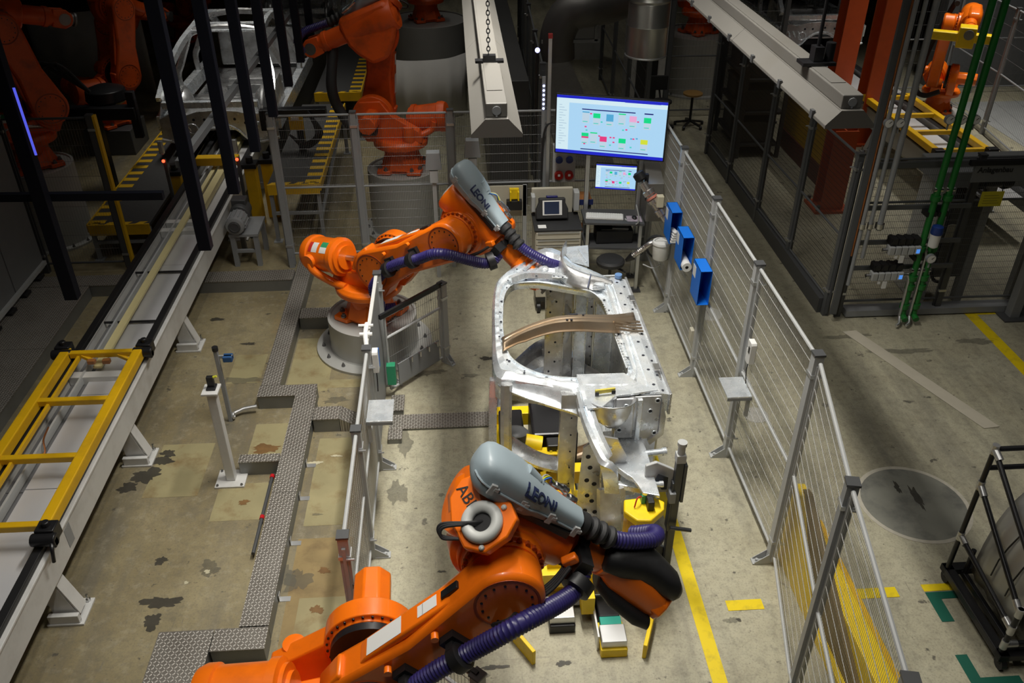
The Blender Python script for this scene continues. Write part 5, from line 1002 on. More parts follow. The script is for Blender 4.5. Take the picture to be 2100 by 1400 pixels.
# yellow skid frame riding on the conveyor
sk = thing('transport_skid', 'yellow tubular skid frame riding on the conveyor in the foreground', 'skid', (-3.5, 6.0, 0.77))
Z0 = 0.832
for x in (-3.86, -3.17): mb = MB(); mb.bx((x - 0.045, 4.80, Z0 - 0.06), (x + 0.045, 7.22, Z0 + 0.04)); mb.build('side_tube', YELLOW, sk, 0, 0.01)
for y in (7.16, 6.40, 5.62, 4.84): mb = MB(); mb.bx((-3.82, y - 0.03, Z0 - 0.03), (-3.21, y + 0.03, Z0 + 0.03)); mb.build('cross_tube', YELLOW, sk, 0, 0.008)
mb = MB(); mb.bx((-3.745, 4.85, Z0 - 0.05), (-3.72, 7.15, Z0)); mb.build('inner_strip', YELLOW, sk, 0, 0.004)
for x0, x1 in ((-3.70, -3.62), (-3.36, -3.28)): mb = MB(); mb.bar((x0, 7.14, Z0 - 0.01), (x1 + 0.04, 7.10, Z0 - 0.05), 0.03, 0.03); mb.build('gusset', YELLOW, sk, 0)
for x in (-3.60, -3.46): mb = MB(); mb.bx((x - 0.035, 7.06, Z0 - 0.06), (x + 0.035, 7.11, Z0 - 0.02)); mb.build('driver_pad', WOOD, sk, 0, 0.004)
for x in (-3.90, -3.13):
    for y in (7.25, 4.78):
        mb = MB(); mb.bx((x - 0.07, y - 0.06, Z0 - 0.06), (x + 0.07, y + 0.06, Z0 + 0.06)); mb.cyl((x - 0.09, y - 0.08, Z0 - 0.005), (x + 0.09, y - 0.08, Z0 - 0.005), 0.05, n=14); mb.cyl((x, y, Z0 + 0.04), (x, y, Z0 + 0.10), 0.03, n=12); mb.bx((x + 0.04, y - 0.12, Z0 - 0.055), (x + 0.09, y - 0.06, Z0 + 0.02)); mb.build('buffer', BLACKM, sk, 30, 0.008)
mb = MB(); mb.tube([(-3.09, 4.72, 0.83), (-3.05, 4.62, 0.81), (-3.06, 4.60, 0.70)], 0.014, 8, sm=4); mb.build('hook', BLACKM, sk)
mb = MB(); mb.tube([(-3.70, 6.2, 0.70), (-3.66, 6.0, 0.72), (-3.63, 5.9, 0.66), (-3.70, 5.82, 0.64)], 0.008, 6, sm=5); mb.build('cable', COPPER, sk)
# gear motor on its stand beside the conveyor
gm = thing('gear_motor', 'grey gear motor hanging beside the conveyor drive', 'motor', (-2.92, 10.6, 0.45))
mb = MB(); mb.lathe([(0.08, 0), (0.115, 0.015), (0.12, 0.06), (0.12, 0.30), (0.10, 0.32)], (-2.95, 10.40, 0.60), (0, 1, 0), n=24); mb.build('motor', GREY, gm)
for k in range(16):
    a = 2 * PI * k / 16; mb = MB(); c = Vector((-2.95 + 0.122 * math.cos(a), 10.58, 0.60 + 0.122 * math.sin(a))); mb.box(c, (0.02, 0.22, 0.008), Matrix.Rotation(-a, 3, 'Y')); mb.build('cooling_fin', GREY, gm, 0)
mb = MB(); mb.lathe([(0.10, 0.0), (0.13, 0.02), (0.13, 0.22), (0.10, 0.26)], (-2.95, 10.72, 0.62), (0, 1, 0.1), n=24); mb.bx((-3.05, 10.8, 0.62), (-2.86, 10.98, 0.80)); mb.build('gear_case', GREYD, gm, 35, 0.01)
mb = MB(); mb.torus((-2.95, 10.395, 0.60), (0, 1, 0), 0.06, 0.012, 18, 6); mb.cyl((-2.95, 10.39, 0.60), (-2.95, 10.4, 0.60), 0.08, n=18); mb.build('fan_cover', GREYD, gm)
gs = thing('motor_stand', 'grey steel stand under the gear motor', 'stand', (-2.88, 10.6, 0))
for x in (-3.02, -2.72):
    for y in (10.48, 10.95): mb = MB(); mb.bx((x - 0.03, y - 0.03, 0), (x + 0.03, y + 0.03, 0.46)); mb.build('leg', GREY, gs, 0)
mb = MB(); mb.bx((-3.06, 10.44, 0.44), (-2.68, 11.0, 0.475)); mb.build('top_plate', GREY, gs, 0)
mb = MB(); mb.bx((-3.0, 10.46, 0.2), (-2.74, 10.50, 0.24)); mb.build('brace', GREY, gs, 0)
# white sensor post on the floor, and the smaller post behind it
sp = thing('sensor_post', 'white square sensor post with base plate beside the conveyor', 'sensor post', (-2.225, 6.20, 0))
mb = MB(); mb.bx((-2.265, 6.16, 0.02), (-2.185, 6.24, 1.03)); mb.build('post', WP, sp, 0, 0.006)
mb = MB(); mb.bx((-2.36, 6.08, 0), (-2.09, 6.32, 0.02)); mb.build('base_plate', WP, sp, 0, 0.003)
mb = MB(); mb.bx((-2.295, 6.12, 1.03), (-2.155, 6.28, 1.05)); mb.build('head_plate', WP, sp, 0, 0.003)
mb = MB(); mb.bx((-2.25, 6.20, 1.05), (-2.19, 6.24, 1.17)); mb.bx((-2.26, 6.17, 1.05), (-2.18, 6.26, 1.07)); mb.build('sensor', BLACK, sp, 0, 0.006)
mb = MB(); mb.cyl((-2.19, 6.22, 1.16), (-2.16, 6.22, 1.17), 0.012, n=8); mb.build('indicator', mat('indicator_yellow', (0.6, 0.6, 0.05), 0.4), sp)
for dx in (-0.11, 0.11):
    for dy in (-0.10, 0.10): mb = MB(); mb.cyl((-2.225 + dx, 6.2 + dy, 0.02), (-2.225 + dx, 6.2 + dy, 0.035), 0.012, n=6); mb.build('bolt', DARKSTEEL, sp)
sp2 = thing('sensor_post', 'slim grey sensor post with a blue reader behind the white one', 'sensor post', (-2.42, 7.10, 0))
mb = MB(); mb.bx((-2.44, 7.08, 0), (-2.40, 7.12, 0.86)); mb.build('post', GREY, sp2, 0, 0.003)
mb = MB(); mb.bx((-2.41, 7.09, 0.77), (-2.27, 7.11, 0.80)); mb.build('arm', GREY, sp2, 0)
mb = MB(); mb.bx((-2.36, 7.06, 0.74), (-2.27, 7.14, 0.80)); mb.build('reader', mat('reader_blue', (0.02, 0.08, 0.22), 0.5), sp2, 0, 0.008)
mb = MB(); mb.cyl((-2.42, 7.10, 0.86), (-2.42, 7.10, 0.90), 0.03, n=12); mb.build('cap', BLACK, sp2)
mb = MB(); mb.tube([(-2.40, 7.15, 0.05), (-2.3, 7.2, 0.07), (-2.17, 7.22, 0.08)], 0.02, 10); mb.torus((-2.39, 7.12, 0.05), (1, 0, 0), 0.03, 0.012, 14, 6); mb.build('conduit', ALU, sp2)
# ================================================================= WORKSTATION at the end of the cell
def emi(name, c, s): return mat(name, (0.01, 0.01, 0.012), 0.25, emit=c, estr=s)
SCR = emi('screen_pale_blue', (0.45, 0.74, 1.0), 1.05); SCRW = emi('screen_white', (0.72, 0.92, 1.0), 1.05); SCRB = emi('screen_blue_bar', (0.01, 0.02, 0.75), 0.85); SCRN = emi('screen_navy', (0.005, 0.01, 0.30), 0.6)
TG = emi('tile_green', (0.0, 0.80, 0.28), 1.0); TP_ = emi('tile_pink', (0.95, 0.45, 0.75), 1.0); TB = emi('tile_blue', (0.10, 0.50, 0.85), 0.9); TR = emi('tile_red', (0.9, 0.05, 0.25), 1.0); TY = emi('tile_yellow', (0.75, 0.85, 0.05), 1.0); TC = emi('tile_cyan', (0.1, 0.8, 0.7), 0.9); TL = emi('tile_grey', (0.42, 0.62, 0.85), 0.75); TW = emi('tile_pale', (0.62, 0.80, 0.95), 0.95)
def screen(name, label, c, rz, W, H, detail=True, tilt=0):
    t = thing(name, label, 'screen', c, rz)
    B = lambda mb, n, m, p=t, bev=0: mb.build(n, m, p, 0, bev, world=False)
    mb = MB(); mb.bx((-W / 2, 0.0, -H / 2), (W / 2, 0.05, H / 2)); body = B(mb, 'housing', BLACK, t, 0.006)
    b = 0.012 * W
    mb = MB(); mb.bx((-W / 2 + b, -0.002, -H / 2 + b), (W / 2 - b, 0.002, H / 2 - b)); sc = B(mb, 'display', SCR)
    w, h = W - 2 * b, H - 2 * b
    def r(u0, v0, u1, v1, m, n='window', d=0.004):   # u,v from the upper left corner, 0..1
        mb = MB(); mb.bx((-w / 2 + w * u0, -d, h / 2 - h * v1), (-w / 2 + w * u1, -0.001, h / 2 - h * v0)); B(mb, n, m, sc)
    r(0, 0, 1, 0.045, SCRB, 'title_bar'); r(0, 0.945, 1, 1, SCRB, 'task_bar'); r(0.0, 0.05, 1, 0.12, SCRW, 'tool_bar'); r(0.62, 0.012, 0.94, 0.05, SCRB, 'tab', 0.005)
    r(0, 0.12, 0.115, 0.94, SCRW, 'side_list')
    for k in range(16): r(0.025, 0.16 + 0.045 * k, 0.05 + 0.045 * ((k * 7) % 5) / 4, 0.166 + 0.045 * k, TL, 'list_row', 0.0055)
    r(0.235, 0.205, 0.72, 0.222, SCRN, 'header', 0.005); r(0.80, 0.205, 0.88, 0.225, SCRN, 'header', 0.005); r(0.235, 0.90, 0.86, 0.915, SCRN, 'footer', 0.005)
    tiles = [(0.24, 0.25, TB, 0.02), (0.34, 0.27, TG, 0.08), (0.46, 0.27, TB, 0.12), (0.57, 0.24, TG, 0.02), (0.67, 0.27, TP_, 0.10), (0.80, 0.28, TG, 0.09), (0.24, 0.62, TG, 0.06), (0.32, 0.60, TG, 0.02), (0.41, 0.66, TR, 0.09), (0.585, 0.67, TG, 0.08), (0.785, 0.66, TY, 0.08)]
    for u, v, m, th in tiles: r(u, v, u + 0.065, v + 0.20, TW, 'tile', 0.0045); r(u, v, u + 0.065, v + th, m, 'tile_head', 0.0058); r(u + 0.005, v + 0.165, u + 0.05, v + 0.18, TC, 'tile_foot', 0.0058)
    r(0.24, 0.68, 0.305, 0.71, TR, 'tile_foot', 0.0062)
    for u, v, m in ((0.31, 0.27, TR), (0.265, 0.50, TR), (0.275, 0.56, TC), (0.64, 0.50, TR), (0.61, 0.51, TC), (0.74, 0.35, TR), (0.50, 0.655, TR), (0.53, 0.655, TR), (0.53, 0.735, TR), (0.395, 0.645, TR), (0.71, 0.65, TR), (0.69, 0.65, TB), (0.26, 0.80, TR), (0.50, 0.79, TC), (0.69, 0.80, TC), (0.74, 0.64, TB), (0.41, 0.40, TC)): r(u, v, u + 0.018, v + 0.022, m, 'mark', 0.0058)
    return t
tv = screen('wall_screen', 'large flat screen showing coloured line status tiles above the workstation', (1.785, 9.80, 2.035), R(-17.5), 1.325, 0.73)
mb = MB(); mb.bx((-0.16, 0.06, -0.25), (0.16, 0.10, 0.15)); mb.build('wall_mount', GREYD, tv, 0, world=False)
mon = screen('monitor', 'small computer monitor below the large screen showing the same tiles', (1.90, 9.83, 1.40), R(-13), 0.50, 0.325)
mb = MB(); mb.bx((-0.05, 0.05, -0.05), (0.05, 0.13, 0.05)); mb.build('arm', GREYD, mon, 0, world=False)
# aluminium rack
rk = thing('equipment_rack', 'aluminium profile rack carrying the screens and keyboard shelf', 'rack', (1.87, 9.85, 0))
for x, y in ((1.56, 9.93), (2.20, 9.86)):
    mb = MB(); mb.bx((x - 0.025, y - 0.025, 0.02), (x + 0.025, y + 0.025, 2.2)); mb.bx((x - 0.008, y - 0.03, 0.05), (x + 0.008, y + 0.03, 2.18)); o = mb.build('upright', ALU, rk, 0, 0.003)
    mb = MB(); mb.bx((x - 0.06, y - 0.06, 0), (x + 0.06, y + 0.06, 0.02)); mb.cyl((x, y - 0.045, 0.02), (x, y - 0.045, 0.05), 0.012, n=8); mb.build('foot', GREYD, o, 0)
for x, y in ((1.54, 9.55), (2.18, 9.48)):
    mb = MB(); mb.bx((x - 0.02, y - 0.02, 0.02), (x + 0.02, y + 0.02, 0.93)); o = mb.build('front_leg', ALU, rk, 0, 0.003)
    mb = MB(); mb.bx((x - 0.06, y - 0.06, 0), (x + 0.06, y + 0.06, 0.02)); mb.build('foot', GREYD, o, 0)
for x0, z in ((1.5, 0.95), (1.52, 0.62)):
    mb = MB(); mb.plate([(x0, 9.52, z), (2.22, 9.44, z), (2.24, 9.86, z), (x0, 9.93, z)], 0.03); mb.build('shelf', GREYD, rk, 0, 0.003)
mb = MB(); mb.bar((1.56, 9.93, 2.0), (2.20, 9.86, 2.0), 0.04, 0.04); mb.build('top_rail', ALU, rk, 0)
mb = MB(); mb.bar((1.56, 9.93, 0.18), (2.20, 9.86, 0.18), 0.05, 0.02); mb.build('bottom_rail', CREAM, rk, 0)
kb = thing('keyboard', 'white computer keyboard on the rack shelf', 'keyboard', (1.76, 9.66, 0.95), R(-9))
mb = MB(); mb.prism([(-0.23, -0.08), (0.23, -0.08), (0.23, 0.08), (-0.23, 0.08)], (0, 0, 0.001), (1, 0, 0), (0, 1, 0), 0.018); mb.build('case', WHITE, kb, 0, 0.004, world=False)
for i in range(5):
    for j in range(15): mb = MB(); mb.box((-0.205 + 0.029 * j, -0.058 + 0.029 * i, 0.022), (0.024, 0.024, 0.008)); mb.build('key', LABELW, kb, 0, 0, world=False)
mb = MB(); mb.plate([(2.02, 9.52, 0.953), (2.20, 9.50, 0.953), (2.21, 9.66, 0.953), (2.03, 9.68, 0.953)], 0.002); solo('mouse_mat', mb, mat('printed_mat', (0.35, 0.3, 0.35), 0.6, noise=0.7, nscale=14), 'printed mouse mat beside the keyboard', 'mouse mat', smooth=0)
mb = MB(); mb.sphere((2.12, 9.60, 0.965), 0.045, 14, 8, (0.7, 1, 0.42)); solo('computer_mouse', mb, BLACK, 'black computer mouse on the printed mat', 'mouse')
pr = thing('printer', 'black printer on the lower shelf of the rack', 'printer', (1.88, 9.68, 0.62))
mb = MB(); mb.bx((1.66, 9.58, 0.625), (2.12, 9.83, 0.80)); mb.build('case', BLACK, pr, 0, 0.015)
mb = MB(); mb.prism([(1.72, 9.60), (2.05, 9.57), (2.05, 9.72), (1.72, 9.74)], (0, 0, 0.80), (1, 0, 0), (0, 1, 0), 0.02); mb.build('lid', BLACKM, pr, 0, 0.004)
mb = MB(); mb.box((1.96, 9.62, 0.83), (0.20, 0.10, 0.012), Matrix.Rotation(R(-8), 3, 'Z')); mb.build('paper_tray', GREY, pr, 0)
# stool under the rack
stl = thing('stool', 'black swivel stool standing before the rack', 'stool', (1.80, 9.28, 0))
mb = MB(); mb.lathe([(0.12, 0.50), (0.17, 0.51), (0.175, 0.55), (0.15, 0.575), (0.0, 0.58)], (1.80, 9.28, 0), n=24, caps=False); mb.build('seat', RUBBER, stl)
mb = MB(); mb.cyl((1.80, 9.28, 0.30), (1.80, 9.28, 0.51), 0.018, n=12); mb.cyl((1.80, 9.28, 0.08), (1.80, 9.28, 0.32), 0.032, n=12); mb.build('column', BLACKM, stl)
mb = MB(); mb.tube([(1.80, 9.28, 0.48), (1.92, 9.22, 0.45), (1.98, 9.19, 0.43)], 0.014, 8); mb.build('lever', BLACK, stl)
for k in range(5):
    a = 2 * PI * k / 5; mb = MB(); mb.bar((1.80, 9.28, 0.09), (1.80 + 0.24 * math.cos(a), 9.28 + 0.24 * math.sin(a), 0.05), 0.03, 0.03); mb.cyl((1.80 + 0.23 * math.cos(a) - 0.02, 9.28 + 0.23 * math.sin(a), 0.03), (1.80 + 0.23 * math.cos(a) + 0.02, 9.28 + 0.23 * math.sin(a), 0.03), 0.03, n=10); mb.build('leg', BLACK, stl, 30)
# cream tool trolley with tester
tr = thing('tool_trolley', 'cream drawer trolley with a black tester on top beside the rack', 'trolley', (1.17, 9.72, 0))
mb = MB(); mb.bx((0.89, 9.50, 0.16), (1.46, 10.0, 0.86)); mb.build('cabinet', CREAM, tr, 0, 0.01)
for k, (z0, z1) in enumerate(((0.76, 0.85), (0.68, 0.75), (0.58, 0.67))):
    mb = MB(); mb.bx((0.90, 9.475, z0), (1.45, 9.505, z1)); d = mb.build('drawer', CREAM, tr, 0, 0.006); mb = MB(); mb.bx((0.92, 9.465, z1 - 0.015), (1.43, 9.48, z1)); mb.build('handle', ALU, d, 0)
mb = MB(); mb.bx((0.90, 9.48, 0.46), (1.45, 9.50, 0.57)); mb.build('bag_front', mat('navy_cloth', (0.015, 0.018, 0.05), 0.7), tr, 0, 0.006)
mb = MB(); mb.bx((0.91, 9.49, 0.18), (1.44, 9.505, 0.45)); mb.build('open_shelf', BLACK, tr, 0); mb = MB(); mb.bx((0.98, 9.47, 0.24), (1.38, 9.50, 0.42)); mb.build('white_bin', WHITE, tr, 0, 0.008)
mb = MB(); mb.bx((0.88, 9.48, 0.86), (1.47, 9.99, 0.885)); mb.build('rubber_mat', RUBBER, tr, 0, 0.006)
mb = MB(); mb.bx((0.88, 9.97, 0.88), (1.40, 10.02, 1.22)); mb.build('back_panel', CREAM, tr, 0, 0.012)
mb = MB(); mb.bx((0.87, 9.85, 0.95), (0.92, 10.0, 1.16)); mb.build('side_holder', GREYL, tr, 0, 0.01); mb = MB(); mb.bx((1.40, 9.86, 0.95), (1.47, 10.0, 1.20)); mb.build('side_holder', GREYL, tr, 0, 0.01)
for x in (0.94, 1.41):
    for y in (9.55, 9.95): mb = MB(); mb.cyl((x - 0.02, y, 0.06), (x + 0.02, y, 0.06), 0.06, n=16); mb.bx((x - 0.03, y - 0.03, 0.08), (x + 0.03, y + 0.03, 0.16)); mb.build('castor', BLACK, tr, 30)
pd_ = thing('hand_tester', 'black handheld tester with a small dark screen standing on the trolley', 'tester', (1.12, 9.76, 0.886))
TT = Matrix.Translation((1.12, 9.76, 0.903)) @ Matrix.Rotation(R(-18), 4, 'X')
mb = MB(TT); mb.prism([(-0.20, 0.0), (0.20, 0.0), (0.20, 0.12), (0.165, 0.20), (0.165, 0.26), (-0.165, 0.26), (-0.165, 0.20), (-0.20, 0.12)], (0, 0.05, 0), (1, 0, 0), (0, 0, 1), 0.10); mb.build('rubber_case', RUBBER, pd_, 0, 0.015)
mb = MB(TT); mb.bx((-0.12, -0.056, 0.05), (0.12, -0.05, 0.23)); f_ = mb.build('bezel', LABELW, pd_, 0); mb = MB(TT); mb.bx((-0.10, -0.060, 0.065), (0.085, -0.0555, 0.215)); mb.build('display', mat('dark_display', (0.03, 0.04, 0.08), 0.15), f_, 0)
mb = MB(TT); mb.bx((-0.07, -0.04, 0.26), (0.07, 0.04, 0.285)); mb.build('handle', mat('navy_handle', (0.01, 0.01, 0.12), 0.4), pd_, 0, 0.006)
mb = MB(); mb.plate([(0.93, 9.53, 0.889), (1.03, 9.53, 0.889), (1.03, 9.62, 0.889), (0.93, 9.62, 0.889)], 0.002); solo('note_paper', mb, LABELW, 'white slip of paper on the trolley mat', 'paper', smooth=0)
# small wheeled device below the car rear
dv = thing('wheeled_unit', 'pale wheeled supply unit with round sockets under the rear of the car body', 'supply unit', (1.05, 9.10, 0))
mb = MB(); mb.bx((0.86, 9.0, 0.22), (1.16, 9.3, 0.48)); mb.build('case', CREAM, dv, 0, 0.01); mb = MB(); mb.bx((0.98, 8.985, 0.26), (1.14, 9.0, 0.46)); q = mb.build('face', GREYL, dv, 0)
for z in (0.31, 0.40): mb = MB(); mb.cyl((1.08, 8.984, z), (1.08, 8.97, z), 0.03, n=14); mb.build('socket', BLACK, q)
mb = MB(); mb.bx((0.86, 9.0, 0.17), (1.18, 9.3, 0.22)); mb.build('chassis', BLACK, dv, 0)
for x in (0.90, 1.14): mb = MB(); mb.cyl((x - 0.02, 9.04, 0.065), (x + 0.02, 9.04, 0.065), 0.065, n=14); mb.bx((x - 0.03, 9.02, 0.06), (x + 0.03, 9.08, 0.18)); mb.build('castor', BLACK, dv, 30)
mb = MB(); mb.bx((1.19, 9.02, 0.0), (1.26, 9.08, 0.55)); solo('yellow_stop_post', mb, YELLOW, 'short yellow stop post under the rear of the car body', 'post', bevel=0.006)
# grey panel with yellow holders behind the middle robot
pn = thing('tool_board', 'pale board with yellow holders behind the middle robot', 'tool board', (0.38, 10.28, 0))
mb = MB(); mb.bx((-0.12, 10.26, 0.72), (0.84, 10.28, 1.14)); mb.build('board', CREAM, pn, 0)
for x in (-0.12, 0.82): mb = MB(); mb.bx((x - 0.025, 10.26, 0), (x + 0.025, 10.30, 1.14)); mb.build('leg', GREYL, pn, 0)
for x in (0.02, 0.68):
    mb = MB(); mb.bx((x - 0.06, 10.20, 0.98), (x + 0.06, 10.25, 1.12)); mb.bx((x - 0.06, 10.14, 0.98), (x - 0.04, 10.22, 1.10)); mb.bx((x + 0.04, 10.14, 0.98), (x + 0.06, 10.22, 1.10)); mb.build('yellow_holder', YELLOWB, pn, 0, 0.004)
    mb = MB(); mb.bx((x - 0.10, 10.16, 0.84), (x + 0.10, 10.25, 0.97)); mb.build('black_holder', BLACK, pn, 0, 0.01)
# power socket box on the fence
so = thing('socket_box', 'grey power box with two blue and two red sockets on the back fence', 'socket box', (1.30, 10.33, 1.16))
mb = MB(); mb.bx((1.17, 10.28, 1.16), (1.46, 10.36, 1.66)); mb.build('case', GREYL, so, 0, 0.01)
for x in (1.25, 1.38):
    mb = MB(); mb.cyl((x, 10.285, 1.47), (x, 10.255, 1.46), 0.045, n=18); mb.build('blue_socket', mat('socket_blue', (0.03, 0.06, 0.25), 0.4), so)
    mb = MB(); mb.cyl((x, 10.285, 1.27), (x, 10.24, 1.26), 0.055, n=18); o = mb.build('red_socket', mat('socket_red', (0.4, 0.015, 0.01), 0.4), so); mb = MB(); mb.bx((x - 0.015, 10.232, 1.26), (x + 0.015, 10.241, 1.29)); mb.build('mark', LABELW, o, 0)
mb = MB(); mb.bx((1.19, 10.274, 1.57), (1.44, 10.281, 1.64)); mb.build('window', BLACK, so, 0)
wb_ = thing('side_table', 'small table with a wooden top between trolley and rack', 'table', (1.56, 10.12, 0))
mb = MB(); mb.bx((1.38, 10.05, 0.98), (1.66, 10.33, 1.01)); mb.build('top', WOOD, wb_, 0, 0.004); mb = MB(); mb.bx((1.37, 10.035, 0.95), (1.67, 10.05, 1.02)); mb.build('edge', mat('navy_edge', (0.02, 0.03, 0.12), 0.5), wb_, 0)
for x in (1.41, 1.63): mb = MB(); mb.bx((x - 0.02, 10.06, 0), (x + 0.02, 10.32, 0.98)); mb.build('leg', GREYD, wb_, 0)
mb = MB(); mb.bx((1.38, 10.06, 0.55), (1.66, 10.3, 0.58)); mb.build('shelf', WOOD, wb_, 0)
# stainless cabinet, pipe fitting, hose coil and bucket at the fence
sc_ = thing('steel_cabinet', 'stainless wall cabinet with sloping lid at the fence end', 'cabinet', (2.30, 9.62, 0.95))
mb = MB(); mb.prism([(9.50, 0.95), (9.86, 0.95), (9.86, 1.58), (9.50, 1.44)], (2.235, 0, 0), (0, 1, 0), (0, 0, 1), 0.19); mb.build('case', mat('stainless', (0.35, 0.34, 0.32), 0.38, 0.8, noise=0.06), sc_, 0, 0.004)
mb = MB(); mb.bx((2.23, 9.56, 1.2), (2.235, 9.60, 1.25)); mb.build('lock', BLACK, sc_, 0)
pf = thing('pipe_coupling', 'silver pipe coupling hanging on the fence above the blue boxes', 'pipe coupling', (2.33, 9.3, 1.15))
CH_ = mat('polished_pipe', (0.62, 0.58, 0.55), 0.25, 0.9, noise=0.1)
A_ = Vector((2.14, 9.40, 1.50)); B_ = Vector((2.38, 9.22, 1.16)); D_ = (B_ - A_).normalized()
mb = MB(); mb.lathe([(0.05, 0), (0.05, 0.10), (0.07, 0.11), (0.07, 0.16), (0.055, 0.17), (0.055, 0.22), (0.075, 0.23), (0.075, 0.27), (0.06, 0.28), (0.06, 0.36), (0.08, 0.37), (0.08, 0.44), (0.055, 0.45), (0.055, 0.52)], A_, D_, n=20); mb.build('coupling', CH_, pf)
mb = MB(); mb.cyl(A_ + D_ * 0.19, A_ + D_ * 0.215, 0.073, n=18); mb.build('red_ring', mat('pale_red', (0.6, 0.2, 0.15), 0.5), pf)
mb = MB(); mb.bx((2.28, 9.17, 1.28), (2.36, 9.25, 1.42)); mb.build('valve_box', mat('ivory', (0.6, 0.55, 0.4), 0.5), pf, 0, 0.008)
mb = MB(); mb.lathe([(0.04, 0), (0.07, 0.02), (0.07, 0.10), (0.04, 0.12)], A_ + Vector((0.0, 0.02, 0.02)), -D_, n=14); mb.bx((2.17, 9.45, 1.46), (2.22, 9.50, 1.58)); mb.tube([(2.14, 9.45, 1.52), (2.10, 9.55, 1.53), (2.12, 9.62, 1.54)], 0.01, 6, sm=4); mb.build('regulator', BLACK, pf)
bk_ = thing('white_bucket', 'white bucket with lid and wire handle hanging on the mesh fence', 'bucket', (2.38, 9.02, 0.70))
mb = MB(); mb.lathe([(0.085, 0), (0.09, 0.01), (0.098, 0.19), (0.106, 0.192), (0.106, 0.215), (0.10, 0.225), (0.0, 0.235)], (2.33, 8.98, 0.72), n=28, caps=False); mb.build('pail', mat('white_plastic', (0.72, 0.72, 0.70), 0.4), bk_, 40)
mb = MB(); mb.torus((2.33, 8.98, 0.925), (0.2, 1, 0.5), 0.085, 0.005, 20, 6, 0, PI); mb.build('handle', ALU, bk_)
hc = thing('hose_coil', 'black cable coil with a silver flexible hose on the fence beside the bucket', 'hose', (2.26, 9.3, 0.45))
mb = MB()
for k in range(3): mb.torus((2.38 - 0.015 * k, 9.24, 0.72), (0.7, 1, 0.1), 0.17 - 0.012 * k, 0.011, 28, 6)
mb.build('cable', RUBBER, hc)
mb = MB(); mb.hose([(2.34, 9.22, 0.82), (2.25, 9.2, 0.80), (2.14, 9.22, 0.70), (2.06, 9.24, 0.62)], 0.038); mb.build('flexible_hose', CH_, hc)
mb = MB(); mb.lathe([(0.05, 0), (0.02, 0.10)], (2.06, 9.24, 0.62), (-0.6, 0.1, -0.5), n=12); mb.build('nozzle', BLACK, hc)
mb = MB(); mb.tube([(2.10, 9.45, 1.20), (2.14, 9.42, 1.0), (2.08, 9.5, 0.92), (2.0, 9.58, 0.96)], 0.008, 6, sm=5); mb.tube([(2.16, 9.1, 0.58), (2.28, 9.05, 0.55), (2.36, 9.02, 0.62)], 0.008, 6, sm=5); mb.build('wire', GREYL, hc)
# three blue boxes, first and second with paper
for i, (y, z, lb) in enumerate(((8.72, 1.30, 'open blue metal box with folded paper, farthest of three on the fence'), (8.16, 1.27, 'open blue metal box holding a paper roll, middle of three on the fence'), (7.42, 1.27, 'empty open blue metal box, nearest of three on the mesh fence'))):
    t = thing('blue_box', lb, 'wall box', (2.38, y, z - 0.19), 0, 'blue boxes on the fence')
    x0, x1, y0, y1, z0, z1 = 2.31, 2.43, y - 0.14, y + 0.14, z - 0.19, z + 0.19
    mb = MB(); mb.bx((x0, y0, z0), (x0 + 0.004, y1, z1)); mb.bx((x1 - 0.004, y0, z0), (x1, y1, z1)); mb.bx((x0, y0, z0), (x1, y1, z0 + 0.004)); mb.bx((x0, y0, z1 - 0.004), (x1, y1, z1)); mb.bx((x0, y1 - 0.004, z0), (x1, y1, z1)); mb.build('shell', BLUE, t, 0)
    mb = MB(); mb.bx((x0 - 0.002, y + 0.02, z + 0.03), (x0, y + 0.12, z + 0.15)); mb.build('label_sheet', LABELW, t, 0)
    if i == 1:
        mb = MB(); mb.lathe([(0.018, 0), (0.052, 0), (0.052, 0.30), (0.018, 0.30)], (2.368, y0 - 0.06, z0 + 0.06), (0, 1, 0), n=20, caps=False); solo('paper_roll', mb, LABELW, 'white paper roll lying in the middle blue box', 'paper roll')
    if i == 0:
        mb = MB()
        for k in range(5): mb.box((2.368, y0 + 0.06, z0 + 0.02 + 0.028 * k), (0.085 - 0.008 * k, 0.14, 0.022), Matrix.Rotation(0.06 * k, 3, 'Z'))
        solo('paper_stack', mb, LABELW, 'folded white paper towels in the farthest blue box', 'paper', bevel=0.004)
# reader with cable, and the two small shelves
for nm, x, y, z, lb in (('fence_scanner', 2.44, 6.02, 1.36, 'white and blue wireless reader hanging on the tall mesh fence'), ('fence_scanner', -0.80, 6.30, 1.22, 'white and blue wireless reader hanging on the low fence post')):
    t = thing(nm, lb, 'reader', (x, y, z - 0.1))
    mb = MB(); mb.prism([(-0.05, -0.10), (0.05, -0.10), (0.05, 0.02), (0.035, 0.0), (0.05, 0.09), (0.04, 0.11), (-0.04, 0.11), (-0.05, 0.09)], (x + 0.03, y, z), (0, 1, 0), (0, 0, 1), -0.05); mb.build('case', LABELW, t, 0, 0.012)
    mb = MB(); mb.bx((x - 0.005, y + 0.03, z - 0.09), (x + 0.035, y + 0.056, z + 0.10)); mb.build('blue_side', BLUE, t, 0, 0.004)
    mb = MB(); mb.bx((x - 0.024, y - 0.03, z + 0.0), (x - 0.018, y + 0.0, z + 0.06)); mb.build('window', BLACK, t, 0)
    mb = MB(); mb.tube([(x, y, z - 0.10), (x, y + 0.02, z - 0.2), (x, y - 0.02, z - 0.32)], 0.005, 6, sm=4); mb.build('cable', BLACK, t)
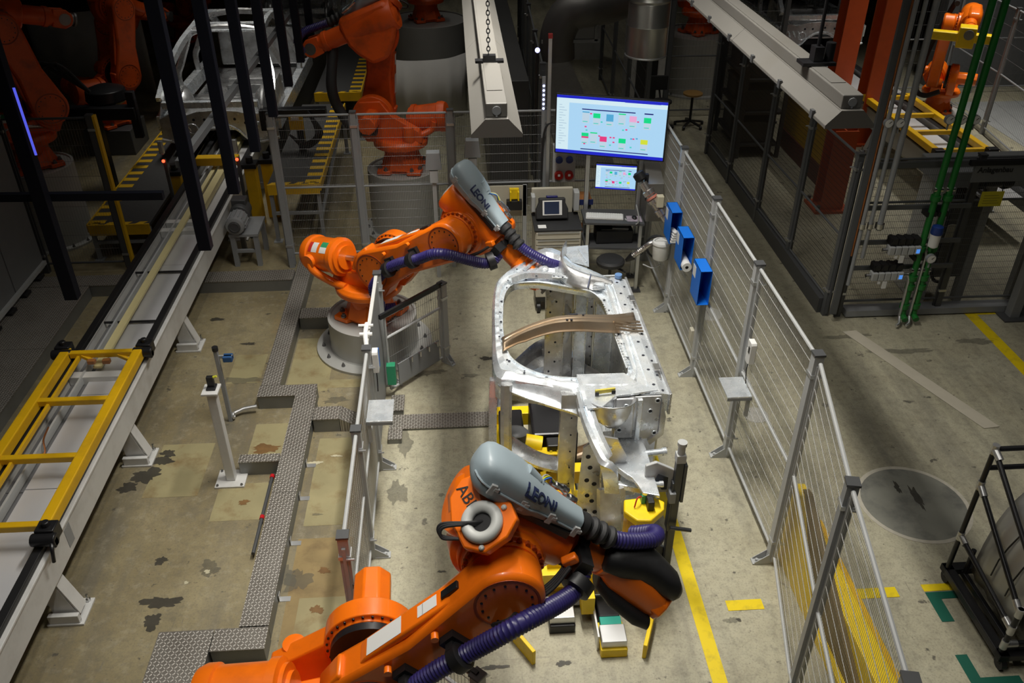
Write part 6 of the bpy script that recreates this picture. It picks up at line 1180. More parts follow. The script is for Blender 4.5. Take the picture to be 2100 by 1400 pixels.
for x, y, z, s, lb in ((2.36, 6.02, 0.98, 1, 'small zinc shelf bracketed to the tall mesh fence'), (-0.74, 5.83, 1.02, -1, 'small zinc shelf bracketed to the low mesh fence')):
    t = thing('fence_shelf', lb, 'shelf', (x, y, z - 0.2), 0, 'small zinc shelves')
    mb = MB(); mb.bx((x - 0.11, y - 0.15, z), (x + 0.11, y + 0.15, z + 0.012)); mb.build('tray', GALV, t, 0, 0.003); mb = MB(); mb.bx((x - 0.11, y - 0.152, z - 0.03), (x + 0.11, y - 0.148, z)); mb.build('lip', GREY, t, 0)
    mb = MB(); mb.bar((x + s * 0.09, y - 0.12, z - 0.22), (x + s * 0.09, y - 0.12, z), 0.03, 0.03); mb.build('bracket', GREYL, t, 0)
mb = MB(); mb.bx((2.40, 7.62, 0.42), (2.44, 7.70, 0.56)); solo('cable_socket', mb, CREAM, 'small pale junction box low on the mesh fence', 'junction box', bevel=0.006)
vh = thing('air_valve', 'white valve assembly on top of the low fence post', 'valve', (-0.86, 6.42, 1.2))
mb = MB(); mb.tube([(-0.88, 6.62, 1.40), (-0.88, 6.45, 1.40), (-0.87, 6.36, 1.35), (-0.86, 6.30, 1.28)], 0.022, 10, sm=3); mb.cyl((-0.93, 6.45, 1.40), (-0.82, 6.45, 1.40), 0.018, n=8); mb.cyl((-0.95, 6.58, 1.41), (-0.82, 6.58, 1.41), 0.014, n=8); mb.build('pipe', LABELW, vh)
# signal pole with LED column
sg = thing('signal_pole', 'slim pole with a column of bluish white lights beside the large screen', 'signal light', (1.10, 10.34, 0))
mb = MB(); mb.bx((1.085, 10.28, 0), (1.125, 10.32, 2.95)); mb.build('pole', ALU, sg, 0); mb = MB(); mb.bx((1.08, 10.275, 2.95), (1.13, 10.325, 3.0)); mb.build('cap', mat('red_cap', (0.3, 0.02, 0.02), 0.5), sg, 0)
mb = MB(); mb.bx((1.02, 10.30, 1.75), (1.06, 10.33, 2.50)); mb.build('light_column', GREY, sg, 0)
for k in range(6): mb = MB(); mb.sphere((1.04, 10.295, 2.12 + 0.055 * k), 0.016, 10, 6); mb.build('light', emi('led_white_blue', (0.55, 0.6, 1.0), 2.2), sg)
mb = MB(); mb.sphere((1.04, 11.2, 2.58), 0.032, 12, 8); mb.build('beacon', emi('beacon_blue', (0.4, 0.4, 1.0), 5.0), sg); mb = MB(); mb.cyl((1.04, 11.2, 0.0), (1.04, 11.2, 2.55), 0.02, n=8); mb.build('beacon_pole', BLACK, sg)
mb = MB(); mb.tube([(1.15, 10.3, 1.95), (1.08, 10.28, 1.9), (1.04, 10.28, 1.7), (1.03, 10.3, 1.2)], 0.014, 8, sm=5); mb.build('cable', RUBBER, sg)
# limit switch boxes on short posts behind the middle robot
for x, y, z, lb in ((-0.32, 10.0, 1.55, 'grey junction box on a slim post left of the middle robot pod'), (0.16, 10.2, 1.62, 'grey junction box on a slim post behind the middle robot pod')):
    t = thing('post_box', lb, 'junction box', (x, y, 0))
    mb = MB(); mb.bx((x - 0.025, y - 0.02, 0), (x + 0.025, y + 0.02, z)); mb.build('post', GREYL, t, 0); mb = MB(); mb.prism([(-0.10, 0.0), (0.10, 0.0), (0.08, 0.22), (-0.08, 0.22)], (x, y + 0.06, z - 0.05), (1, 0, 0), (0, 0, 1), 0.12); mb.build('box', GREY, t, 0, 0.006); mb = MB(); mb.bx((x - 0.05, y - 0.05, z - 0.22), (x + 0.05, y + 0.03, z - 0.06)); mb.build('terminal', GREYL, t, 0, 0.004)
# ================================================================= HANGING ADDED_LIGHTS
TUBE = mat('fluorescent_tube', (0.9, 0.9, 0.85), 0.4, emit=(1.0, 0.95, 0.82), estr=3.5)
def luminaire(label, xc, y0, y1, z, w=0.145):
    t = thing('strip_lamp', label, 'lamp', (xc, (y0 + y1) / 2, z))
    prof = [(-w, 0.0), (-w, 0.02), (-0.065, 0.10), (-0.065, 0.105), (0.065, 0.105), (0.065, 0.10), (w, 0.02), (w, 0.0), (w - 0.008, 0.0), (0.05, 0.085), (-0.05, 0.085), (-w + 0.008, 0.0)]
    n = 3
    for k in range(n):
        a = y0 + (y1 - y0) * k / n; b = y0 + (y1 - y0) * (k + 1) / n - 0.006
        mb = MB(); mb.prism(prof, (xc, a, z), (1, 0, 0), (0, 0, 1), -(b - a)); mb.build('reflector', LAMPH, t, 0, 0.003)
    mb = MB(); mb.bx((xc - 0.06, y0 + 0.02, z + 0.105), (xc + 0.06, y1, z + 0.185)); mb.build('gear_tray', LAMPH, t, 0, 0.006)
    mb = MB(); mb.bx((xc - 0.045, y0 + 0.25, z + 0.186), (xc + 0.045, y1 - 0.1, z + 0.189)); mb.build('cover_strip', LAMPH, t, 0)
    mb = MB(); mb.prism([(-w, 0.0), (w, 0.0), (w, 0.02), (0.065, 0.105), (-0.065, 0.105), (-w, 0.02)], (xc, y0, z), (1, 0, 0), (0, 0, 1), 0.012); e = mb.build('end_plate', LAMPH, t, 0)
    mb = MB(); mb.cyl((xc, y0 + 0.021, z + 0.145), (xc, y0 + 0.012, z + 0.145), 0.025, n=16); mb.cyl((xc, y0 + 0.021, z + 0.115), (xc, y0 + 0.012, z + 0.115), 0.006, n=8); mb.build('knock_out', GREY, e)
    for s in (-1, 1): mb = MB(); mb.cyl((xc + s * 0.055, y0 + 0.05, z + 0.03), (xc + s * 0.055, y1 - 0.05, z + 0.03), 0.013, n=10); mb.build('tube', TUBE, t)
    return t
l1 = luminaire('grey strip lamp hanging on a chain, left of the large screen', 0.215, 4.70, 10.0, 3.80)
q0 = Vector((0.205, 5.55, 3.99))
mb = MB(); mb.bx((0.12, 5.52, 3.985), (0.30, 5.58, 4.0)); mb.bx((0.17, 5.525, 4.0), (0.25, 5.575, 4.03)); mb.build('hanger', BLACKM, l1, 0)
lk = None
for k in range(54):
    c = q0 + Vector((0, 0, 0.05 + 0.027 * k))
    if k < 2:
        mb = MB(); mb.torus((0, 0, 0), (0, 1, 0) if k % 2 else (1, 0, 0), 0.010, 0.0032, 12, 6); mb.v = [Vector((v.x, v.y, v.z * 1.55)) for v in mb.v]; o = mb.build('chain_link', GREYD, l1, 40, world=False); lk = (lk or []) + [o]
    else: o = lk[k % 2].copy(); COL.objects.link(o)
    o.location = c - Vector(l1.location)
l2 = luminaire('grey strip lamp hanging over the right aisle beside the dark fence', 2.25, 4.72, 10.5, 3.80)
mb = MB(); mb.bx((2.15, 5.30, 3.99), (2.36, 5.42, 4.01)); mb.bx((2.22, 5.32, 4.0), (2.28, 5.40, 4.10)); mb.cyl((2.33, 5.36, 4.0), (2.33, 5.36, 4.12), 0.03, n=12); mb.tube([(2.25, 5.36, 4.08), (2.25, 5.36, 5.4)], 0.012, 8); mb.build('hanger', BLACKM, l2, 30)
for k in range(9):
    mb = MB(); mb.bx((2.25 - 0.155, 4.9 + 0.6 * k, 3.795), (2.25 - 0.135, 4.94 + 0.6 * k, 3.845)); mb.build('spring_clip', GREYD, l2, 0)
# ================================================================= AIR DUCTS above the aisle
DUCT = mat('zinc_duct', (0.45, 0.45, 0.43), 0.35, 0.85, noise=0.12, nscale=4)
pc = gy(1325, 95, 10.8)
dt = thing('air_duct', 'vertical zinc air duct with an open lower end above the aisle', 'air duct', (pc.x, pc.y, pc.z))
mb = MB(); mb.lathe([(0.235, 0), (0.25, 0.0), (0.25, 0.35), (0.255, 0.36), (0.25, 0.37), (0.25, 0.62), (0.245, 0.63), (0.262, 0.66), (0.245, 0.69), (0.262, 0.72), (0.245, 0.75), (0.262, 0.78), (0.245, 0.81), (0.262, 0.84), (0.25, 0.9), (0.25, 2.6), (0.235, 2.6), (0.235, 0)], (pc.x, pc.y, pc.z - 0.1), n=36, caps=False); mb.build('pipe', DUCT, dt, 30)
mb = MB(); mb.torus((pc.x, pc.y, pc.z - 0.1), (0, 0, 1), 0.25, 0.012, 36, 8); mb.build('lip', ALU, dt)
p2 = gy(1180, 40, 13.0)
d2 = thing('air_duct', 'dark elbow duct on a bracket left of the open zinc duct', 'air duct', (p2.x, p2.y, p2.z))
mb = MB(); mb.tube([p2 + Vector((-0.25, 0, -0.55)), p2 + Vector((-0.25, 0, -0.2)), p2 + Vector((-0.10, 0, 0.08)), p2 + Vector((0.2, 0, 0.15)), p2 + Vector((0.6, 0.3, 0.15)), p2 + Vector((1.1, 0.9, 0.15))], 0.26, 20, sm=4); mb.build('elbow', mat('dull_duct', (0.13, 0.125, 0.12), 0.45, 0.5, noise=0.1), d2, 40)
mb = MB(); mb.bar(p2 + Vector((-0.5, -0.1, -0.28)), p2 + Vector((0.35, -0.1, -0.28)), 0.05, 0.05); mb.bar(p2 + Vector((0.30, -0.1, -0.28)), p2 + Vector((0.30, -0.1, 2.0)), 0.05, 0.05); mb.build('bracket', GREY, d2, 0)
# ================================================================= RIGHT: valve blocks, pipes and gauges at the dark fence
def pipe_run(label, pts, r, m, name='pipe_run', cat='pipe', flanges=(), rings=None):
    t = thing(name, label, cat, pts[0]); mb = MB(); mb.tube(pts, r, 14); mb.build('pipe', m, t, 40)
    for f in flanges:
        a = Vector(f); mb = MB(); mb.cyl(a - Vector((0, 0, 0.03)), a + Vector((0, 0, 0.03)), r * 1.5, n=14); mb.build('coupling', rings or m, t)
    return t
YP = 8.50
for i, (x, lb) in enumerate(((5.215, 'left of the two green water pipes before the dark fence'), (5.35, 'right of the two green water pipes before the dark fence'))):
    pts = [(x, YP - 0.10, 0.10), (x, YP - 0.02, 0.12), (x, YP, 0.2), (x, YP, 5.3)]
    t = pipe_run(lb, pts, 0.036, GREEN, flanges=[(x, YP, 0.24), (x, YP, 0.5), (x, YP, 0.62), (x, YP, 1.0), (x, YP, 1.62)])
    mb = MB(); mb.bx((x - 0.06, YP - 0.02, 0.85), (x + 0.06, YP + 0.10, 0.90)); mb.bx((x - 0.06, YP - 0.02, 1.40), (x + 0.06, YP + 0.10, 1.45)); mb.build('clamp', BLACK, t, 0)
    for z in (0.72, 1.72): mb = MB(); mb.cyl((x - 0.05, YP, z), (x + 0.05, YP, z), 0.03, n=10); mb.build('valve', STEEL, t)
fl_ = thing('water_filter', 'white filter bowl with blue head on the green pipes', 'filter', (5.28, 8.40, 1.05))
mb = MB(); mb.lathe([(0.03, 0), (0.055, 0.02), (0.06, 0.17)], (5.28, 8.40, 1.06), n=18); mb.build('bowl', LABELW, fl_); mb = MB(); mb.lathe([(0.062, 0), (0.068, 0.02), (0.06, 0.09), (0.04, 0.10)], (5.28, 8.40, 1.23), n=18); mb.build('head', mat('filter_blue', (0.01, 0.04, 0.22), 0.4), fl_)
def gauge(x, y, z, lb, r=0.055):
    t = thing('pressure_gauge', lb, 'gauge', (x, y, z - r), 0, 'pressure gauges on the pipes'); mb = MB(); mb.cyl((x, y + 0.02, z), (x, y - 0.02, z), r, n=22); mb.cyl((x, y, z - r - 0.06), (x, y, z - r), 0.01, n=8); mb.build('case', GREY, t, 30)
    mb = MB(); mb.cyl((x, y - 0.0205, z), (x, y - 0.022, z), r * 0.86, n=22); f = mb.build('dial', LABELW, t, 0); mb = MB(); mb.bar((x, y - 0.0235, z), (x + r * 0.5, y - 0.0235, z + r * 0.45), 0.006, 0.002, (0, -1, 0)); mb.build('needle', BLACK, f, 0)
gauge(5.29, 8.38, 0.93, 'white faced pressure gauge below the water filter')
for u, v, lb in ((1822, 252, 'pressure gauge on the grey pipes, left one of two'), (1845, 252, 'pressure gauge on the grey pipes, right one of two'), (1947, 245, 'pressure gauge left of the green pipes'), (1972, 245, 'pressure gauge between the green pipes'), (2000, 245, 'pressure gauge right of the green pipes')):
    q = gy(u, v, YP); gauge(q.x, q.y, q.z, lb, 0.05)
for i, (x, lb) in enumerate(((4.46, 'thin grey air pipe nearest the fence corner'), (4.55, 'second thin grey air pipe beside the fence corner'), (4.66, 'grey vertical pipe with a steel union beside the fence corner'))):
    pts = [(x, YP, (0.55, 0.9, 1.25)[i]), (x, YP, 5.3)]
    t = pipe_run(lb, pts, 0.022 if i < 2 else 0.032, GREY, flanges=[(x, YP, 1.3)], rings=STEEL)
ch = thing('pipe_channel', 'grey steel channel behind the thin pipes at the fence corner', 'channel', (4.40, 8.57, 0.1))
mb = MB(); mb.bx((4.36, 8.55, 0.12), (4.43, 8.59, 5.3)); mb.build('channel', FD, ch, 0)
mb = MB(); mb.tube([(4.445, 8.56, 0.9), (4.445, 8.56, 5.2)], 0.016, 8); mb.build('copper_pipe', COPPER, ch)
for k, (x, z, lb) in enumerate(((4.70, 0.62, 'lower pneumatic valve block with black top on the dark fence'), (4.82, 0.95, 'upper pneumatic valve block with black top on the dark fence'))):
    t = thing('valve_block', lb, 'valve block', (x + 0.2, 8.5, z), 0, 'pneumatic valve blocks')
    for j in range(5):
        mb = MB(); mb.bx((x + 0.075 * j, 8.44, z), (x + 0.075 * j + 0.068, 8.54, z + 0.10)); o = mb.build('valve', GREYL if j < 4 else GREYL, t, 0, 0.008)
        if j == 4: mb = MB(); mb.bx((x + 0.075 * j + 0.014, 8.436, z + 0.02), (x + 0.075 * j + 0.054, 8.441, z + 0.07)); mb.build('display', mat('lcd_blue', (0.01, 0.03, 0.1), 0.3, emit=(0.1, 0.35, 1.0), estr=0.8), o, 0)
    for j in range(4): mb = MB(); mb.bx((x + 0.01 + 0.088 * j, 8.47, z + 0.115), (x + 0.09 + 0.088 * j, 8.58, z + 0.19)); mb.cyl((x + 0.05 + 0.088 * j, 8.46, z + 0.16), (x + 0.05 + 0.088 * j, 8.60, z + 0.16), 0.032, n=10); mb.build('regulator_head', BLACK, t, 30)
    for s in (-0.06, 0.39): mb = MB(); mb.cyl((x + s, 8.49, z + 0.05), (x + s + 0.05, 8.49, z + 0.05), 0.022, n=10); mb.build('fitting', STEEL, t)
    mb = MB(); mb.bx((x + 0.14, 8.44, z - 0.10), (x + 0.19, 8.455, z - 0.01)); mb.bx((x + 0.08, 8.44, z - 0.04), (x + 0.11, 8.455, z - 0.01)); mb.build('label_sheet', LABELW, t, 0)
    mb = MB(); mb.tube([(x + 0.44, 8.49, z + 0.05), (x + 0.47, 8.49, z - 0.02), (x + 0.47, 8.47, 0.12), (x + 0.45, 8.40, 0.06), (x + 0.40, 8.36, 0.05)], 0.016, 8); mb.build('down_pipe', ALU, t)
hr = thing('pipe_rail', 'grey mounting rails for the valve blocks on the dark fence', 'rail', (5.2, 8.6, 0.3))
for z in (0.68, 1.01, 1.44): mb = MB(); mb.bx((4.50, 8.60, z), (5.72, 8.63, z + 0.05)); mb.build('rail', FD, hr, 0)
# control stand with the shop sign
st = thing('machine_stand', 'grey machine stand with conveyor head behind the dark fence', 'machine', (6.1, 9.1, 0))
mb = MB(); mb.bx((5.58, 8.95, 0.0), (5.72, 9.5, 1.55)); mb.build('side_plate', WP, st, 0, 0.01); mb = MB(); mb.cyl((5.80, 8.94, 0.95), (5.80, 8.955, 0.95), 0.12, n=24); mb.build('round_plate', CREAM, st)
mb = MB(); mb.bx((5.74, 8.96, 0.35), (6.1, 9.4, 1.35)); mb.build('housing', GREYD, st, 0, 0.01); mb = MB(); mb.bx((5.5, 8.9, 1.55), (6.9, 9.5, 1.75)); mb.build('top_beam', GREY, st, 0, 0.01)
mb = MB(); mb.lathe([(0.10, 0), (0.10, 0.3), (0.13, 0.31), (0.13, 0.36)], (5.9, 8.85, 1.66), (1, 0.2, 0), n=18); mb.build('drive_motor', BLACKM, st)
mb = MB(); mb.bx((5.93, 8.87, 1.60), (6.0, 8.9, 1.68)); mb.build('brass_fitting', COPPER, st, 0)
for x in (6.15, 6.85): mb = MB(); mb.bx((x - 0.05, 8.95, 0), (x + 0.05, 9.05, 1.6)); mb.build('leg', GREY, st, 0)
mb = MB(); mb.tube([(5.66, 8.85, 1.5), (5.62, 8.8, 1.1), (5.60, 8.8, 0.6), (5.68, 8.82, 0.4), (5.80, 8.84, 0.35)], 0.02, 8, sm=5); mb.build('cable', RUBBER, st)
sgn = thing('hanging_sign', 'grey board reading Anlagenbau on the dark rail', 'sign', (5.85, 8.52, 1.80))
mb = MB(); mb.bx((5.56, 8.50, 1.79), (6.30, 8.52, 1.985)); bd = mb.build('board', mat('sign_grey', (0.14, 0.145, 0.15), 0.5), sgn, 0, 0.002)
text_mesh('lettering', 'Anlagenbau', 0.085, BLACK, sgn, (5.80, 8.498, 1.93), (1, 0, 0), (0, 0, 1), 0.001, 0.002)
mb = MB(); mb.bx((5.50, 8.49, 1.985), (6.74, 8.54, 2.04)); mb.build('black_rail', BLACK, sgn, 0)
ys = thing('warning_sign', 'yellow notice sheet hanging below the grey board', 'sign', (5.83, 8.48, 1.52))
mb = MB(); mb.bx((5.71, 8.47, 1.515), (5.965, 8.475, 1.69)); mb.build('sheet', mat('notice_yellow', (0.5, 0.44, 0.02), 0.6), ys, 0)
mb = MB(); mb.bar((5.74, 8.473, 1.68), (5.74, 8.505, 1.80), 0.012, 0.004, (0, -1, 0)); mb.bar((5.94, 8.473, 1.68), (5.94, 8.505, 1.80), 0.012, 0.004, (0, -1, 0)); mb.build('strap', BLACK, ys, 0)
for k in range(4): mb = MB(); mb.bx((5.745, 8.468, 1.55 + 0.03 * k), (5.93 - 0.02 * (k % 2), 8.4705, 1.556 + 0.03 * k)); mb.build('text_row', mat('notice_print', (0.25, 0.22, 0.02), 0.6), ys, 0)
dk = thing('barrier_post', 'dark barrier post with a red lamp at the right edge', 'barrier', (6.75, 8.55, 0))
mb = MB(); mb.bx((6.58, 8.50, 0), (6.70, 8.62, 1.15)); mb.bx((6.78, 8.50, 0), (6.90, 8.62, 2.0)); mb.build('post', GREY, dk, 0, 0.006); mb = MB(); mb.bx((6.50, 8.36, 0.92), (6.95, 8.5, 1.03)); mb.build('sensor_head', BLACK, dk, 0, 0.015)
mb = MB(); mb.sphere((6.60, 8.36, 0.975), 0.035, 12, 8, (1.5, 0.5, 0.8)); mb.build('red_lamp', mat('dark_red_lamp', (0.2, 0.01, 0.01), 0.3), dk); mb = MB(); mb.sphere((6.80, 8.355, 0.99), 0.012, 8, 6); mb.build('indicator', emi('indicator_blue', (0.3, 0.5, 1.0), 2.0), dk)
mb = MB(); mb.bx((6.48, 8.42, 0), (6.95, 8.66, 0.02)); mb.build('base', GREYD, dk, 0)
# ================================================================= RIGHT FOREGROUND
# yellow steel frame behind the mesh fence
yf = thing('yellow_barrier', 'yellow sheet steel barrier block standing just outside the mesh fence', 'barrier', (2.62, 4.4, 0))
mb = MB(); mb.bx((2.56, 3.3, 0.0), (2.66, 5.05, 0.10)); mb.prism([(4.30, 0.10), (5.05, 0.10), (5.05, 0.72), (4.98, 0.78), (4.85, 0.78)], (2.56, 0, 0), (0, 1, 0), (0, 0, 1), 0.10); mb.build('end_wedge', YELLOWB, yf, 0, 0.004)
mb = MB(); mb.bx((2.66, 3.3, 0.0), (2.81, 5.05, 0.42)); mb.build('side_rail', YELLOWB, yf, 0, 0.006)
mb = MB(); mb.prism([(3.35, 0.0), (4.30, 0.0), (4.9, 0.70), (4.80, 0.72)], (2.661, 0, 0.1), (0, 1, 0), (0, 0, 1), -0.05); mb.build('inner_plate', mat('brown_plate', (0.16, 0.11, 0.04), 0.6, noise=0.2), yf, 0)
mb = MB(); mb.bx((2.82, 3.4, 0.0), (2.86, 4.95, 0.40)); mb.build('back_plate', YELLOW, yf, 0)
# black tube rack with curved sheet metal parts
rk2 = thing('tube_rack', 'black tubular transport rack at the right edge', 'rack', (4.3, 4.2, 0))
bx0, by0, by1 = 3.82, 3.80, 4.60
BJ = mat('pipe_joint', (0.5, 0.5, 0.5), 0.35, 0.8)
def rtube(a, b, n='tube', r=0.02): mb = MB(); mb.cyl(a, b, r, n=12); return mb.build(n, BLACKM, rk2, 40)
mb = MB(); mb.bx((bx0 - 0.03, by0 - 0.05, 0.10), (bx0 + 0.05, by1 + 0.05, 0.16)); mb.bx((bx0 - 0.03, by0 - 0.05, 0.10), (bx0 + 1.5, by0 + 0.03, 0.16)); mb.bx((bx0 - 0.03, by1 - 0.03, 0.10), (bx0 + 1.5, by1 + 0.05, 0.16)); mb.bx((bx0 + 0.10, by0, 0.10), (bx0 + 0.14, by1, 0.15)); mb.build('base_frame', BLACKM, rk2, 0, 0.006)
C = {'fl': (bx0, by0, 0.14), 'bl': (bx0, by1, 0.14)}
rtube((bx0, by1, 0.14), (bx0, by1, 1.42)); rtube((bx0, by0, 0.14), (bx0, by0, 0.62)); rtube((bx0, by1, 1.40), (bx0 + 0.02, by0 + 0.1, 0.95)); rtube((bx0, by1, 1.05), (bx0, by0, 0.58)); rtube((bx0, by1, 0.52), (bx0, by0, 0.40)); rtube((bx0, by0, 0.55), (bx0 + 0.5, by0 - 0.0, 1.2)); rtube((bx0, by1, 1.40), (bx0 + 1.4, by1, 1.40)); rtube((bx0, by1, 1.22), (bx0 + 0.3, by1, 1.22)); rtube((bx0, by0, 0.24), (bx0 + 1.4, by0, 0.24)); rtube((bx0 + 0.12, by1 - 0.05, 0.15), (bx0 + 0.12, by1 - 0.05, 0.40))
for q, d in (((bx0, by1, 1.40), (0.05, -0.5, -0.25)), ((bx0, by1, 1.05), (0, -0.8, -0.47)), ((bx0, by1, 0.52), (0, -0.8, -0.12)), ((bx0, by0, 0.40), (0, 0.8, 0.12)), ((bx0, by0, 0.24), (1, 0, 0)), ((bx0, by0, 0.58), (0, 0.8, 0.47))):
    a = Vector(q); e = a + Vector(d).normalized() * 0.09; mb = MB(); mb.cyl(a, e, 0.027, n=12); mb.cyl(a - Vector((0, 0, 0.04)), a + Vector((0, 0, 0.04)), 0.027, n=12); mb.build('joint', BJ, rk2)
for x, y in ((bx0 + 0.02, by0 - 0.02), (bx0 + 0.02, by1)): mb = MB(); mb.cyl((x - 0.02, y, 0.05), (x + 0.02, y, 0.05), 0.05, n=16); mb.cyl((x, y, 0.06), (x, y, 0.12), 0.03, n=10); mb.build('castor', BLACK, rk2)
mb = MB(); mb.bx((bx0 + 0.33, by1 - 0.10, 1.30), (bx0 + 0.5, by1 + 0.02, 1.9)); mb.build('cloth_cover', mat('dark_cloth', (0.015, 0.015, 0.018), 0.8), rk2, 0, 0.02)
SHT = mat('rack_sheet', (0.34, 0.34, 0.335), 0.36, 0.55, noise=0.2, nscale=3)
for k in range(4):
    mb = MB(); vs = []; fs = []; NY = 13; NT = 12; y0_, y1_ = by0 + 0.10 + 0.03 * k, by1 - 0.08 - 0.01 * k
    for i in range(NT + 1):
        t = i / NT; x = bx0 + 0.13 + 0.085 * k + 0.50 * t ** 2.2; z = 0.20 + (1.02 - 0.04 * k) * math.sin(t * PI / 2) ** 0.9
        for j_ in range(NY + 1):
            f = j_ / NY; vs.append((x + 0.012 * math.sin(f * 21), y0_ + (y1_ - y0_) * f, z + (0.03 * math.sin(f * 17 + k) if i == NT else 0)))
    for i in range(NT):
        for j_ in range(NY): a = i * (NY + 1) + j_; fs.append((a, a + 1, a + NY + 2, a + NY + 1))
    mb.add(vs, fs); o = solo('sheet_part', mb, SHT, ('outermost curved grey sheet metal part in the tube rack', 'second curved grey sheet metal part in the tube rack, behind the outermost', 'third curved grey sheet metal part in the tube rack', 'innermost curved grey sheet metal part in the tube rack')[k], 'sheet part', 'sheet metal parts in the rack', smooth=60)
    md = o.modifiers.new('sheet', 'SOLIDIFY'); md.thickness = 0.006
    if k == 0:
        for f in (0.30, 0.62):
            mb = MB(); mb.tube([(bx0 + 0.118 + 0.50 * (q / 10) ** 2.2, y0_ + (y1_ - y0_) * (f + 0.03 * math.sin(q)), 0.20 + 1.02 * math.sin(q / 10 * PI / 2) ** 0.9) for q in range(1, 10)], 0.006, 6); mb.build('bead_line', BLACKM, o)
# ================================================================= RIGHT BACKGROUND: columns, second conveyor, robot
def column(u, v, w, d, h, label, yy):
    q = gz(u, v, 0); t = thing('steel_column', label, 'column', (q.x, q.y, 0), 0, 'red steel columns')
    for s in (-1, 1): mb = MB(); mb.bx((q.x - w / 2, q.y + s * d / 2 - 0.015, 0), (q.x + w / 2, q.y + s * d / 2 + 0.015, h)); mb.build('flange', REDCOL, t, 0)
    mb = MB(); mb.bx((q.x - 0.01, q.y - d / 2, 0), (q.x + 0.01, q.y + d / 2, h)); mb.build('web', REDCOL, t, 0)
    mb = MB(); mb.bx((q.x - w * 0.8, q.y - d * 0.8, 0), (q.x + w * 0.8, q.y + d * 0.8, 0.04)); b = mb.build('base_plate', REDCOL, t, 0)
    for sx in (-1, 1):
        for sy in (-1, 1): mb = MB(); mb.cyl((q.x + sx * w * 0.65, q.y + sy * d * 0.65, 0.04), (q.x + sx * w * 0.65, q.y + sy * d * 0.65, 0.12), 0.03, n=8); mb.build('anchor_bolt', GREYD, b)
    return t
column(1695, 425, 0.34, 0.30, 1.25, 'short dark red steel post behind the dark fence', 0)
column(1765, 290, 0.36, 0.34, 6.0, 'tall dark red steel column behind the right hand lamp', 0)
column(1705, 235, 0.36, 0.34, 6.0, 'tall dark red steel column further back beside the lamp', 0)
yp = thing('yellow_guard', 'yellow sheet guard standing between the red columns behind the dark fence', 'guard', (5.9, 13.2, 0))
a, b = gz(1660, 330, 0.0), gz(1716, 355, 0.0)
mb = MB(); mb.bx((5.72, 12.2, 0.32), (5.78, 14.6, 1.02)); mb.build('sheet', YELLOW, yp, 0, 0.006); mb = MB(); mb.bx((5.70, 12.2, 0.0), (5.80, 14.6, 0.32)); mb.build('plinth', mat('brown_red', (0.14, 0.03, 0.02), 0.6), yp, 0)
convR = conveyor('skid_conveyor', 'grey skid conveyor at the far right behind the fence', 7.15, 7.88, 10.6, 22.0, (11.6, 14.0, 17, 20), z=0.70, M=mat('conveyor_grey', (0.30, 0.31, 0.32), 0.45, noise=0.08))
skR = thing('transport_skid', 'yellow skid frame on the far right conveyor behind the pipes', 'skid', (7.5, 13, 0.75))
for x in (7.12, 7.90): mb = MB(); mb.bx((x - 0.05, 11.9, 0.75), (x + 0.05, 14.6, 0.85)); mb.build('side_tube', YELLOW, skR, 0, 0.01)
for y in (11.95, 12.75, 13.55, 14.5): mb = MB(); mb.bx((7.16, y - 0.035, 0.77), (7.86, y + 0.035, 0.84)); mb.build('cross_tube', YELLOW, skR, 0, 0.008)
for x in (7.1, 7.92): mb = MB(); mb.bx((x - 0.08, 11.78, 0.75), (x + 0.08, 11.9, 0.88)); mb.build('buffer', BLACKM, skR, 0, 0.01)
pedestal(8.72, 15.0, 0.42, 0.46, 0.48, 'white round pedestal under the far right robot')
rR, _, TUr, _ = robot('orange robot with yellow gripper beam at the far right behind the fence', (8.72, 15.0, 0.405), R(-118), R(80), R(-6), M=ORANGE, pod=False, hose=False, labels=False, scale=0.86)
gb = MB(TUr); gb.bx((0.80, -0.60, -0.16), (0.95, 0.45, 0.0)); gb.bx((0.74, -0.12, -0.26), (0.98, 0.18, 0.12)); o = gb.build('gripper_beam', YELLOWB, rR, 0, 0.015, world=False)
mb = MB(); mb.tube([TUr @ Vector((0.0, -0.25, 0.25)), TUr @ Vector((-0.35, -0.28, 0.15)), (0.15, -0.42, 1.3), (0.05, -0.46, 0.85), (0.25, -0.48, 0.45), (0.55, -0.30, 0.42), (0.62, -0.05, 0.55)], 0.05, 12, sm=6); mb.build('black_hose', RUBBER, rR, 40, world=False)
mb = MB(); mb.bx((7.98, 15.35, 0.0), (8.22, 15.75, 0.62)); solo('field_box', mb, GREYL, 'pale switch cabinet left of the far right robot', 'cabinet', bevel=0.01)
fence_run('mesh_fence', 'grey mesh fence behind the far right robot', [(9.0, 17.2), (10.6, 17.2), (12.2, 17.2), (13.8, 17.2)], 2.2, mid=1.1, mp=GREY, mr=GREY, mw=WIRED, vs=0.06, hs=0.25, foot=False)
fence_run('mesh_fence', 'grey mesh fence on the right running beside the far robot', [(9.75, 16.8), (9.6, 14.8), (9.3, 12.6), (9.0, 10.4)], 2.2, mid=1.1, mp=GREY, mr=GREY, mw=WIRED, vs=0.06, hs=0.25, foot=False)
mb = MB(); mb.bx((9.9, 17.6, 0), (14.5, 17.9, 2.6)); solo('partition_wall', mb, mat('partition_grey', (0.16, 0.17, 0.18), 0.6, noise=0.1), 'grey partition panel far behind the right hand fence', 'partition')
mb = MB(); mb.plate([(10.0, 10.5, 0.006), (14.0, 10.5, 0.006), (14.0, 16.6, 0.006), (10.0, 16.6, 0.006)], 0.005); solo('floor_sheet', mb, mat('grey_floor_coat', (0.33, 0.34, 0.34), 0.5, noise=0.25, nscale=2), 'pale grey coated floor area at the far right', 'floor coating', smooth=0)
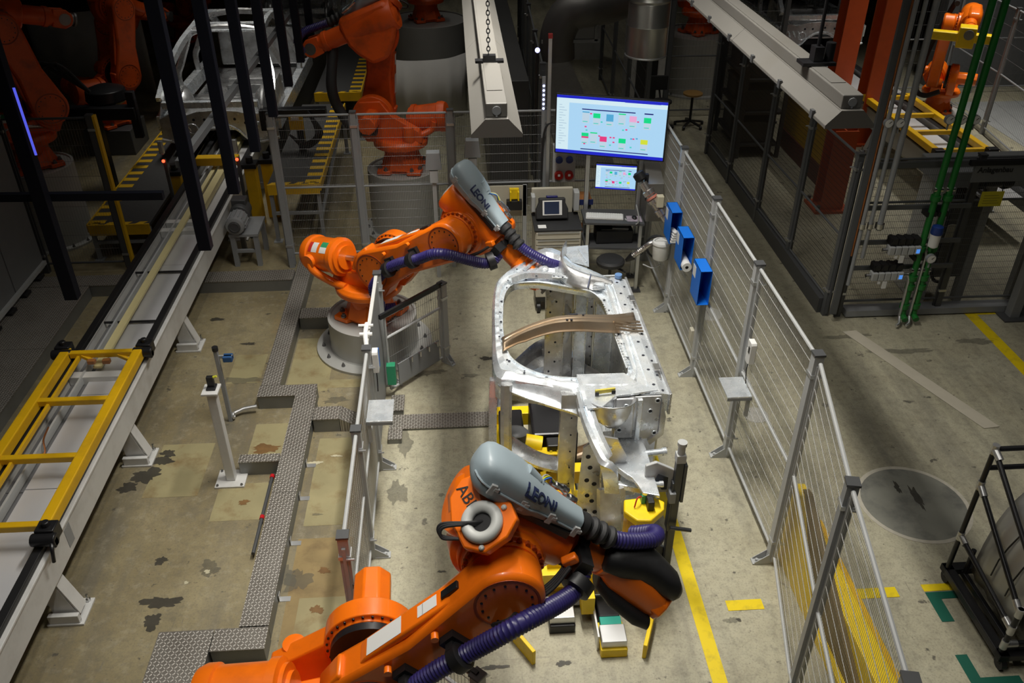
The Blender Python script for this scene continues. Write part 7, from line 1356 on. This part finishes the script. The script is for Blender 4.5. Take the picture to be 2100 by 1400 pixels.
# ================================================================= BACKGROUND MIDDLE
pedestal(-0.80, 11.55, 0.92, 0.49, 0.60, 'tall round pedestal under the upright robot behind the back fence')
rb, T2b, TUb, _ = robot('upright orange robot on a tall pedestal behind the back fence', (-0.80, 11.55, 0.91), R(172), R(97), R(-22), M=ORANGE_OLD, pod=True, hose=False, labels=True, front=True)
mb = MB(); mb.tube([TUb @ Vector((0.6, 0.05, -0.1)), TUb @ Vector((0.8, 0.2, -0.5)), (0.75, 0.25, 0.9), (0.55, 0.30, 0.65), (0.25, 0.35, 0.65)], 0.07, 12, sm=6); mb.build('black_hose', RUBBER, rb, 40, world=False)
wg = thing('welding_gun', 'dark welding gun with yellow transformer left of the upright robot', 'welding gun', (-2.3, 12.3, 0.9))
q = Vector((-2.25, 12.4, 1.45))
mb = MB(); mb.bx(q + Vector((-0.55, -0.08, -0.06)), q + Vector((0.35, 0.08, 0.06))); mb.bx(q + Vector((-0.6, -0.06, -0.25)), q + Vector((-0.45, 0.06, 0.05))); mb.build('frame', BLACKM, wg, 0, 0.01); mb = MB(); mb.bx(q + Vector((-0.18, -0.13, -0.22)), q + Vector((0.02, -0.08, -0.02))); o = mb.build('transformer', YELLOW, wg, 0, 0.008); mb = MB(); mb.bx(q + Vector((-0.14, -0.135, -0.07)), q + Vector((-0.03, -0.128, -0.03))); mb.build('label_sheet', LABELW, o, 0)
mb = MB()
for k in range(4): mb.tube([q + Vector((0.1, -0.1, 0.05)), q + Vector((0.2 + 0.03 * k, -0.2, -0.25)), q + Vector((0.02, -0.15, -0.40 - 0.03 * k)), q + Vector((-0.2, -0.1, -0.3))], 0.014, 6, sm=5)
mb.build('cables', RUBBER, wg); mb = MB(); mb.bx(q + Vector((-0.1, -0.05, -0.585)), q + Vector((0.0, 0.05, -0.05))); mb.build('stand', BLACKM, wg, 0)
pedestal(-0.58, 18.6, 1.32, 0.82, 0.9, 'wide white pedestal under the farthest robot at the top edge', bolts=10)
robot('orange robot at the top edge on the wide white pedestal', (-0.58, 18.6, 1.31), R(200), R(95), R(-20), M=ORANGE_OLD, pod=False, hose=False, labels=False)
# work platforms with yellow and black edges
YB = mat('step_yellow', (0.55, 0.33, 0.01), 0.5, noise=0.15)
GRATE = mat('grating', (0.05, 0.05, 0.05), 0.6, 0.3, noise=0.3, nscale=40, bump=0.5, bscale=120)
def platform(label, x0, x1, y0, y1, z, edge='right', rail=False):
    t = thing('work_platform', label, 'platform', ((x0 + x1) / 2, (y0 + y1) / 2, 0), 0, 'work platforms')
    mb = MB(); mb.bx((x0, y0, z - 0.04), (x1, y1, z)); mb.build('grating', GRATE, t, 0)
    mb = MB(); mb.bx((x0, y0 - 0.02, z - 0.14), (x1, y0, z + 0.01)); mb.build('front_edge', YELLOW, t, 0)
    ex = x1 if edge == 'right' else x0; s = -1 if edge == 'right' else 1; n = int((y1 - y0) / 0.24)
    mb = MB(); mb.bx((min(ex, ex - s * 0.02), y0, z - 0.10), (max(ex, ex - s * 0.02), y1, z + 0.012)); mb.build('side_edge', YB, t, 0)
    for k in range(n):
        y = y0 + (y1 - y0) * (k + 0.2) / n; a, b = sorted((ex, ex + s * 0.20)); mb = MB(); mb.plate([(a, y, z + 0.004), (b, y, z + 0.004), (b, y + 0.11, z + 0.004), (a, y + 0.11, z + 0.004)], 0.003); mb.build('hazard_stripe', YB, t, 0)
    for k in range(4): mb = MB(); w_ = (x1 - x0) / 4; mb.plate([(x0 + w_ * k, y0, z + 0.004), (x0 + w_ * (k + 0.5), y0, z + 0.004), (x0 + w_ * (k + 0.8), y0 + 0.08, z + 0.004), (x0 + w_ * (k + 0.3), y0 + 0.08, z + 0.004)], 0.003); mb.build('hazard_stripe', YB, t, 0)
    for x in (x0 + 0.03, x1 - 0.03):
        for y in (y0 + 0.03, y1 - 0.05): mb = MB(); mb.bx((x - 0.025, y - 0.025, 0.01), (x + 0.025, y + 0.025, z - 0.04)); mb.bx((x - 0.06, y - 0.06, 0), (x + 0.06, y + 0.06, 0.012)); mb.build('leg', GREY, t, 0)
    mb = MB(); mb.bar((x0, y0 + 0.03, z * 0.5), (x1, y0 + 0.03, z * 0.5), 0.04, 0.04); mb.bar((x1 - 0.03, y0 + 0.05, 0.4 * z), (x1 - 0.03, y1, z - 0.1), 0.04, 0.04); mb.build('brace', GREY, t, 0)
    return t
platform('work platform with yellow hazard edge right of the conveyor behind the fence', -2.62, -1.92, 11.15, 14.6, 0.86, 'right')
platform('low work platform with yellow hazard edge left of the conveyor', -4.95, -4.15, 10.75, 14.4, 0.52, 'left')
platform('far work platform with hazard edge beside the upright robot', -2.5, -1.7, 15.2, 18.5, 0.86, 'right')
# sensor stands with red lights, yellow lifting posts
for x, lb in ((-3.96, 'sensor stand with a small red lamp left of the conveyor'), (-2.99, 'sensor stand with a small red lamp right of the conveyor')):
    t = thing('sensor_stand', lb, 'sensor', (x, 11.3, 0), 0, 'sensor stands with red lamps')
    mb = MB(); mb.bx((x - 0.02, 11.30, 0), (x + 0.02, 11.34, 1.2)); mb.build('post', GREYD, t, 0); mb = MB(); mb.bx((x - 0.03, 11.27, 1.28), (x + 0.03, 11.33, 1.46)); mb.build('optic', ALU, t, 0, 0.01); mb = MB(); mb.sphere((x, 11.27, 1.19), 0.022, 10, 6); mb.build('lamp', emi('lamp_red', (1.0, 0.06, 0.02), 5.0), t)
for x, y, h, lb in ((-2.95, 11.75, 0.9, 'yellow lifting post right of the conveyor, nearer one'), (-2.78, 12.05, 0.85, 'yellow lifting post right of the conveyor, farther one'), (-4.02, 11.8, 0.8, 'yellow lifting post left of the conveyor')):
    t = thing('lifting_post', lb, 'post', (x, y, 0), 0, 'yellow lifting posts'); mb = MB(); mb.bx((x - 0.08, y - 0.08, 0), (x + 0.08, y + 0.08, h)); mb.build('post', YELLOW, t, 0, 0.01); mb = MB(); mb.bx((x - 0.1, y - 0.1, h), (x + 0.1, y + 0.1, h + 0.06)); mb.cyl((x, y, h), (x, y, h + 0.14), 0.05, n=12); mb.build('head', BLACKM, t, 30)
mb = MB(); mb.bx((-3.8, 12.1, 0.78), (-3.2, 12.25, 0.9)); solo('cross_lift', mb, YELLOW, 'yellow cross lift between the conveyor rails under the second car body', 'lift', bevel=0.01)
# ---- second car body upright on the conveyor
def upright_body(label, y0, L, xc, zb):
    c = thing('car_body', label, 'car body', (xc, y0, zb), 0, 'upright car bodies on the conveyor')
    def X(x): return xc + x
    prof = [(-0.86, 0.30), (-0.88, 0.62), (-0.80, 0.80), (-0.66, 1.10), (-0.56, 1.28), (-0.30, 1.34), (0, 1.36)]
    for yy, w_, n in ((y0 + 1.35, 0.055, 'rear_hoop'), (y0 + 2.5, 0.05, 'front_hoop')):
        mb = MB(); P = [(X(a), yy, zb + b) for a, b in prof] + [(X(-a), yy, zb + b) for a, b in prof[::-1][1:]]; mb.sweep(P, [(-w_, -0.02), (-w_ * 0.6, 0.02), (w_ * 0.6, 0.02), (w_, -0.02)], (0, 0.01, 1) if False else (0, -1, 0.02), sm=3); mb.build(n, GALVD, c, 40)
    for s in (-1, 1):
        mb = MB(); mb.sweep([(X(s * 0.84), y0 + 0.1, zb + 0.62), (X(s * 0.80), y0 + 0.5, zb + 0.85), (X(s * 0.66), y0 + 0.9, zb + 1.15), (X(s * 0.56), y0 + 1.3, zb + 1.30), (X(s * 0.55), y0 + 2.5, zb + 1.32), (X(s * 0.66), y0 + L, zb + 0.9)], [(-0.05, -0.04), (-0.04, 0.04), (0.04, 0.04), (0.05, -0.04)], (0, 0, 1), sm=4); mb.build('roof_rail', GALV, c, 40)
        mb = MB(); mb.sweep([(X(s * 0.86), y0 + 0.05, zb + 0.28), (X(s * 0.88), y0 + 1.2, zb + 0.30), (X(s * 0.88), y0 + L, zb + 0.28)], [(-0.06, -0.12), (-0.06, 0.1), (0.06, 0.1), (0.06, -0.12)], (0, 0, 1), sm=3); mb.build('sill', GALV, c, 30)
        mb = MB(); mb.plate([(X(s * 0.87), y0 + 0.0, zb + 0.30), (X(s * 0.88), y0 + 0.9, zb + 0.30), (X(s * 0.84), y0 + 0.9, zb + 0.78), (X(s * 0.80), y0 + 0.1, zb + 0.64)], 0.01); mb.build('quarter_panel', GALVD, c, 0, 0.01)
        mb = MB(); mb.torus((X(s * 0.62), y0 + 0.55, zb + 0.32), (1, 0, 0), 0.33, 0.04, 28, 8, 0, PI); mb.build('wheel_arch', GALVD, c)
        mb = MB(); mb.sphere((X(s * 0.60), y0 + 0.55, zb + 0.40), 0.24, 16, 10, (0.6, 1, 1)); mb.build('wheel_house', GALVD, c, 60)
        for k in range(3): mb = MB(); mb.bar((X(s * (0.40 + 0.10 * k)), y0 + 0.02, zb + 0.12), (X(s * (0.50 + 0.10 * k)), y0 - 0.02, zb + 0.30), 0.035, 0.03); mb.build('lamp_pocket_rib', GALV, c, 0, 0.008)
    # wavy end panel
    top = [(-0.86, 0.36), (-0.70, 0.44), (-0.50, 0.40), (-0.30, 0.46), (0, 0.48), (0.30, 0.46), (0.50, 0.40), (0.70, 0.44), (0.86, 0.36)]; bot = [(0.88, 0.02), (0.62, -0.04), (0.42, 0.0), (0.28, 0.14), (0.12, 0.23), (0, 0.24), (-0.12, 0.23), (-0.28, 0.14), (-0.42, 0.0), (-0.62, -0.04), (-0.88, 0.02)]
    mb = MB(); mb.prism([(a, b) for a, b in top + bot], (xc, y0 + 0.02, zb), (1, 0, 0), (0, 0, 1), 0.03); o = mb.build('end_panel', GALVD, c, 0, 0.006)
    mb = MB(); mb.sweep([(X(a), y0 - 0.02, zb + b + 0.03) for a, b in bot], [(-0.02, -0.02), (-0.01, 0.02), (0.01, 0.02), (0.02, -0.02)], (0, -1, 0), sm=3); mb.build('lower_flange', GALV, c, 40)
    for a, b in ((-0.45, 0.22), (-0.36, 0.34), (-0.20, 0.34), (0.05, 0.36), (0.25, 0.34), (0.4, 0.28), (0.55, 0.2)): mb = MB(); mb.cyl((X(a), y0 - 0.012, zb + b), (X(a), y0 - 0.006, zb + b), 0.022, n=10); mb.build('punched_hole', HOLE, o)
    mb = MB(); mb.torus((X(-0.40), y0 - 0.01, zb + 0.2), (0, 1, 0), 0.075, 0.014, 20, 6); mb.build('round_bead', GALV, o)
    mb = MB(); mb.bx((X(-0.80), y0 + 0.02, zb + 0.50), (X(0.62), y0 + 0.12, zb + 0.60)); mb.build('cross_beam', GALV, c, 0, 0.01)
    # floor, seat steps, roof header
    mb = MB(); mb.bx((X(-0.80), y0 + 0.2, zb + 0.10), (X(0.80), y0 + L, zb + 0.13)); mb.build('floor_pan', GALVD, c, 0)
    for yy, z, x0, x1 in ((1.2, 0.30, -0.75, 0.75), (1.6, 0.38, -0.2, 0.70), (2.1, 0.34, -0.3, 0.60)): mb = MB(); mb.bx((X(x0), y0 + yy, zb + 0.12), (X(x1), y0 + yy + 0.22, zb + z)); mb.build('seat_beam', GALVD, c, 0, 0.02)
    for a in (-0.45, -0.2, 0.1, 0.35): mb = MB(); mb.lathe([(0.05, 0), (0.04, 0.05), (0.0, 0.06)], (X(a), y0 + 0.6, zb + 0.13), n=14, caps=False); mb.build('mount_dome', GALV, c)
    for yy, z, w_ in ((1.28, 1.31, 0.16), (1.62, 1.34, 0.10), (2.48, 1.34, 0.16)): mb = MB(); mb.bx((X(-0.56), y0 + yy, zb + z), (X(0.56), y0 + yy + w_, zb + z + 0.03)); mb.build('roof_bow', GALV, c, 0, 0.012)
    mb = MB(); mb.bx((X(-0.7), y0 + L - 0.1, zb + 0.2), (X(0.7), y0 + L, zb + 0.85)); mb.build('bulkhead', GALVD, c, 0, 0.02)
    return c
upright_body('bare silver car body standing on the left conveyor behind the hanging posts', 13.0, 3.6, -3.62, 0.83)
upright_body('second bare silver car body on the conveyor at the very top edge', 18.8, 3.6, -3.3, 0.9)
upright_body('bare silver car body on the far right conveyor at the top edge', 17.6, 3.6, 7.4, 0.9)
for xc, y0, lb in ((-3.62, 13.0, 'dark carrier skid under the second car body'), (-3.3, 18.8, 'dark carrier skid under the car body at the top edge'), (7.4, 17.6, 'dark carrier skid under the far right car body')):
    mb = MB(); mb.bx((xc - 0.35, y0 + 0.2, 0.77), (xc - 0.25, y0 + 3.5, 0.922)); mb.bx((xc + 0.25, y0 + 0.2, 0.77), (xc + 0.35, y0 + 3.5, 0.922)); mb.bx((xc - 0.6, y0 + 0.5, 0.80), (xc + 0.6, y0 + 0.62, 0.9)); mb.bx((xc - 0.6, y0 + 3.0, 0.80), (xc + 0.6, y0 + 3.1, 0.9)); solo('carrier_skid', mb, BLACKM, lb, 'skid')
mb = MB(); mb.bx((-3.75, 14.55, 0.0), (-2.95, 23.0, 0.768)); solo('conveyor_table', mb, GREYD, 'far end of the left conveyor under the car bodies', 'conveyor')
# ---- hanging dark posts of the overhead gantry
NAVY = mat('gantry_paint', (0.005, 0.006, 0.011), 0.6, noise=0.1, spec=0.15)
gt = thing('overhead_gantry', 'row of dark hanging gantry posts with brace above the conveyor', 'gantry', (-1.88, 8.5, 2.6))
for y in (5.81, 6.83, 7.79, 8.77, 9.80, 10.77, 11.75): mb = MB(); mb.bx((-1.925, y - 0.04, 2.6), (-1.835, y + 0.04, 6.0)); mb.build('hanging_post', NAVY, gt, 0, 0.004)
for y in (11.5, 13.5): mb = MB(); mb.bx((-2.55, y - 0.04, 3.35), (-2.47, y + 0.04, 6.0)); mb.build('hanging_post', NAVY, gt, 0)
a, b = gx(367, 337, -1.95), gx(600, 20, -1.95); mb = MB(); mb.bar(a, b, 0.05, 0.05); mb.build('brace', GREYD, gt, 0)
mb = MB(); mb.bx((-1.93, 5.6, 5.9), (-1.83, 12.0, 6.0)); mb.build('top_beam', NAVY, gt, 0)
g2_ = thing('overhead_gantry', 'thick dark hanging post with a blue reflection at the left edge', 'gantry', (-3.69, 7.3, 1.4))
mb = MB(); mb.bx((-3.75, 7.25, 1.38), (-3.63, 7.35, 6.0)); mb.build('hanging_post', NAVY, g2_, 0, 0.004)
a = gy(28, 180, 7.24); b = gy(74, 318, 7.24); mb = MB(); mb.bar(a, b, 0.018, 0.01, (0, -1, 0)); mb.build('blue_reflection', emi('reflected_blue', (0.12, 0.14, 1.0), 0.9), g2_, 0)  # glowing bar stands in for blue light reflected on the post
a = gy(-60, 405, 7.42); b = gy(335, 400, 7.42); mb = MB(); mb.bar(a, b, 0.06, 0.07); mb.build('cross_rail', NAVY, g2_, 0)
# ---- left: dark robots, pedestals, cabinet
pedestal(-5.75, 11.5, 1.1, 0.48, 0.55, 'round pedestal under the dim robot at the left edge')
robot('dim orange robot on the pedestal at the left edge', (-5.75, 11.5, 1.09), R(40), R(105), R(-15), M=ORANGE_OLD, pod=False, hose=False)
robot('dim orange robot further back at the top left with its arm raised', (-6.6, 16.6, 0.0), R(-10), R(80), R(-5), M=ORANGE_OLD, pod=False, hose=False, labels=False)
robot('dim orange robot beside the second car body, left of it', (-6.0, 15.1, 0.45), R(50), R(80), R(-30), M=ORANGE_OLD, pod=False, hose=False, labels=False)
robot('small dim orange robot far behind the second car body', (-6.2, 21.0, 0.4), R(-20), R(85), R(-10), M=ORANGE_OLD, pod=False, hose=False, labels=False)
for x, y, w_, d_, h, lb in ((-6.0, 15.1, 0.8, 0.8, 0.44, 'low steel base under the robot beside the second car body'), (-6.2, 21.0, 0.8, 0.8, 0.39, 'low steel base under the robot far behind the second car body')):
    mb = MB(); mb.bx((x - w_ / 2, y - d_ / 2, 0), (x + w_ / 2, y + d_ / 2, h)); solo('robot_plinth', mb, GREYD, lb, 'base', bevel=0.01)
wt = thing('weld_tool', 'dark welding tool held out by the robot at the top left', 'welding gun', (-5.6, 13.0, 0.9))
q = Vector((-5.35, 12.9, 1.35))
mb = MB(); mb.bx(q + Vector((-0.5, -0.1, -0.1)), q + Vector((0.6, 0.1, 0.08))); mb.lathe([(0.25, 0), (0.3, 0.05), (0.28, 0.2), (0.15, 0.25)], q + Vector((0.1, 0.3, 0.05)), n=18); mb.bx(q + Vector((0.5, -0.05, -0.4)), q + Vector((0.62, 0.05, 0.3))); mb.bx(q + Vector((-0.1, -0.1, -1.3)), q + Vector((0.05, 0.05, -0.1))); mb.build('gun_frame', BLACKM, wt, 35, 0.01)
mb = MB()
for k in range(3): mb.tube([q + Vector((-0.4, 0, 0.1)), q + Vector((-0.7, -0.1, 0.5 + 0.1 * k)), q + Vector((-0.3 - 0.1 * k, -0.15, 0.75)), q + Vector((0.0, 0, 0.3))], 0.025, 8, sm=5)
mb.build('cables', RUBBER, wt)
cbx = thing('control_cabinet', 'tall dim grey control cabinet on the tread plate at the left edge', 'cabinet', (-6.0, 9.0, 0.165))
CABM = mat('cabinet_grey', (0.17, 0.175, 0.18), 0.5, noise=0.08)
for k in range(3): mb = MB(); mb.bx((-6.6, 7.75 + 0.85 * k, 0.165), (-5.42, 8.58 + 0.85 * k, 1.95)); mb.build('door_unit', CABM, cbx, 0, 0.01)
mb = MB(); mb.bx((-5.42, 7.75, 0.22), (-5.38, 10.27, 0.27)); mb.build('kick_rail', GREYL, cbx, 0)
for k in range(6): mb = MB(); mb.bx((-5.42, 7.8 + 0.42 * k, 0.165), (-5.34, 7.95 + 0.42 * k, 0.2)); mb.build('foot', BLACK, cbx, 0)
# white sheets hung as weld curtains
def curtain(label, pts, z0, z1):
    mb = MB(); vs = []; N = len(pts) * 6; P = smooth_path([(x, y, 0) for x, y in pts], 8)
    for i, p in enumerate(P): vs += [(p.x + 0.03 * math.sin(i * 1.3), p.y + 0.03 * math.cos(i * 1.3), z0), (p.x, p.y, z1)]
    mb.add(vs, [(2 * i, 2 * i + 1, 2 * i + 3, 2 * i + 2) for i in range(len(P) - 1)]); o = solo('weld_curtain', mb, CANVAS, label, 'curtain', smooth=60); md = o.modifiers.new('cloth', 'SOLIDIFY'); md.thickness = 0.01
curtain('pale hanging sheet behind the robots at the top left', [(-8.6, 18.6), (-7.8, 18.3), (-7.0, 18.5), (-6.2, 18.2)], 0.0, 1.6)
curtain('pale sheet draped behind the upright robot', [(-1.45, 16.4), (-0.9, 16.1), (-0.2, 16.2), (0.2, 16.6)], 0.02, 1.15)
# ---- corridor beyond the back fence
fence_run('dark_mesh_fence', 'dark mesh fence running back along the corridor behind the large screen', [(1.15, 11.6), (1.2, 13.4), (1.25, 15.2), (1.3, 17.0), (1.4, 18.8), (1.5, 20.6), (1.6, 22.4)], 2.3, mid=1.1, mp=FD, mr=FD, mw=WIRED, vs=0.06, hs=0.25, foot=False)
mb = MB(); mb.bx((0.45, 12.2, 0.0), (1.02, 22.0, 1.9)); solo('switch_cabinet_row', mb, mat('dark_cabinet', (0.05, 0.05, 0.05), 0.5, noise=0.15, nscale=3), 'dark row of switch cabinets along the corridor', 'cabinet', bevel=0.01)
mb = MB(); mb.bx((1.7, 13.6, 0), (2.6, 21.5, 0.05)); solo('floor_grating', mb, TREAD, 'dark tread plate walkway in the corridor', 'walkway', smooth=0)
mb = MB(); mb.bx((2.35, 20.2, 0), (3.4, 20.5, 2.4)); solo('partition_wall', mb, WHITE, 'pale partition wall at the end of the corridor', 'partition')
fence_run('dark_mesh_fence', 'dark mesh fence on the right of the corridor walkway', [(2.95, 13.2), (3.0, 15.0), (3.05, 16.8), (3.1, 18.6)], 2.2, mid=1.1, mp=FD, mr=FD, mw=WIRED, vs=0.06, hs=0.25, foot=False)
cb2 = thing('switch_cabinet', 'white switch cabinet with a black door at the end of the right aisle', 'cabinet', (3.72, 17.0, 0))
mb = MB(); mb.bx((3.35, 16.8, 0), (4.1, 17.4, 2.1)); mb.build('body', WHITE, cb2, 0, 0.01); mb = MB(); mb.bx((3.50, 16.78, 0.1), (3.92, 16.80, 1.25)); o = mb.build('door', BLACK, cb2, 0); mb = MB(); mb.bx((3.52, 16.775, 1.1), (3.62, 16.78, 1.16)); mb.build('label_sheet', LABELW, o, 0); mb = MB(); mb.bx((3.50, 16.78, 1.35), (3.92, 16.80, 1.85)); mb.build('glass_panel', BLACK, cb2, 0)
pedestal(4.95, 17.9, 1.15, 0.72, 0.8, 'wide pale pedestal under the caged robot at the end of the aisle', bolts=10)
robot('dim orange robot in the cage at the end of the right aisle', (4.95, 17.9, 1.14), R(120), R(95), R(-20), M=ORANGE_OLD, pod=False, hose=False, labels=False)
fence_run('dark_mesh_fence', 'dark mesh cage front before the robot at the end of the aisle', [(3.95, 16.1), (5.0, 16.1), (6.05, 16.1)], 2.35, mid=1.15, mp=FD, mr=FD, mw=WIRED, vs=0.06, hs=0.2, foot=False)
mb = MB(); mb.sphere((4.98, 16.06, 1.95), 0.02, 8, 6); solo('green_indicator', mb, emi('indicator_green', (0.1, 1.0, 0.3), 3.0), 'small green indicator light on the cage post', 'indicator light')
def swivel(label, x, y, m, h, back=False, name='swivel_stool'):
    t = thing(name, label, 'stool' if not back else 'chair', (x, y, 0)); mb = MB(); mb.lathe([(0.16, h - 0.03), (0.18, h - 0.02), (0.18, h + 0.01), (0.16, h + 0.02), (0, h + 0.02)], (x, y, 0), n=22, caps=False); mb.build('seat', m, t, 40)
    mb = MB(); mb.cyl((x, y, 0.1), (x, y, h - 0.03), 0.025, n=10); mb.build('column', BLACKM, t)
    for k in range(5): a = 2 * PI * k / 5 + 0.3; e = Vector((x + 0.27 * math.cos(a), y + 0.27 * math.sin(a), 0.06)); mb = MB(); mb.bar((x, y, 0.11), e, 0.04, 0.03); mb.cyl(e - Vector((0.02, 0, 0.02)), e + Vector((0.02, 0, -0.02)), 0.035, n=10); mb.build('leg', BLACK, t, 30)
    if back: mb = MB(); mb.box((x - 0.05, y + 0.2, h + 0.28), (0.34, 0.05, 0.26)); mb.bar((x, y + 0.16, h), (x - 0.03, y + 0.22, h + 0.2), 0.04, 0.02); mb.build('backrest', RUBBER, t, 0, 0.02)
swivel('round wooden swivel stool at the end of the right aisle', 4.33, 15.55, mat('stool_wood', (0.30, 0.17, 0.05), 0.5), 0.62)
swivel('black swivel chair beside the wooden stool', 3.72, 15.35, RUBBER, 0.55, True, 'swivel_chair')
rackb = thing('parts_shelf', 'dark shelf with crates behind the dark fence of the aisle', 'shelf', (5.2, 14.8, 0))
for z in (0.2, 0.75, 1.3): mb = MB(); mb.bx((4.75, 13.9, z), (5.45, 15.3, z + 0.04)); mb.build('board', GREYD, rackb, 0)
for y in (13.9, 15.3):
    for x in (4.75, 5.45): mb = MB(); mb.bx((x - 0.03, y - 0.03, 0), (x + 0.03, y + 0.03, 1.7)); mb.build('post', GREYD, rackb, 0)
for i in range(3):
    for j in range(2):
        z = 0.245 + 0.55 * i; y = 14.25 + 0.65 * j; mb = MB(); mb.bx((4.82, y - 0.26, z), (5.38, y + 0.26, z + 0.34)); mb.bx((4.80, y - 0.28, z + 0.32), (5.40, y + 0.28, z + 0.36)); solo('plastic_crate', mb, mat('grey_crate', (0.09, 0.095, 0.1), 0.5), 'grey plastic crate on the dark parts shelf, %s shelf, %s one' % (('bottom', 'middle', 'top')[i], ('nearer', 'farther')[j]), 'crate', 'crates on the parts shelf', bevel=0.01)
